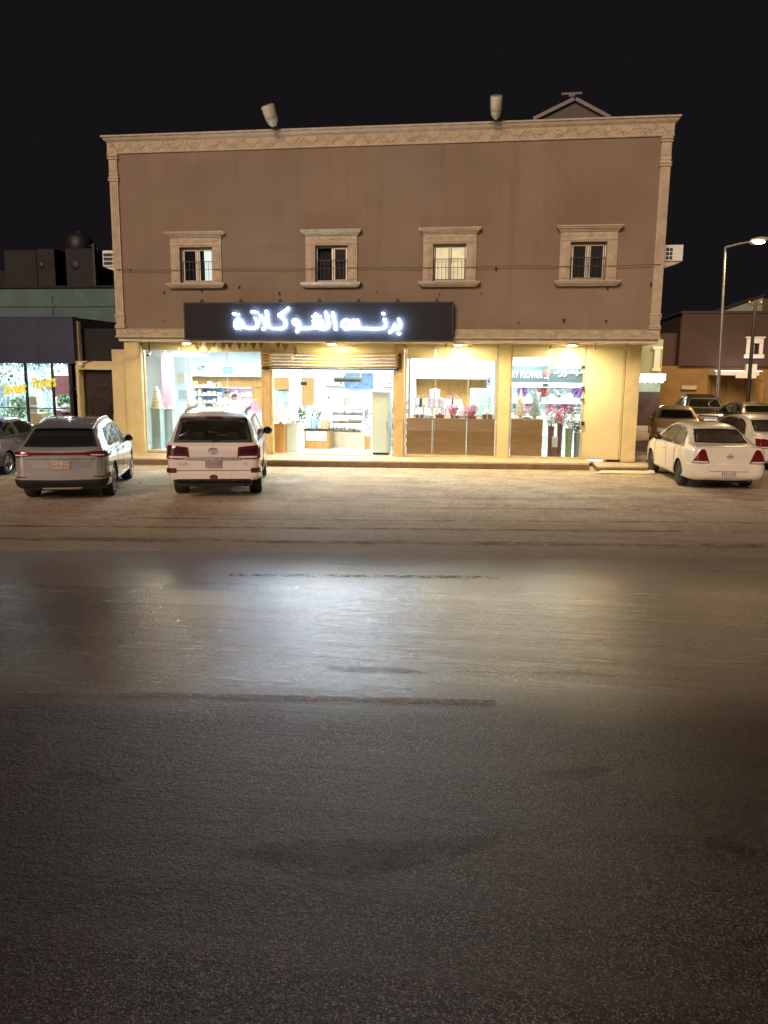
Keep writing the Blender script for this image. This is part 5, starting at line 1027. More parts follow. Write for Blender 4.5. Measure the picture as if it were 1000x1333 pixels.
class Car:
    def __init__(s, name, label, cat, x, y, heading, sp, paint, group=None):
        s.sp = sp; s.L = sp['L']; s.paint = paint
        s.f = {k: pchip(sp[k]) for k in ('top', 'bot', 'belt', 'w', 'wr')}
        s.root = thing(name, label, cat, (x, y, gz(x)), R(90+heading), group); s.holes = []; s.cache = {}
        s.root.rotation_euler = (0, 0, R(90+heading))
    def sec(s, u):
        k = round(u, 4)
        if k in s.cache: return s.cache[k]
        f = s.f; zb, zt, w, wr, b0 = f['bot'](u), f['top'](u), f['w'](u), f['wr'](u), f['belt'](u)
        bl = min(b0, zt-.03); h = zt-bl; c = max(0, min(1, (h-.03)/.35)); we = w*.90+(wr-w*.90)*c; H = bl-zb
        p = [(0, zb), (w*.8, zb), (w*.93, zb+.03), (w*.985, zb+.09), (w*.992, zb+.34*H), (w, zb+.62*H), (w*.992, zb+.82*H), (w*.975, bl-.035), (w*.955, bl)]
        a = w*.945
        for t in (.04, .3, .55, .78, .92): p.append((a+(we-a)*t+.022*c*math.sin(math.pi*t), bl+h*.90*t))
        p += [(we-.012-.02*c, bl+h*.915), (we-.05-.03*c, bl+h*.962), (we*.72, zt-.12*h*.12), (we*.4, zt-.002), (0, zt)]
        s.cache[k] = p; return p
    def hw(s, u, z):
        p = s.sec(u); best = -1
        for (y0, z0), (y1, z1) in zip(p, p[1:]):
            lo, hi = (z0, z1) if z0 <= z1 else (z1, z0)
            if lo <= z <= hi:
                best = max(best, y0 if hi == lo else y0+(y1-y0)*(z-z0)/(z1-z0))
        return best
    def endu(s, y, z, front=False):
        y = abs(y); g = (lambda u: s.L-u) if front else (lambda u: u)
        if s.hw(g(0), z) >= y: return g(0)
        lo, hi = 0, s.L*.5
        for _ in range(16):
            m = (lo+hi)/2
            if s.hw(g(m), z) >= y: hi = m
            else: lo = m
        return g(hi)
    def endpt(s, y, z, off, front):
        u = s.endu(y, z, front); e = .012; sg = 1 if front else -1
        fy = (s.endu(y+e, z, front)-s.endu(y-e, z, front))/(2*e); fz = (s.endu(y, z+e, front)-s.endu(y, z-e, front))/(2*e)
        fy = max(-4, min(4, fy)); fz = max(-4, min(4, fz)); n = Vector((1, -fy, -fz))*sg; n.normalize()
        return Vector((u-s.L/2, y, z))+n*off
    def sidept(s, u, z, sd, off):
        e = .02; y = s.hw(u, z); fz = (s.hw(u, min(z+e, s.f['top'](u)-.001))-s.hw(u, z-e))/(2*e); fz = max(-3, min(3, fz)); fu = (s.hw(u+e, z)-s.hw(u-e, z))/(2*e); fu = max(-2, min(2, fu))
        n = Vector((-fu, 1, -fz)).normalized(); p = Vector((u-s.L/2, y, z))+n*off; p.y *= sd; return p
    def body(s):
        L = s.L; us = sorted(set([round(L*i/64, 4) for i in range(65)]+[.008, .02, .04, .065, .1, .14, .18, .22, .26, .30, .34, .38, .42, L-.01, L-.03, L-.06, L-.1, L-.15, L-.22]))
        b = MB(); n = len(s.sec(0)); ring = 2*n-2
        for u in us:
            p = s.sec(u); q = [(y, z) for y, z in p]+[(-y, z) for y, z in p[-2:0:-1]]
            b.v += [(u-L/2, y, z) for y, z in q]
        for i in range(len(us)-1):
            for k in range(ring):
                a = i*ring+k; c = i*ring+(k+1) % ring; b.f.append((a, a+ring, c+ring, c)); b.m.append(0)
        b.f.append(tuple(range(ring))); b.m.append(0); e = (len(us)-1)*ring; b.f.append(tuple(e+k for k in range(ring-1, -1, -1))); b.m.append(0)
        o = b.build('body', [s.paint, 'black'], s.root, local=True)
        c = MB(); r = s.sp['wr_']+.055; W = s.sp['W']/2
        for u in s.sp['ax']:
            for sd in (1, -1):
                y0, y1 = (W-.30, W+.12) if sd > 0 else (-W-.12, -W+.30)
                c.lathe([(r, y0), (r, y1)], (u-L/2, 0, s.sp['wr_']), 28, axis='Y')
        co = c.build('cut', [s.paint, 'black'], s.root, local=True); co.data.polygons.foreach_set('material_index', [1]*len(co.data.polygons))
        m = o.modifiers.new('b', 'BOOLEAN'); m.operation = 'DIFFERENCE'; m.object = co; m.solver = 'EXACT'; m.material_mode = 'TRANSFER'
        bpy.context.view_layer.update()
        me = bpy.data.meshes.new_from_object(o.evaluated_get(bpy.context.evaluated_depsgraph_get())); o.modifiers.clear(); old = o.data; o.data = me; bpy.data.meshes.remove(old); bpy.data.objects.remove(co)
        import bmesh
        bm = bmesh.new(); bm.from_mesh(me); kill = []
        for f in bm.faces:
            p = f.calc_center_median(); u = p.x+L/2
            for kind, poly in s.holes:
                if kind == 'side' and abs(f.normal.y) > .45 and inpoly((u, p.z), poly): kill.append(f); break
                if kind == 'rear' and u < L*.45 and f.normal.x < -.15 and inpoly((p.y, p.z), poly): kill.append(f); break
                if kind == 'front' and u > L*.45 and f.normal.x > .15 and inpoly((p.y, p.z), poly): kill.append(f); break
        bmesh.ops.delete(bm, geom=kill, context='FACES'); bm.to_mesh(me); bm.free()
        me.polygons.foreach_set('use_smooth', [True]*len(me.polygons)); me.set_sharp_from_angle(angle=R(32)); me.name = 'body'; s.bodyo = o
        return o
    # patches: lower and upper polylines
    def rear(s, nm, m, lo, hi, off=.012, th=.03, parent=None, nu=14, nv=5, front=False, smooth=50, both=False):
        if both: return [s.rear(nm, m, [(y*q, z) for y, z in lo], [(y*q, z) for y, z in hi], off, th, parent, nu, nv, front, smooth) for q in (1, -1)]
        b = MB(); gl = nm in ('rear_window', 'windscreen')
        if gl: nu, nv = 24, 10
        for sg in ((1, -1) if both else (1,)):
            def fn(u, v, k, sg=sg):
                p, q = lerp_line(lo, u), lerp_line(hi, u); y = p[0]+(q[0]-p[0])*v; z = p[1]+(q[1]-p[1])*v
                r = s.endpt(y, z, off if k == 0 else off-th, front); r.y *= sg; return r
            b.slab(fn, nu, nv, 0, 1 if gl else None)
        return b.build(nm, [m, 'black'] if gl else m, parent or s.root, smooth=smooth, local=True)
    def side(s, nm, m, lo, hi, sd, off=.006, th=.02, parent=None, nu=10, nv=5, smooth=50):
        b = MB(); gl = nm == 'window'
        if gl: nu, nv = 16, 9
        def fn(u, v, k):
            p, q = lerp_line(lo, u), lerp_line(hi, u); return s.sidept(p[0]+(q[0]-p[0])*v, p[1]+(q[1]-p[1])*v, sd, off if k == 0 else off-th)
        b.slab(fn, nu, nv, 0, 1 if gl else None); return b.build(nm, [m, 'black'] if gl else m, parent or s.root, smooth=smooth, local=True)
    def glass_side(s, lo, hi, m='car_glass', sides=(1, -1)):
        poly = lo+hi[::-1]; cx = sum(p[0] for p in poly)/len(poly); cz = sum(p[1] for p in poly)/len(poly)
        s.holes.append(('side', [(p[0]+(cx-p[0])*.09, p[1]+(cz-p[1])*.13) for p in poly]))
        return [('side', lo, hi, m, sides)]
    def wheels(s, style=5, rimm='alu_rim'):
        r = s.sp['wr_']; W = s.sp['W']/2; tw = s.sp.get('tw', .215)
        for u in s.sp['ax']:
            for sd in (1, -1):
                c = (u-s.L/2, 0, r); y0 = sd*(W-.03); q = lambda d: y0-sd*d
                b = MB(); pr = [(r*.66, q(tw)), (r*.94, q(tw)), (r, q(tw-.03)), (r, q(.03)), (r*.94, q(0)), (r*.70, q(.0)), (r*.66, q(.02)), (r*.66, q(tw))]
                b.lathe(pr, c, 30, axis='Y'); wh = b.build('wheel', 'tyre', s.root, smooth=40, local=True)
                b = MB(); b.lathe([(r*.668, q(.012)), (r*.62, q(.008)), (r*.60, q(.03)), (r*.60, q(.12)), (r*.3, q(.13)), (.0001, q(.13))], c, 30, 1, axis='Y')
                b.lathe([(r*.668, q(.012)), (r*.64, q(-.002)), (r*.60, q(.006))], c, 30, 0, axis='Y', cap=False)
                b.lathe([(.0001, q(.012)), (r*.13, q(.014)), (r*.16, q(.04))], c, 14, 0, axis='Y')
                for k in range(style):
                    a = 2*math.pi*k/style+.3; wd = r*(.17 if style <= 6 else .08)
                    d = Vector((math.cos(a), 0, math.sin(a))); t = Vector((-math.sin(a), 0, math.cos(a))); C0 = Vector((c[0], 0, c[2]))
                    for e in ((-.16, .16) if style == 5 else (0,)):
                        t2 = t; P = []
                        for rr, ww, dep in ((r*.10, wd*.8, .018), (r*.61, wd*.55, .006)):
                            o = C0+d*rr+t*(e*rr); P += [(o+t2*ww/2, q(dep)), (o-t2*ww/2, q(dep)), (o-t2*ww/2, q(dep+.03)), (o+t2*ww/2, q(dep+.03))]
                        b.add([(p.x, yy, p.z) for p, yy in P], [(0, 1, 5, 4), (1, 2, 6, 5), (2, 3, 7, 6), (3, 0, 4, 7), (4, 5, 6, 7)], 0)
                b.build('rim', [rimm, 'black'], wh, smooth=35, local=True)
    def cabin(s, u0, u1, seats, floor=.42):
        L = s.L; b = MB(); w = s.sp['W']/2-.13; zt = s.f['belt'](u0+.8)-.05
        b.box(u0-L/2, u1-L/2, -w, w, floor, floor+.03); b.box(u0-L/2, u1-L/2, -w, -w+.03, floor+.031, zt); b.box(u0-L/2, u1-L/2, w-.03, w, floor+.031, zt)
        ud = u1-.02; b.box(ud-L/2-.3, ud-L/2, -w+.031, w-.031, zt-.18, zt-.02); b.build('cabin_lining', 'metal_dark', s.root, local=True)
        for (u, y, wd, zb) in seats:
            b = MB(); x = u-L/2
            b.prism([(x, zb), (x+.5, zb+.05), (x+.52, zb+.14), (x+.10, zb+.12)], y-wd/2, y+wd/2)
            b.prism([(x-.02, zb+.05), (x+.12, zb+.08), (x-.06, zb+.62), (x-.17, zb+.60)], y-wd/2+.01, y+wd/2-.01)
            for hy in ((y,) if wd < .8 else (y-wd*.3, y+wd*.3)): b.box(x-.19, x-.09, hy-.13, hy+.13, zb+.63, zb+.80)
            b.build('seat', 'black', s.root, bevel=.03, local=True)
    def mirror(s, u, z, m=None, sz=1.0):
        for sd in (1, -1):
            y = s.hw(u, z); b = MB(); c = (u-s.L/2, sd*(y+.10*sz), z+.05); b.ball(c, .075*sz, .105*sz, .085*sz, 14)
            o = b.build('mirror', m or s.paint, s.root, smooth=60, local=True); b = MB(); b.tube([(u-s.L/2, sd*(y-.03), z-.02), (u-s.L/2, sd*(y+.10), z+.02)], .025, 8); b.build('mirror_arm', 'black', o, local=True)
            b = MB(); b.ball((c[0]-.03*sz, c[1], c[2]), .05*sz, .10*sz, .07*sz, 12); b.build('mirror_face', 'dark_glass', o, smooth=60, local=True)
    def doors(s, spans, z0, z1, handz):
        for sd in (1, -1):
            for (a, c) in spans:
                lo = [(a, z0), (c, z0)]; hi = [(a, z1), (c, z1)]
                d = s.side('door', s.paint, lo, hi, sd, .004, .012, nu=8, nv=8)
                hu = a+.10; b = MB(); p = s.sidept(hu, handz, sd, .02); q = s.sidept(hu+.19, handz, sd, .02); b.tube([s.sidept(hu, handz, sd, .0), p, q, s.sidept(hu+.19, handz, sd, 0)], .014, 8); b.build('handle', s.sp.get('hm', s.paint), d, smooth=60, local=True)
                for e in (a, c): s.side('door_gap', 'black', [(e-.007, z0), (e+.007, z0)], [(e-.007, z1), (e+.007, z1)], sd, .0055, .012, d, 1, 8)
    def plate(s, y, z, w, h, front=False, tint='plate', up=1):
        b = MB(); p = s.endpt(y, z, .03, front); sg = 1 if front else -1; x = p.x
        b.box(x-.008, x+.008, y-w/2, y+w/2, z-h/2, z+h/2); o = b.build('number_plate', tint, s.root, bevel=.004, local=True)
        b = MB(); rr = random.Random(int(z*999)+int(s.L*77)); xa = x+sg*.0085; xb = x+sg*.0105
        b.box(min(xa, xb), max(xa, xb), y-w/2+.01, y+w/2-.01, z-.004, z+.004); b.box(min(xa, xb), max(xa, xb), y+w*.0-.003, y+w*.0+.003, z-h/2+.01, z+h/2-.01)
        for rz in (z+h*.25, z-h*.25):
            for k in range(7):
                if k == 3: continue
                yy = y-w*.42+w*.84*k/6; hh = h*.16
                b.box(min(xa, xb), max(xa, xb), yy-w*.022, yy-w*.008, rz-hh, rz+hh*rr.uniform(.3, 1)); b.box(min(xa, xb), max(xa, xb), yy-w*.007, yy+w*.028, rz+rr.uniform(-1, .6)*hh, rz+hh)
        b.build('plate_characters', 'metal_dark', o, local=True)
    def make_glass(s, gl):
        for g in gl:
            if g[0] == 'side':
                for sd in g[4]: s.side('window', g[3], g[1], g[2], sd, .004, .006, nu=12, nv=6)
M['alu_rim'] = mat('alloy rim', (.55, .55, .56), .28, .9, var=.05); M['steel_rim'] = mat('dull dark steel rim', (.10, .10, .10), .5, .6)
def paint(name, c, metal=0, rough=.28, var=.06):
    M[name] = mat(name, c, rough, metal, var=var, vs=1.5, coat=.7); return name
paint('white car paint', (.74, .69, .64)); paint('silver grey car paint', (.44, .435, .44), .55, .26); paint('pearl white car paint', (.76, .70, .60)); paint('navy car paint', (.008, .010, .045), .1); paint('lamplit gold car paint', (.40, .27, .11), .3, .4); paint('charcoal car paint', (.03, .03, .034), .3); paint('dusty white car paint', (.70, .66, .60), 0, .35); paint('olive dark car paint', (.10, .085, .05), .3, .35)
# ---------------- specifications (metres, u from the rear)
LC = dict(L=4.95, W=1.97, wr_=.39, tw=.27, ax=(1.17, 4.02), hm='chrome',
  top=[(0, 1.13), (.02, 1.17), (.07, 1.215), (.12, 1.32), (.29, 1.72), (.40, 1.80), (.7, 1.845), (1.4, 1.875), (2.3, 1.875), (2.9, 1.84), (3.15, 1.75), (3.75, 1.30), (3.95, 1.22), (4.5, 1.15), (4.82, 1.03), (4.95, .80)],
  bot=[(0, .44), (.25, .40), (1, .36), (4.2, .36), (4.75, .42), (4.95, .52)], belt=[(0, 1.19), (1.2, 1.20), (3.6, 1.17), (4.3, 1.08), (4.95, .9)],
  w=[(0, .86), (.03, .915), (.10, .955), (.3, .98), (1.1, .99), (4.0, .985), (4.5, .94), (4.8, .83), (4.95, .68)], wr=[(0, .70), (.35, .715), (2.9, .72), (3.6, .76), (4.95, .6)])
SUV = dict(L=4.65, W=1.89, wr_=.365, tw=.24, ax=(.97, 3.71), hm='chrome',
  top=[(0, 1.05), (.02, 1.08), (.08, 1.13), (.17, 1.20), (.50, 1.50), (.60, 1.565), (1.1, 1.655), (1.8, 1.69), (2.3, 1.68), (2.75, 1.61), (3.0, 1.50), (3.62, 1.12), (3.8, 1.06), (4.3, .97), (4.55, .86), (4.65, .66)],
  bot=[(0, .40), (.2, .30), (.9, .24), (3.9, .24), (4.4, .30), (4.65, .42)], belt=[(0, 1.10), (1.2, 1.10), (3.5, 1.02), (4.1, .93), (4.65, .75)],
  w=[(0, .78), (.03, .84), (.12, .90), (.35, .935), (1.0, .945), (3.7, .94), (4.2, .89), (4.5, .76), (4.65, .58)], wr=[(0, .60), (.5, .62), (1.5, .655), (2.7, .655), (3.5, .72), (4.65, .55)])
SED = dict(L=4.48, W=1.71, wr_=.30, tw=.185, ax=(.98, 3.515),
  top=[(0, .93), (.015, .965), (.06, .995), (.30, 1.02), (.56, 1.035), (.66, 1.07), (1.15, 1.355), (1.35, 1.415), (1.8, 1.45), (2.2, 1.45), (2.6, 1.405), (2.8, 1.34), (3.38, 1.00), (3.55, .95), (4.1, .86), (4.38, .74), (4.48, .56)],
  bot=[(0, .34), (.2, .25), (.9, .20), (3.7, .20), (4.25, .24), (4.48, .34)], belt=[(0, .955), (.9, .955), (2.0, .935), (3.3, .90), (3.9, .82), (4.48, .65)],
  w=[(0, .70), (.03, .755), (.12, .815), (.35, .845), (.9, .855), (3.5, .85), (4.0, .81), (4.3, .70), (4.48, .52)], wr=[(0, .55), (.6, .58), (1.2, .57), (2.6, .575), (3.3, .66), (4.48, .5)])
def arc(x0, x1, z, dz=.0, n=5): return [(x0+(x1-x0)*k/(n-1), z+dz*math.sin(math.pi*k/(n-1))) for k in range(n)]
def gen_sedan(c, full=True, gm='car_glass_dark', seats=True, rim='alu_rim', sides=(1, -1), style=6):
    k = 1
    gl = c.glass_side([(.78, .985), (1.05, .985), (1.33, .985), (1.62, .985)], [(1.13, 1.24), (1.25, 1.30), (1.45, 1.355), (1.64, 1.375)], gm)
    gl += c.glass_side([(1.70, .985), (2.2, .98), (2.7, .975), (3.08, .97)], [(1.72, 1.378), (2.05, 1.385), (2.35, 1.365), (2.66, 1.29)], gm)
    rg = (arc(-.60, .60, 1.055, -.01), arc(-.50, .50, 1.335, .015)); c.holes.append(('rear', [(-.56, 1.08), (.56, 1.08), (.48, 1.33), (-.48, 1.33)]))
    fg = (arc(-.64, .64, 1.035, -.03), arc(-.50, .50, 1.33, .02)); c.holes.append(('front', [(-.6, 1.05), (.6, 1.05), (.48, 1.32), (-.48, 1.32)]))
    c.body(); c.make_glass(gl)
    c.rear('rear_window', gm, *rg, off=.004, th=.006); c.rear('windscreen', gm, *fg, off=.004, th=.006, front=True)
    b = MB()
    c.cabin(.7, 3.3, [(1.35, 0, 1.15, .40), (2.25, .34, .48, .42), (2.25, -.34, .48, .42)]); c.wheels(style, rim); c.mirror(2.85, .96, 'black' if rim == 'steel_rim' else None, .85)
    c.doors([(.98+.36, 2.03), (2.04, 3.12)], .34, .945, .80)
    for sd in (1, -1): c.side('window_trim', 'black', [(.76, .952), (3.14, .945)], [(.76, .975), (3.14, .965)], sd, .008, .014, nu=14, nv=1)
    c.side('pillar_trim', 'black', [(1.63, .985), (1.69, .985)], [(1.65, 1.375), (1.71, 1.378)], 1, .005, .01, nu=1); c.side('pillar_trim', 'black', [(1.63, .985), (1.69, .985)], [(1.65, 1.375), (1.71, 1.378)], -1, .005, .01, nu=1)
# ---------------- white four-wheel drive
def build_lc():
    x, y = -6.45+.02, -5.22; hd = 15
    fx, fy = -math.sin(R(hd)), math.cos(R(hd)); d = LC['L']/2-LC['ax'][0]
    c = Car('four_wheel_drive', 'big white four-wheel drive with a chrome tailgate bar, parked before the left shop window', 'car', x+fx*d, y+fy*d, hd, LC, 'white car paint', 'cars parked before the shops'); P = c.paint
    gm = 'car_glass'
    gl = c.glass_side([(.48, 1.26), (.8, 1.255), (1.17, 1.25)], [(.60, 1.68), (.86, 1.71), (1.17, 1.725)], gm)
    gl += c.glass_side([(1.25, 1.25), (1.7, 1.245), (2.12, 1.24)], [(1.25, 1.73), (1.7, 1.735), (2.10, 1.735)], gm)
    gl += c.glass_side([(2.20, 1.24), (2.7, 1.235), (3.30, 1.23)], [(2.18, 1.735), (2.5, 1.725), (2.90, 1.66)], gm)
    c.holes.append(('rear', [(-.76, 1.27), (.76, 1.27), (.66, 1.68), (-.66, 1.68)])); c.holes.append(('front', [(-.74, 1.32), (.74, 1.32), (.62, 1.70), (-.62, 1.70)]))
    c.body(); c.make_glass(gl)
    rw = c.rear('rear_window', gm, arc(-.80, .80, 1.235, -.012), arc(-.68, .68, 1.71, .01), .006, .008, nu=18)
    for lo, hi in (([(-.83, 1.225), (.83, 1.225)], [(-.81, 1.262), (.81, 1.262)]), ([(-.70, 1.675), (.70, 1.675)], [(-.695, 1.715), (.695, 1.715)])): c.rear('window_surround', 'black', lo, hi, .009, .012, rw, 18, 2)
    [c.rear('window_surround', 'black', [(.76*q, 1.263), (.82*q, 1.263)], [(.64*q, 1.674), (.70*q, 1.674)], .009, .012, rw, 2, 8) for q in (1, -1)]
    c.rear('windscreen', gm, arc(-.80, .80, 1.30, -.02), arc(-.66, .66, 1.72, .01), .004, .006, front=True)
    c.cabin(.45, 3.5, [(.78, 0, 1.2, .62), (1.62, .38, .52, .66), (1.62, -.38, .52, .66), (2.5, .40, .54, .66), (2.5, -.40, .54, .66)], .55)
    c.wheels(6); c.mirror(3.02, 1.22, 'black', 1.15); c.doors([(1.58, 2.15), (2.16, 3.22)], .52, 1.19, 1.06)
    sp = MB(); sp.slab(lambda u, v, k: Vector((-c.L/2+.22+.30*v+(.03 if k else 0), (u*2-1)*(.68-.02*v), 1.765+.06*v-(.028 if k else 0)+.012*math.sin(math.pi*u))), 12, 3); spo = sp.build('spoiler', P, c.root, smooth=50, local=True)
    sp = MB(); sp.box(-c.L/2+.205, -c.L/2+.22, -.16, .16, 1.745, 1.765); sp.build('brake_lamp', 'red_lens', spo, local=True)
    tg = c.rear('tailgate', P, arc(-.83, .83, .56, 0), arc(-.83, .83, 1.20, 0), .006, .02, nu=20, nv=8)
    c.rear('tailgate_gap', 'black', [(-.84, .635), (.84, .635)], [(-.84, .648), (.84, .648)], .0075, .012, tg, 18, 1)
    c.rear('chrome_bar', 'chrome', [(-.58, .875), (0, .87), (.58, .875)], [(-.58, .925), (0, .935), (.58, .925)], .035, .04, tg, 18, 3)
    for sd in (1, -1):
        b = MB()
        lo = [(.50*sd, .895), (.72*sd, .885), (.955*sd, .90)]; hi = [(.52*sd, 1.13), (.72*sd, 1.15), (.955*sd, 1.17)]
        tl = c.rear('tail_lamp', 'red_lens', lo, hi, .028, .06, None, 14, 8)
        c.rear('lamp_insert', 'dark_glass', [(.56*sd, 1.0), (.86*sd, 1.0)], [(.57*sd, 1.09), (.86*sd, 1.10)], .032, .02, tl, 8, 3)
        c.rear('reverse_lamp', 'white_lens', [(.53*sd, .905), (.90*sd, .915)], [(.53*sd, .945), (.90*sd, .955)], .032, .02, tl, 8, 2)
        c.rear('reflector', 'red_lens', [(.78*sd, .60), (.945*sd, .60)], [(.78*sd, .70), (.945*sd, .70)], .04, .05, None, 6, 3)
    bp = c.rear('rear_bumper', P, [(-.97, .47), (-.5, .45), (0, .445), (.5, .45), (.97, .47)], [(-.97, .60), (-.5, .60), (0, .60), (.5, .60), (.97, .60)], .035, .07, None, 22, 5)
    c.rear('bumper_valance', 'black', [(-.80, .445), (.80, .445)], [(-.84, .468), (.84, .468)], .04, .05, bp, 16, 2)
    b = MB(); p = c.endpt(0, .50, .045, False); b.lathe([(.0001, p.x), (.085, p.x), (.095, p.x+.03)], (0, 0, 0), 16, axis='X'); b.v = [(v[0], v[1], v[2]*.62+.505) for v in b.v]; b.build('tow_cover', mat('maroon tow cover', (.12, .02, .02), .4), bp, smooth=40, local=True)
    b = MB(); b.box(-c.L/2+.12, -c.L/2+.25, -.78, .78, .28, .44); b.box(-c.L/2+.5, -c.L/2+3.9, -.45, .45, .26, .37); b.tube([(-c.L/2+.05, -.62, .33), (-c.L/2+.5, -.62, .33)], .035, 10); b.build('underbody', 'black', c.root, bevel=.03, local=True)
    c.plate(0, .79, .34, .17, tint='plate_grey')
    p = c.endpt(0, 1.06, .012, False); em = MB()
    for rx, rz, oz in ((.095, .062, 0), (.03, .055, 0), (.06, .022, .025)):
        em.tube([(p.x-.006, rx*math.cos(a), 1.06+oz+rz*math.sin(a)) for a in [2*math.pi*k/22 for k in range(23)]], .0075, 6)
    em.build('emblem', 'chrome', tg, smooth=60, local=True)
    for yy, s_ in ((.62, 'GXR'), (-.66, 'V8')):
        p = c.endpt(yy, .78, .009, False); t = text(s_, .075 if yy > 0 else .055, 'chrome', 'badge', (0, 0, 0), (R(90), 0, R(-90)), .004, 1.25, tg); t.location = (p.x, yy, .78)
    for sd in (1, -1):
        b = MB(); b.tube([(-c.L/2+u, sd*(.64), c.f['top'](u)-.05+(.055 if .8 < u < 2.75 else 0)) for u in (.70, .85, 1.2, 2.0, 2.7, 2.8)], .02, 8); b.build('roof_rail', 'black', c.root, smooth=60, local=True)
    b = MB(); p = c.endpt(.0, 1.25, .03, False); q = c.endpt(-.36, 1.33, .03, False); b.tube([p, q], .009, 6); b.ball(p, .03, .03, .03, 8); b.build('rear_wiper', 'black', rw, local=True)
    c.rear('headlamp', 'white_lens', [(.45, .92), (.80, .92)], [(.45, 1.03), (.80, 1.05)], .01, .03, front=True, both=True); c.rear('grille', 'chrome', [(-.42, .78), (.42, .78)], [(-.42, 1.04), (.42, 1.04)], .015, .03, front=True)
M['plate_grey'] = mat('dusty number plate', (.42, .36, .34), .5)
build_lc()
# ---------------- silver suv
def build_suv():
    x, y = -9.47, -6.2; hd = 18.5; fx, fy = -math.sin(R(hd)), math.cos(R(hd)); d = SUV['L']/2-SUV['ax'][0]
    c = Car('suv', 'silver grey SUV with a full-width dark red light bar and cream plate', 'car', x+fx*d, y+fy*d, hd, SUV, 'silver grey car paint', 'cars parked before the shops'); P = c.paint
    gm = 'car_glass_dark'
    gl = c.glass_side([(.62, 1.16), (.9, 1.15), (1.28, 1.14)], [(.80, 1.40), (1.0, 1.46), (1.30, 1.52)], gm)
    gl += c.glass_side([(1.36, 1.135), (1.8, 1.12), (2.18, 1.11)], [(1.38, 1.525), (1.8, 1.55), (2.16, 1.55)], gm)
    gl += c.glass_side([(2.26, 1.105), (2.7, 1.09), (3.22, 1.075)], [(2.24, 1.55), (2.5, 1.535), (2.84, 1.45)], gm)
    c.holes.append(('rear', [(-.62, 1.2), (.62, 1.2), (.53, 1.5), (-.53, 1.5)])); c.holes.append(('front', [(-.68, 1.16), (.68, 1.16), (.56, 1.5), (-.56, 1.5)]))
    c.body(); c.make_glass(gl)
    rw = c.rear('rear_window', 'dark_glass', arc(-.73, .73, 1.165, -.012), arc(-.58, .58, 1.50, .012), .006, .008, nu=18)
    c.rear('windscreen', gm, arc(-.74, .74, 1.13, -.02), arc(-.58, .58, 1.52, .01), .004, .006, front=True)
    c.cabin(.6, 3.3, [(1.25, 0, 1.2, .5), (2.2, .36, .5, .52), (2.2, -.36, .5, .52)]); c.wheels(5); c.mirror(2.98, 1.06, None, 1.0); c.doors([(1.42, 2.19), (2.20, 3.26)], .42, 1.08, .95)
    sp = MB(); sp.slab(lambda u, v, k: Vector((-c.L/2+.36+.30*v+(.03 if k else 0), (u*2-1)*(.62-.01*v), 1.545+.045*v-(.03 if k else 0)+.012*math.sin(math.pi*u))), 12, 3); spo = sp.build('spoiler', P, c.root, smooth=50, local=True)
    b = MB(); b.prism([(.15-c.L/2+.9, 1.64), (.40-c.L/2+.9, 1.66), (.18-c.L/2+.9, 1.75)], -.012, .012); b.build('roof_antenna', P, c.root, local=True)
    tg = c.rear('tailgate', P, arc(-.72, .72, .50, 0), arc(-.74, .74, 1.14, 0), .006, .02, nu=18, nv=8)
    lb = c.rear('light_bar', 'red_lens', [(-.93, .94), (-.70, .97), (-.5, 1.0), (0, 1.0), (.5, 1.0), (.70, .97), (.93, .94)], [(-.93, 1.06), (-.70, 1.075), (-.5, 1.055), (0, 1.05), (.5, 1.055), (.70, 1.075), (.93, 1.06)], .02, .05, None, 30, 4)
    c.rear('lamp_insert', 'white_lens', [(.62, 1.0), (.86, .985)], [(.62, 1.02), (.86, 1.01)], .024, .01, lb, 8, 1, both=True)
    ga = c.rear('tailgate_recess', mat('satin silver garnish', (.62, .62, .66), .2, .9), [(-.52, .74), (0, .73), (.52, .74)], [(-.72, .93), (0, .945), (.72, .93)], .014, .03, tg, 20, 6)
    c.rear('recess_line', 'black', [(-.70, .915), (.70, .915)], [(-.71, .928), (.71, .928)], .017, .01, ga, 16, 1)
    bp = c.rear('rear_bumper', P, [(-.925, .50), (0, .48), (.925, .50)], [(-.925, .62), (0, .60), (.925, .62)], .035, .07, None, 24, 5)
    c.rear('bumper_valance', 'black', [(-.84, .30), (0, .26), (.84, .30)], [(-.90, .498), (0, .478), (.90, .498)], .045, .08, bp, 22, 4)
    c.rear('skid_plate', 'alu', [(-.34, .31), (.34, .31)], [(-.40, .345), (.40, .345)], .055, .02, bp, 10, 2)
    c.rear('reflector', 'red_lens', [(.66, .54), (.84, .54)], [(.66, .565), (.84, .565)], .04, .01, bp, 6, 1, both=True)
    b = MB(); b.box(-c.L/2+.3, -c.L/2+4.2, -.6, .6, .22, .30); b.build('underbody', 'black', c.root, bevel=.02, local=True)
    c.plate(-.02, .79, .36, .16, tint='plate_warm')
    p = c.endpt(0, .98, .015, False)
    for sd in (1, -1):
        b = MB(); b.tube([(-c.L/2+u, sd*.585, c.f['top'](u)-.05+(.05 if .95 < u < 2.4 else 0)) for u in (.8, 1.0, 1.4, 1.9, 2.35, 2.6)], .018, 8); b.build('roof_rail', 'chrome', c.root, smooth=60, local=True)
        c.side('sill_trim', 'black', [(1.38, .25), (3.30, .25)], [(1.38, .34), (3.30, .34)], sd, .012, .03, nu=12, nv=2); c.side('sill_chrome', 'chrome', [(1.40, .345), (3.28, .345)], [(1.40, .365), (3.28, .365)], sd, .014, .02, nu=12, nv=1)
    b = MB(); q0 = c.endpt(0, 1.18, .03, False); q1 = c.endpt(-.32, 1.25, .03, False); b.tube([q0, q1], .009, 6); b.build('rear_wiper', 'black', rw, local=True)
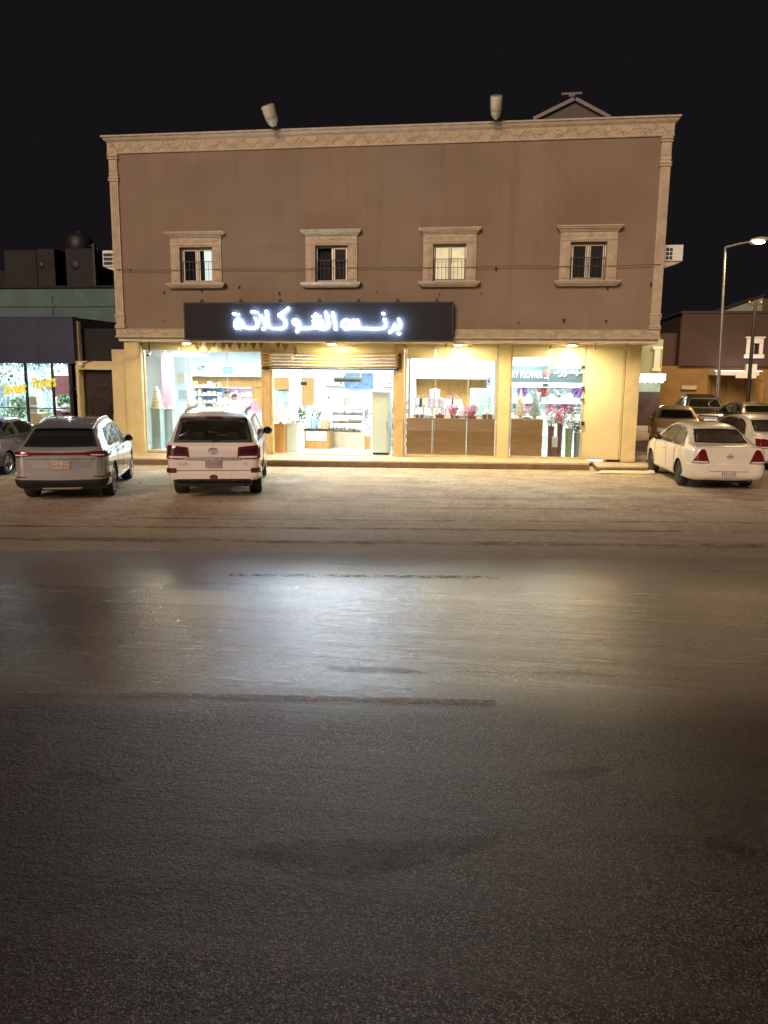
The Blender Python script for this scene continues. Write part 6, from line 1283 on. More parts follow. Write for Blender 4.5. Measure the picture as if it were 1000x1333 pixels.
    c.rear('headlamp', 'white_lens', [(.40, .80), (.72, .80)], [(.40, .88), (.76, .90)], .01, .03, front=True, both=True)
M['plate_warm'] = mat('cream number plate', (.62, .44, .34), .45)
build_suv()
# ---------------- white sedan at the right
def rear_of_sedan(c, P, tri=True, pl='plate'):
    tk = c.rear('boot_lid', P, arc(-.60, .60, .60, 0), arc(-.66, .66, .985, 0), .006, .02, nu=16, nv=8)
    for sd in (1, -1):
        lo = [(.44*sd, .645), (.62*sd, .64), (.80*sd, .65)]; hi = [(.545*sd, .93), (.59*sd, .955), (.66*sd, .935)] if tri else [(.44*sd, .86), (.62*sd, .90), (.80*sd, .90)]
        tl = c.rear('tail_lamp', 'red_lens', lo, hi, .022, .05, None, 10, 7)
        c.rear('reverse_lamp', 'white_lens', [(.47*sd, .655), (.79*sd, .66)], [(.48*sd, .685), (.775*sd, .69)], .026, .012, tl, 8, 2)
    bp = c.rear('rear_bumper', P, [(-.84, .30), (0, .27), (.84, .30)], [(-.84, .60), (0, .61), (.84, .60)], .035, .07, None, 24, 6)
    c.rear('bumper_line', 'metal_dark', [(-.42, .455), (.42, .455)], [(-.42, .465), (.42, .465)], .039, .01, bp, 12, 1)
    c.rear('bumper_lip', P, [(-.78, .245), (0, .225), (.78, .245)], [(-.80, .295), (0, .265), (.80, .295)], .02, .06, bp, 20, 2)
    b = MB(); b.box(-c.L/2+.25, -c.L/2+4.1, -.55, .55, .17, .26); b.tube([(-c.L/2+.05, -.5, .22), (-c.L/2+.5, -.5, .22)], .03, 10); b.build('underbody', 'black', c.root, bevel=.02, local=True)
    p = c.endpt(0, .80, .014, False); em = MB(); em.tube([(p.x-.004, .05*math.cos(a), .80+.05*math.sin(a)) for a in [2*math.pi*k/20 for k in range(21)]], .008, 6); em.box(p.x-.012, p.x, -.075, .075, .788, .812); em.build('emblem', 'chrome', tk, smooth=60, local=True)
    c.rear('chrome_strip', P, [(-.62, .985), (.62, .985)], [(-.62, 1.0), (.62, 1.0)], .014, .02, tk, 12, 1)
    c.plate(.0, .40, .34, .11, tint=pl)
    c.rear('headlamp', 'white_lens', [(.36, .62), (.66, .62)], [(.36, .73), (.66, .76)], .01, .03, front=True, both=True); c.rear('grille', 'black', [(-.28, .58), (.28, .58)], [(-.30, .68), (.30, .68)], .012, .03, front=True)
def place_sedan(x, y, hd, ax=0):     # x, y: middle of the rear axle
    fx, fy = -math.sin(R(hd)), math.cos(R(hd)); d = SED['L']/2-SED['ax'][0]; return x+fx*d, y+fy*d
hd = 5; X, Y_ = place_sedan(4.88, -2.42, hd)
c = Car('sedan', 'white sedan with triangular red tail lamps parked by the right corner pier', 'car', X, Y_, hd, SED, 'pearl white car paint', 'cars parked before the shops')
gen_sedan(c, gm='car_glass_mid', rim='steel_rim', style=8); rear_of_sedan(c, c.paint)
SED2 = dict(SED, L=4.75, W=1.80, wr_=.32, ax=(1.05, 3.75))
for k in ('top', 'bot', 'belt', 'w', 'wr'): SED2[k] = [(a*4.75/4.48, v*(1.03 if k in ('top', 'belt') else 1.05 if k in ('w', 'wr') else 1)) for a, v in SED[k]]
hd = 10; X, Y_ = place_sedan(7.25, 1.5, hd)
c = Car('sedan', 'white sedan cut off by the right edge, behind the nearer white sedan', 'car', X, Y_, hd, dict(SED), 'dusty white car paint', 'cars in the side street')
gen_sedan(c, gm='car_glass_mid'); rear_of_sedan(c, c.paint, tri=False)
hd = 8; X, Y_ = place_sedan(-13.95, -3.05, hd)
c = Car('sedan', 'dark navy sedan cut off by the left edge, beside the silver SUV', 'car', X, Y_, hd, SED, 'navy car paint', 'cars parked before the shops')
gen_sedan(c, gm='car_glass', style=5); rear_of_sedan(c, c.paint)
# cars of the side street
X, Yc = 6.05, 8.6
c = Car('sedan', 'lamplit gold sedan facing the road in the dim side street by the corner pier', 'car', X, Yc, 172, SED, 'lamplit gold car paint', 'cars in the side street')  # gold lamp light on the hood is put into the paint colour
gen_sedan(c, gm='car_glass_dark'); rear_of_sedan(c, c.paint); c.plate(0, .40, .34, .11, front=True)
p = at(985, 545, 11.5)
c = Car('sedan', 'olive sedan behind the cut-off white sedan at the right edge of the photo', 'car', p.x, 13.2, 6, SED, 'olive dark car paint', 'cars in the side street')
gen_sedan(c, gm='car_glass_dark'); rear_of_sedan(c, c.paint)
p = at(922, 540, 14)
c = Car('suv', 'charcoal SUV in the dark middle of the side street beyond the lamplit gold sedan', 'car', p.x, 15.5, 176, dict(SUV), 'charcoal car paint', 'cars in the side street'); gm = 'car_glass_dark'
gl = c.glass_side([(.62, 1.16), (1.28, 1.14)], [(.80, 1.40), (1.30, 1.52)], gm)+c.glass_side([(1.36, 1.135), (2.18, 1.11)], [(1.38, 1.525), (2.16, 1.55)], gm)+c.glass_side([(2.26, 1.105), (3.22, 1.075)], [(2.24, 1.55), (2.84, 1.45)], gm)
c.body(); c.make_glass(gl); c.rear('windscreen', gm, arc(-.74, .74, 1.13, -.02), arc(-.58, .58, 1.52, .01), .004, .006, front=True); c.wheels(5); c.mirror(2.98, 1.06); c.rear('headlamp', 'white_lens', [(.40, .80), (.72, .80)], [(.40, .88), (.76, .90)], .01, .03, front=True, both=True); c.rear('grille', 'chrome', [(-.34, .62), (.34, .62)], [(-.38, .80), (.38, .80)], .012, .03, front=True); c.plate(0, .5, .34, .12, front=True); c.rear('rear_window', gm, arc(-.73, .73, 1.165, -.012), arc(-.58, .58, 1.50, .012), .006, .008); c.rear('tail_lamp', 'red_lens', [(.5, .95), (.9, .95)], [(.5, 1.05), (.9, 1.06)], .02, .04, both=True)
# ================================================================== LEFT NEIGHBOURS
M['fascia'] = mat('dark slate fascia', (.025, .033, .070), .4, var=.1); M['dark_wall'] = mat('dark grey wall', (.03, .028, .03), .8); M['green_lit_wall'] = mat('green-lit render', (.085, .145, .14), .85, var=.25, vs=1.5, bump=.2)  # green light falling on the house is put into its wall colour
M['night_wall'] = mat('unlit grey render', (.012, .011, .013), .9, var=.15)  # near-black base colour stands for a wall left unlit at night
xw0, xw1 = px_x(95.5), px_x(166.5, 560); zw = Zpx(470, 120); d0, d1, dz = px_x(105.5, 540), px_x(148.5, 540), Zpx(481, 125)
bw = thing('gate_wall', 'yellow wall with a recessed dark doorway between the small shop and the beige building', 'wall', ((xw0+xw1)/2, YS+.15, gz(xw0)))
b = MB(); zb = gz(xw0)-.1
b.box(xw0, d0, YS, YS+.4, zb, zw); b.box(d1, xw1, YS, YS+.4, zb, zw); b.box(d0, d1, YS, YS+.4, dz, zw); b.build('wall', 'yellow_wall', bw, fix=False)
MB().box(xw1-.42, xw1, YS, YS+.4, zw+.001, Zpx(455, 170)).build('wall_step', 'yellow_wall', bw)
b = MB(); b.box(d0-.07, d0-.0, YS-.02, YS-.001, zb+.1, dz+.09); b.box(d0, d1+.05, YS-.02, YS-.001, dz, dz+.09); b.build('door_surround', 'yellow_panel', bw, bevel=.005)
MB().box(xw0-.02, xw1+.01, YS-.03, YS+.42, zw+.002, zw+.05).build('coping', 'yellow_panel', bw) if False else None
MB().box(xw0+.02, xw1-.1, YS+.42, YS+.52, zw-.2, 3.93).build('cover_wall', 'night_wall', bw)  # added dark wall that hides the lit room behind
dr = MB().box(d0+.01, d1-.01, YS+.28, YS+.34, zb+.1, dz-.005).build('door', 'brown_door', bw)
b = MB(); xm = (d0+d1)/2; w = (d1-d0)*.5
for sx in (.86, .70):
    hh = dz-.95 if sx > .8 else dz-1.1
    pts = [(xm-w*sx*.72, .25), (xm-w*sx*.72, hh-.1)]+[(xm+w*sx*.72*math.sin(a), hh-.1+.16*math.cos(a)) for a in [-1.5+3.0*k/10 for k in range(11)]]+[(xm+w*sx*.72, .25)]
    b.tube([(x, YS+.27, z) for x, z in pts], .02, 6)
for z in (.4, .62): b.box(xm-w*.45, xm+w*.45, YS+.262, YS+.279, z, z+.12)
b.tube([(xm-.1*k, YS+.27, dz-.62+.02*k*k) for k in (-3, -2, -1, 0, 1, 2, 3)], .02, 6); b.box(d0+.02, d1-.02, YS+.262, YS+.279, dz-.50, dz-.46)
b.build('door_moulding', mat('worn brown moulding', (.06, .032, .026), .35, .3), dr, smooth=50); MB().box(d1-.16, d1-.12, YS+.24, YS+.279, 1.05, 1.25).build('handle', 'steel', dr, bevel=.008)
for px, py in ((98, 506), (102, 506), (101, 516)): p = at(px, py, YS); MB().box(p.x-.03, p.x+.03, YS-.012, YS-.001, p.z-.04, p.z+.04).build('wall_box', 'rust', bw, bevel=.005)
p = at(104.5, 474, YS-.12); t = thing('wall_lamp', 'small cream bulkhead lamp with its cable on the yellow wall above the dark door', 'lamp', (p.x, YS, p.z)); MB().ball((p.x, YS-.1, p.z), .08, .08, .07, 12).build('globe', 'white_paint', t, smooth=60); MB().tube([(p.x, YS-.02, p.z), (p.x+.3, YS-.03, p.z+.10), (p.x+.9, YS-.02, p.z+.24)], .012, 6).build('cable', 'metal_dark', t); MB().box(p.x-.05, p.x+.05, YS-.03, YS-.001, p.z-.05, p.z+.05).build('backplate', 'alu', t)
# ---- small shop
YL = 1.25; xr = AX(95, 440, YL); zt = AZ(95, 412, YL); zf = AZ(95, 473.5, YL); xl = -24.0; g0 = gz(xr)-.15
ns = thing('small_shop', 'low shop under a plain dark slate fascia with a bright window full of greenery', 'shop', (xr-3, 3, g0))
b = MB(); b.box(xr-.16, xr, YL+.05, 7.5, g0, zt-.02); b.box(xl, xr-.161, 7.2, 7.5, g0, zt-.02); b.build('wall', 'dark_wall', ns)
b = MB(); b.box(xl, xr+.02, YL, YL+.35, zf, zt); b.box(xl, xr+.022, YL-.012, YL-.001, zf, zf+.05); b.box(xl, xr+.022, YL-.012, YL-.001, zt-.05, zt); b.build('fascia', 'fascia', ns, bevel=.01)
b = MB()
for k in range(6): x = xr-1.5*(k+1)+.3; b.box(x-.006, x+.006, YL-.004, YL-.0005, zf+.051, zt-.051)
b.build('fascia_joint', 'black', ns)
MB().box(xl, xr-.17, YL+.36, 7.19, zt-.3, zt-.1).build('roof', 'dark_wall', ns)
b = MB(); x = AX(99.5, 445, .6); b.box(AX(97.5,450,1.5), AX(104,450,1.5), 1.45, 1.62, zw+.001, AZ(100,418,1.5)); b.build('side_post', 'stone_trim', ns)
MB().box(xl, xr-.17, YL+.2, 7.1, g0+.16, g0+.20).build('shop_floor', 'floor_tile', ns); MB().box(xl, xr-.17, YL+.37, 7.1, zf+.25, zf+.29).build('ceiling', 'white_int', ns); MB().box(xl, xr-.17, 6.6, 6.7, g0+.2, zf+.25).build('back_wall', mat('pale blue mural wall', (.40, .56, .62), .6, var=.7, vs=2.2), ns)
b = MB(); gx = [AX(q, 520, YL+.1) for q in (-160, -70, 36, 70.5, 93)]
for q in gx: b.box(q-.03, q+.03, YL+.06, YL+.14, g0+.2, zf-.001)
b.box(xl, gx[-1], YL+.06, YL+.14, g0+.1, g0+.2); b.box(xl, gx[-1], YL+.07, YL+.13, 2.02-.6, 2.05-.6); sw = b.build('window_frame', 'metal_dark', ns)
for a, c in zip(gx, gx[1:]): MB().box(a+.03, c-.03, YL+.095, YL+.105, g0+.2, zf-.001).build('pane', 'glass', ns)
for x in (-13.6, -15.6, -17.8):
    for y in (2.4, 4.8): 
        MB().box(x-.28, x+.28, y-.28, y+.28, zf+.215, zf+.248).build('ceiling_light', 'ceil_lens', ns); lamp('ceiling_lamp', 'AREA', (x, y, zf+.2), 105, (.78, .93, 1), ns, .55, .55)
# yellow brush lettering on the glass
def brush(words, x0, y0, x1, y1, lab):
    b = MB(); p0, p1 = at(x0, y0, YL+.05), at(x1, y1, YL+.05); d = bpy.data.curves.new('l', 'FONT'); d.body = words; d.size = .52; d.shear = .35; d.extrude = .008; d.offset = .014; d.align_x = 'LEFT'
    t = bpy.data.objects.new('tmp', d); COL.objects.link(t); me = bpy.data.meshes.new_from_object(t.evaluated_get(bpy.context.evaluated_depsgraph_get())); bpy.data.objects.remove(t); bpy.data.curves.remove(d)
    w = max(v.co.x for v in me.vertices); s = (p1-p0).length/w; me.transform(Matrix.Scale(s, 4, (1, 0, 0))); me.materials.clear(); me.materials.append(M['yellow_letter']); me.name = 'lettering'
    o = bpy.data.objects.new('window_lettering', me); COL.objects.link(o); o.location = (p0.x, YL+.05, p0.z); a = math.atan2(p1.z-p0.z, p1.x-p0.x); o.rotation_euler = (R(90), -a, 0); tag(o, lab, 'lettering', 'yellow words on the small shop window')
M['yellow_letter'] = mat('bright yellow lettering', (.85, .72, .03), .5, var=.05, emit=.35, ecol=(.9, .75, .03))
brush('Sweet', 4, 513.5, 36, 511, 'bold yellow lettering, the left word, on the small shop window'); brush('Flowers', 43, 507.5, 74, 502.5, 'yellow lettering, the right word, on the small shop window')
# greenery, stands and arches in the small shop
rs = random.Random(11)
for px, py, r, lb in ((14, 548, .55, 'round green shrub low at the left of the small shop window'), (26, 530, .40, 'green shrub under the left yellow word'), (62, 545, .42, 'dark green shrub right of the beige box in the small shop'), (84, 522, .26, 'little green wreath plant by the right window post of the small shop')):
    p = at(px, py, 3.0+rs.random()); p.z = max(p.z, g0+.2+r); t = thing('shrub', lb, 'plant', (p.x, p.y, g0+.2), 0, 'plants in the small shop'); MB().leaves(p, (r, r*.7, r), 330, .06, (0, 0, 1)).build('foliage', ['leaf', mat('light green leaves', (.20, .32, .18), .6, var=.3)], t, fix=False); b = MB(); b.tube([(p.x, p.y, g0+.36), p], .025, 6); b.build('stem', 'brown_vase', t); MB().lathe([(.0001, g0+.2), (.14, g0+.2), (.19, g0+.44), (.16, g0+.44), (.0001, g0+.4)], (p.x, p.y, 0), 16).build('pot', 'white_paint', t, smooth=40)
for px, w, h, lb in ((8, 1.5, 2.5, 'broad white wire arch at the left of the small shop window'), (36, 1.5, 2.9, 'tall white wire arch in the middle of the small shop window'), (60, 1.0, 2.2, 'slim white wire arch left of the dark window post')):
    p = at(px, 540, 4.0); t = thing('wire_arch', lb, 'arch', (p.x, 4.0, g0+.2), 0, 'white wire arches in the small shop')
    for nm, ks in (('rim', (0, .12)), ('spoke', (.3, .5, .7))):
        b = MB()
        for k in ks:
            sc = 1-k; b.tube([(p.x+w/2*sc*math.cos(a), 4.0+k*.5, g0+.22+h*sc*math.sin(a)) for a in [math.pi*q/16 for q in range(17)]], .022 if nm == 'rim' else .014, 6)
        b.build(nm, 'white_paint', t)
    b = MB(); b.leaves((p.x, 4.0, g0+.2+h), (w*.5, .2, .3), 120, .06, (0, 1)); b.build('garland', ['petal_white', 'leaf'], t, fix=False)
    b = MB(); [b.tube([(p.x, 4.05, g0+.25), (p.x+w*.45*math.cos(a), 4.05, g0+.2+h*.9*math.sin(a))], .01, 5) for a in (.6, 1.0, 1.57, 2.1, 2.5)]; b.build('stay', 'white_paint', t)
p = at(20, 487, 4.6); t = thing('flower_garland', 'cloud of white blossom hanging under the ceiling of the small shop', 'garland', (p.x, 4.6, p.z)); MB().leaves((p.x+.6, 4.6, p.z), (2.0, .5, .42), 420, .09, (0, 0, 1)).build('blossom', ['petal_white', mat('mint blossom', (.5, .68, .62), .6)], t, fix=False); b = MB(); [b.tube([(p.x+q, 4.6, p.z+.2), (p.x+q*.8, 4.6, zf+.25)], .012, 5) for q in (-1, 0, 1, 2)]; b.build('wire', 'white_paint', t)
a, c, z0, z1 = rect(37, 54, 538, 549, 2.2); t = thing('sales_counter', 'beige box counter with a white card above it in the small shop window', 'counter', ((a+c)/2, 2.4, g0+.2)); MB().box(a, c, 2.2, 2.7, g0+.2, z1).build('body', 'beige', t, bevel=.01); x, y, u, v = rect(36, 48, 528.5, 538, 2.2); MB().box(x, y, 2.2, 2.23, u, v).build('card', 'white_paint', t, bevel=.005); b = MB(); [b.box(x+(y-x)*k/7, x+(y-x)*k/7+.02, 2.192, 2.199, u+.04, v-.04) for k in range(1, 7)]; b.build('card_print', 'ribbon_grey', t); x, y, u, v = rect(37, 47, 516, 527.5, 2.2); MB().box(x, y, 2.2, 2.22, u, v).build('notice', 'cream', t)
a, c, z0, z1 = rect(72, 90, 489, 515, 3.6); t = thing('wall_panel', 'maroon wall panel behind the right pane of the small shop', 'panel', ((a+c)/2, 3.6, g0+.2)); MB().box(a, c, 3.6, 3.7, g0+.2, z1).build('board', mat('maroon board', (.12, .03, .03), .5), t, bevel=.01); MB().box(a-.05, c+.05, 3.57, 3.71, z1+.001, z1+.1).build('cornice', 'white_paint', t); x, y, u, v = rect(73, 90, 517, 534, 3.5); MB().box(x, y, 3.5, 3.525, u, v).build('price_board', 'white_paint', t); b = MB(); [b.box(x+.06+k*.12, x+.10+k*.12, 3.49, 3.499, u+.06, v-.06) for k in range(4)]; b.build('price_print', 'ribbon_grey', t)
p = at(86.5, 545, 2.0); t = thing('urn', 'maroon urn with white blossom behind the right pane of the small shop', 'vase', (p.x, 2.0, g0+.2)); MB().lathe([(.0001, g0+.2), (.12, g0+.2), (.05, g0+.35), (.05, p.z-.12), (.13, p.z+.06), (.14, p.z+.2), (.11, p.z+.2), (.0001, p.z+.1)], (p.x, 2.0, 0), 16).build('body', mat('maroon urn glaze', (.10, .03, .03), .3), t, smooth=40); MB().leaves((p.x, 2.0, p.z+.34), (.17, .15, .16), 90, .05).build('blossom', 'petal_white', t, fix=False)
# ---- buildings behind on the left
YGn = 9.5; ztop = AZ(75, 375, YGn); xr2 = -11.9
t = thing('green_lit_house', 'low green-lit house behind the small shop roof', 'house', (-19, YGn+3, -.2)); b = MB(); b.box(-34, xr2, YGn, YGn+6, -.2, ztop-.01); b.build('wall', 'green_lit_wall', t); b = MB(); b.box(-34, xr2, YGn-.08, YGn+6.1, ztop, ztop+.09); b.build('roof', 'night_wall', t); b = MB(); x = AX(67, 390, YGn); b.box(x-.05, x+.05, YGn-.04, YGn-.001, 1, ztop-.3); b.build('downpipe', 'green_lit_wall', t); b = MB(); b.box(-34, xr2, YGn-.05, YGn-.001, ztop-.75, ztop-.62); b.build('band', 'green_lit_wall', t)
YD = 16.0
def nz(py): return AZ(75, py, YD)
t = thing('dark_block', 'unlit dark grey flat-roofed block rising behind the green-lit house', 'building', (-26, YD+4, -.2)); b = MB(); b.box(-46, AX(133, 340, YD), YD+1.5, YD+9, -.2, nz(322)-.9); b.build('wall', 'night_wall', t)
M['night_wall2'] = mat('unlit pale render', (.020, .0185, .021), .9, var=.15)  # lack of light on the bays painted in as near-black
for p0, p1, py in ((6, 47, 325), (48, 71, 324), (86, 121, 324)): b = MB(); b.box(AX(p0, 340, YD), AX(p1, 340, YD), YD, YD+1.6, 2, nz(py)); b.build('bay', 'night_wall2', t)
[MB().ball((at(q, 345, YD).x, YD-.02, at(q, 345, YD).z), r, .04, r, 12).build('vent', 'black', t, smooth=60) for q, r in ((98, .22), (54, .17))]
b = MB(); x = AX(122, 340, YD); b.box(x, x+.12, YD-.1, YD+.1, 3, nz(318)); b.build('pipe', 'black', t)
p = at(95, 322, YD); t = thing('water_tank', 'black domed water tank on the roof of the dark block', 'tank', (p.x, YD+.7, nz(324))); z = nz(324); MB().lathe([(.0001, z), (.62, z), (.66, z+.1), (.62, z+.55), (.4, z+.78), (.15, z+.84), (.0001, z+.85)], (p.x, YD+.7, 0), 20).build('body', 'black', t, smooth=40); b = MB(); b.lathe([(.18, z+.84), (.18, z+.9), (.0001, z+.9)], (p.x, YD+.7, 0), 14); b.build('lid', 'black', t); b = MB(); b.tube([(p.x+.6, YD+.5, z+.2), (p.x+1.0, YD+.5, z+.15), (p.x+1.05, YD+.5, z-.2)], .04, 8); b.build('pipe', 'black', t)
# ================================================================== RIGHT SIDE STREET
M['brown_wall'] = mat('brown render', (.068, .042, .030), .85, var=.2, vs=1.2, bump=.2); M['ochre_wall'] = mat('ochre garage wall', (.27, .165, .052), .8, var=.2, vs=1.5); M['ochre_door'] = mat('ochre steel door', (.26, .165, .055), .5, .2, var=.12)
YB = 24.0; g1 = gz(10)-.1; zB = AZ(930, 408, YB); xb0 = 6.6; xb1 = 26.0
t = thing('brown_house', 'brown two-storey house with a small white framed window across the side street', 'house', (14, YB+5, g1)); wx0, wx1, wz0, wz1 = rect(975.5, 988.5, 447, 461, YB)
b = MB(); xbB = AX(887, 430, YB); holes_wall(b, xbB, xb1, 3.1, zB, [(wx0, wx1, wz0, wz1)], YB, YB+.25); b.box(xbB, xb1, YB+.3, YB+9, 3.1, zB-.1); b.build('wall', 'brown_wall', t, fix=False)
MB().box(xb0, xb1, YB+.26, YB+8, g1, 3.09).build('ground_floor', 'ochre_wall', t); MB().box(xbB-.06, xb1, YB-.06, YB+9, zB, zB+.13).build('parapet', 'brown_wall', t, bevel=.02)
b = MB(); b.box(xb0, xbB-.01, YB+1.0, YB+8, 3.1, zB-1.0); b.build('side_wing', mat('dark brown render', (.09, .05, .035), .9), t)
b = MB(); w = .2
b.box(wx0-w, wx1+w, YB-.08, YB-.001, wz1, wz1+.26); b.box(wx0-w-.08, wx1+w+.08, YB-.12, YB-.001, wz1+.261, wz1+.35); b.box(wx0-w, wx0, YB-.08, YB-.001, wz0, wz1-.001); b.box(wx1, wx1+w, YB-.08, YB-.001, wz0, wz1-.001); b.box(wx0-w-.08, wx1+w+.08, YB-.12, YB-.001, wz0-.22, wz0-.001); wn = b.build('window', 'white_paint', t, bevel=.015)
MB().box(wx0, wx1, YB+.12, YB+.14, wz0, wz1).build('pane', 'grey_pane', wn); b = MB(); b.box((wx0+wx1)/2-.03, (wx0+wx1)/2+.03, YB+.08, YB+.119, wz0, wz1); b.build('mullion', 'alu', wn)
cx0, cx1, cz0, cz1 = rect(932, 989, 483.5, 488.5, YB-1.6); cn = MB(); cn.box(cx0, cx1, YB-1.6, YB-.001, cz0, cz1); cn.box(AX(957, 490, YB-1.6), AX(984, 490, YB-1.6), YB-1.75, YB-1.61, cz0-.14, cz1-.05); cn.build('canopy', 'white_paint', t, bevel=.02)
x, y, u, v = rect(971, 985.5, 474, 479, YB-1.3); MB().box(x, y, YB-1.4, YB-1.1, cz1+.002, v).build('canopy_unit', 'white_paint', t, bevel=.02)
for p0, p1 in ((942, 961), (967, 989), (992, 1016)):
    a, c, z0, z1 = rect(p0, p1, 494, 545, YB+.2); d = MB().box(a, c, YB+.16, YB+.255, g1, z1).build('garage_door', 'ochre_door', t, bevel=.01); b = MB(); [b.box(a+.05+(c-a-.1)*k/5, a+.08+(c-a-.1)*k/5, YB+.145, YB+.159, g1, z1-.05) for k in range(6)]; [b.box(a+.09, c-.05, YB+.15, YB+.159, g1+.4+k*.7, g1+.43+k*.7) for k in range(4)]; b.build('rib', 'ochre_door', d)
a, c, z0, z1 = rect(887, 907, 502, 507, YB+.1); MB().box(a, c, YB+.05, YB+.255, z0, z1).build('house_sign', 'stone_trim', t, bevel=.01)
lamp('canopy_lamp', 'AREA', ((cx0+cx1)/2+.3, YB-.55, cz1+.06), 7, (.95, .92, 1), t, 2.2, .12, (math.pi*.9, 0, 0)); MB().box((cx0+cx1)/2-.9, (cx0+cx1)/2+1.5, YB-.62, YB-.50, cz1+.002, cz1+.03).build('canopy_lamp_tube', mat('lit tube', (1, 1, 1), .5, var=0, emit=2, ecol=(.95, .92, 1)), t)
x = AX(965, 505, YB); MB().tube([(x, YB-1.5, cz0-.01), (x, YB-1.5, g1)], .05, 8).build('canopy_post', 'alu', t)
b = MB(); x = AX(934, 505, YB); b.box(x-.25, x+.25, YB+.1, YB+.255, g1, cz0); b.build('pillar', 'ochre_wall', t)
# pale gabled building far behind
YP = 34; a, c, e = at(945, 402, YP), at(994, 385, YP), at(1030, 385, YP)
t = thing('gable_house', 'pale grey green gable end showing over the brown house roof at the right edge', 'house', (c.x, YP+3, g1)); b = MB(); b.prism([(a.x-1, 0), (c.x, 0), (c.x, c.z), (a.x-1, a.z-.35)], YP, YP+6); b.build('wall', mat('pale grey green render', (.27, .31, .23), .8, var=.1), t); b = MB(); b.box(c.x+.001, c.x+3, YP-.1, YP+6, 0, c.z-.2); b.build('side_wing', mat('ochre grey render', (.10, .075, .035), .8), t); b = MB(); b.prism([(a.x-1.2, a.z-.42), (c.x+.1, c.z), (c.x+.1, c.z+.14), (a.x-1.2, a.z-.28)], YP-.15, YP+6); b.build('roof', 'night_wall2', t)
# corner shop with LED strip awning
YC = 19.0; x0, x1 = AX(826, 495, YC), AX(866, 495, YC); z0, z1 = AZ(850, 497, YC), AZ(850, 487, YC)
t = thing('corner_shop', 'pale green corner shop with a row of bright LEDs along its awning', 'shop', ((x0+x1)/2, YC+3, g1)); b = MB(); xs = AX(862, 470, YC+.6); b.box(x0-2, xs, YC+.6, YC+4, g1, AZ(850, 442, YC+.6)); b.build('wall', mat('pale green plaster', (.34, .40, .27), .7), t); b = MB(); b.box(x0-2, x1, YC-.2, YC+.59, z0+.05, z1+.04); aw = b.build('awning', 'white_paint', t, bevel=.02); b = MB(); b.box(xs-.4, xs-.12, YC+.5, YC+.599, z1+.3, AZ(850, 455, YC+.6)); b.box(xs-.5, xs-.02, YC+.48, YC+.599, AZ(850, 455, YC+.6)+.001, AZ(850, 451, YC+.6)); b.box(xs-.46, xs-.06, YC+.48, YC+.599, z1+.15, z1+.299); b.build('half_column', 'white_paint', t, bevel=.01)
M['led'] = mat('lit led', (1, 1, 1), .5, var=0, emit=14, ecol=(.92, .96, 1))
for k in range(5): x = x0+.2+(x1-x0-.4)*k/4; MB().ball((x, YC-.22, z0+.02), .08, .06, .06, 10).build('led_lamp', 'led', aw); lamp('led_light', 'POINT', (x, YC-.5, z0-.1), 9, (.95, .97, 1), t, .06)
MB().box(x0-2, xs-.001, YC+.585, YC+.599, g1, z0-.5).build('shop_shutter', 'brown_wall', t)
# street lamp
p = at(944, 322, 15.5); q = at(982, 314, 15.5); base = Vector((AX(936, 500, 15.5), 15.5, gz(9)))
t = thing('street_lamp', 'tall galvanised street lamp with a glowing warm head over the side street', 'street lamp', base)
MB().tube([base, (base.x+.02, 15.5, base.z+.9), (p.x, p.y, p.z)], [.10, .08, .05], 12).build('pole', 'steel', t, smooth=60); MB().box(base.x-.22, base.x+.22, 15.28, 15.72, base.z-.05, base.z+.06).build('base_plate', 'steel', t); arm = MB().tube([p, p.lerp(q, .5)+Vector((0, 0, .03)), q], [.05, .045, .04], 10).build('arm', 'steel', t, smooth=60)
ax = (q-p).normalized(); hd0 = q-ax*.2; b = MB(); b.tube([hd0, hd0+ax*.1, hd0+ax*.5, hd0+ax*.75], [.06, .14, .15, .06], 14, 0, .55); b.build('lamp_head', 'alu', t, smooth=50); b = MB(); c0 = hd0+ax*.38; b.ball((c0.x, c0.y-.03, c0.z-.08), .26, .14, .085, 16); b.build('lamp_lens', mat('lit street lamp lens', (1, .8, .4), .4, var=0, emit=26, ecol=(1, .66, .25)), t, smooth=60)
lamp('street_light', 'SPOT', (c0.x, c0.y-.05, c0.z-.22), 2400, (1, .66, .28), t, .15, spot=165, blend=.6)
# dark utility pole
p = at(984, 390, 17); q = at(976, 487, 17); t = thing('utility_pole', 'thin dark leaning utility pole right of the street lamp', 'pole', (AX(973, 540, 17), 17, gz(10))); k = (p-q).normalized(); bs = Vector((t.location.x, 17, t.location.z)); MB().tube([bs, q, p], [.10, .085, .06], 10).build('pole', 'black', t, smooth=60); b = MB(); b.box(p.x-.3, p.x+.3, 16.95, 17.05, p.z-.25, p.z-.17); b.build('crossarm', 'black', t); b = MB(); [b.lathe([(.03, p.z-.17), (.045, p.z-.13), (.02, p.z-.06), (.0001, p.z-.05)], (p.x+o, 17, 0), 8) for o in (-.25, .25)]; b.build('insulator', 'brown_vase', t)
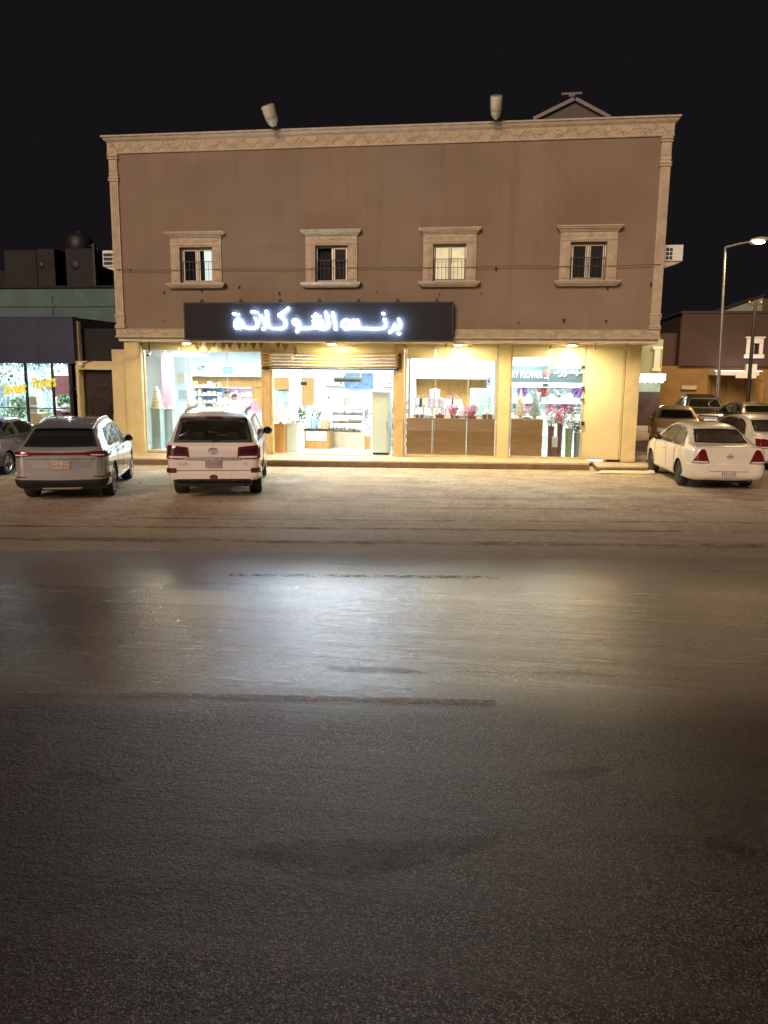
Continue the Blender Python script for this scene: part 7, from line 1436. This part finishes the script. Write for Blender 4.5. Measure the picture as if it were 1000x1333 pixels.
# low kerb stones and a flattened carton by the corner pier
p = G(812, 616); t = thing('carton', 'flattened pale carton lying on the ground before the corner step', 'carton', p); b = MB(); b.add([(p.x-.75, p.y-.22, p.z+.012), (p.x+.55, p.y-.10, p.z+.015), (p.x+.62, p.y+.30, p.z+.05), (p.x-.55, p.y+.2, p.z+.04)], [(0, 1, 2, 3)]); b.add([(p.x-.75, p.y-.22, p.z+.006), (p.x+.55, p.y-.10, p.z+.008), (p.x+.62, p.y+.30, p.z+.04), (p.x-.55, p.y+.2, p.z+.03)], [(3, 2, 1, 0)]); b.build('sheet', 'cream', t, fix=False); b = MB(); b.add([(p.x+.55, p.y-.10, p.z+.016), (p.x+.80, p.y-.02, p.z+.02), (p.x+.82, p.y+.25, p.z+.10), (p.x+.62, p.y+.30, p.z+.052)], [(0, 1, 2, 3)]); b.build('flap', 'cream', t, fix=False)
p = G(836, 603); rb = random.Random(5)
for k, (dx, dy, s, lb) in enumerate(((0, .35, .26, 'larger broken kerb stone at the foot of the corner pier'), (.33, .7, .2, 'smaller broken kerb stone behind the larger one by the corner pier'))):
    x, y = p.x+dx, p.y+dy; b = MB(); b.ball((x, y, gz(x)+s*.4), s, s*.7, s*.5, 8, 0, .12); o = b.build('kerb_stone', 'stone_trim'); tag(o, lb, 'stone', 'broken kerb stones')
# ================================================================== NIGHT SKY AND STREET LIGHT
w = bpy.data.worlds.new('World'); SC.world = w; w.use_nodes = True; nt = w.node_tree; L = nt.links; bg = nt.nodes['Background']
sky = nt.nodes.new('ShaderNodeTexSky'); sky.sky_type = 'NISHITA'; sky.sun_disc = False; EL, AZM = 26, -168
sky.sun_elevation = R(-6.5); sky.sun_rotation = R(AZM); sky.air_density = 1; sky.dust_density = 3
mx = nt.nodes.new('ShaderNodeMix'); mx.data_type = 'RGBA'; mx.blend_type = 'ADD'; mx.inputs[0].default_value = 1; L.new(sky.outputs[0], mx.inputs[6]); mx.inputs[7].default_value = (.068, .060, .072, 1)
L.new(mx.outputs[2], bg.inputs[0]); bg.inputs[1].default_value = .10
sd = bpy.data.lights.new('street_glow', 'SUN'); sd.energy = 2.2; sd.angle = R(24); sd.color = (1, .73, .55)
so = bpy.data.objects.new('street_glow', sd); COL.objects.link(so)
d = Vector((math.sin(R(AZM))*math.cos(R(EL)), math.cos(R(AZM))*math.cos(R(EL)), math.sin(R(EL))))   # towards the light: behind the camera
so.rotation_euler = d.to_track_quat('Z', 'Y').to_euler(); so.location = d*30
SC.view_settings.view_transform = 'Standard'; SC.view_settings.look = 'None'; SC.view_settings.exposure = .12; SC.view_settings.gamma = 1
SC.render.engine = 'CYCLES'; cy = SC.cycles; cy.use_denoising = True; cy.max_bounces = 8; cy.diffuse_bounces = 4; cy.glossy_bounces = 3; cy.transparent_max_bounces = 16; cy.transmission_bounces = 4; cy.sample_clamp_indirect = 12; cy.caustics_reflective = False; cy.caustics_refractive = False
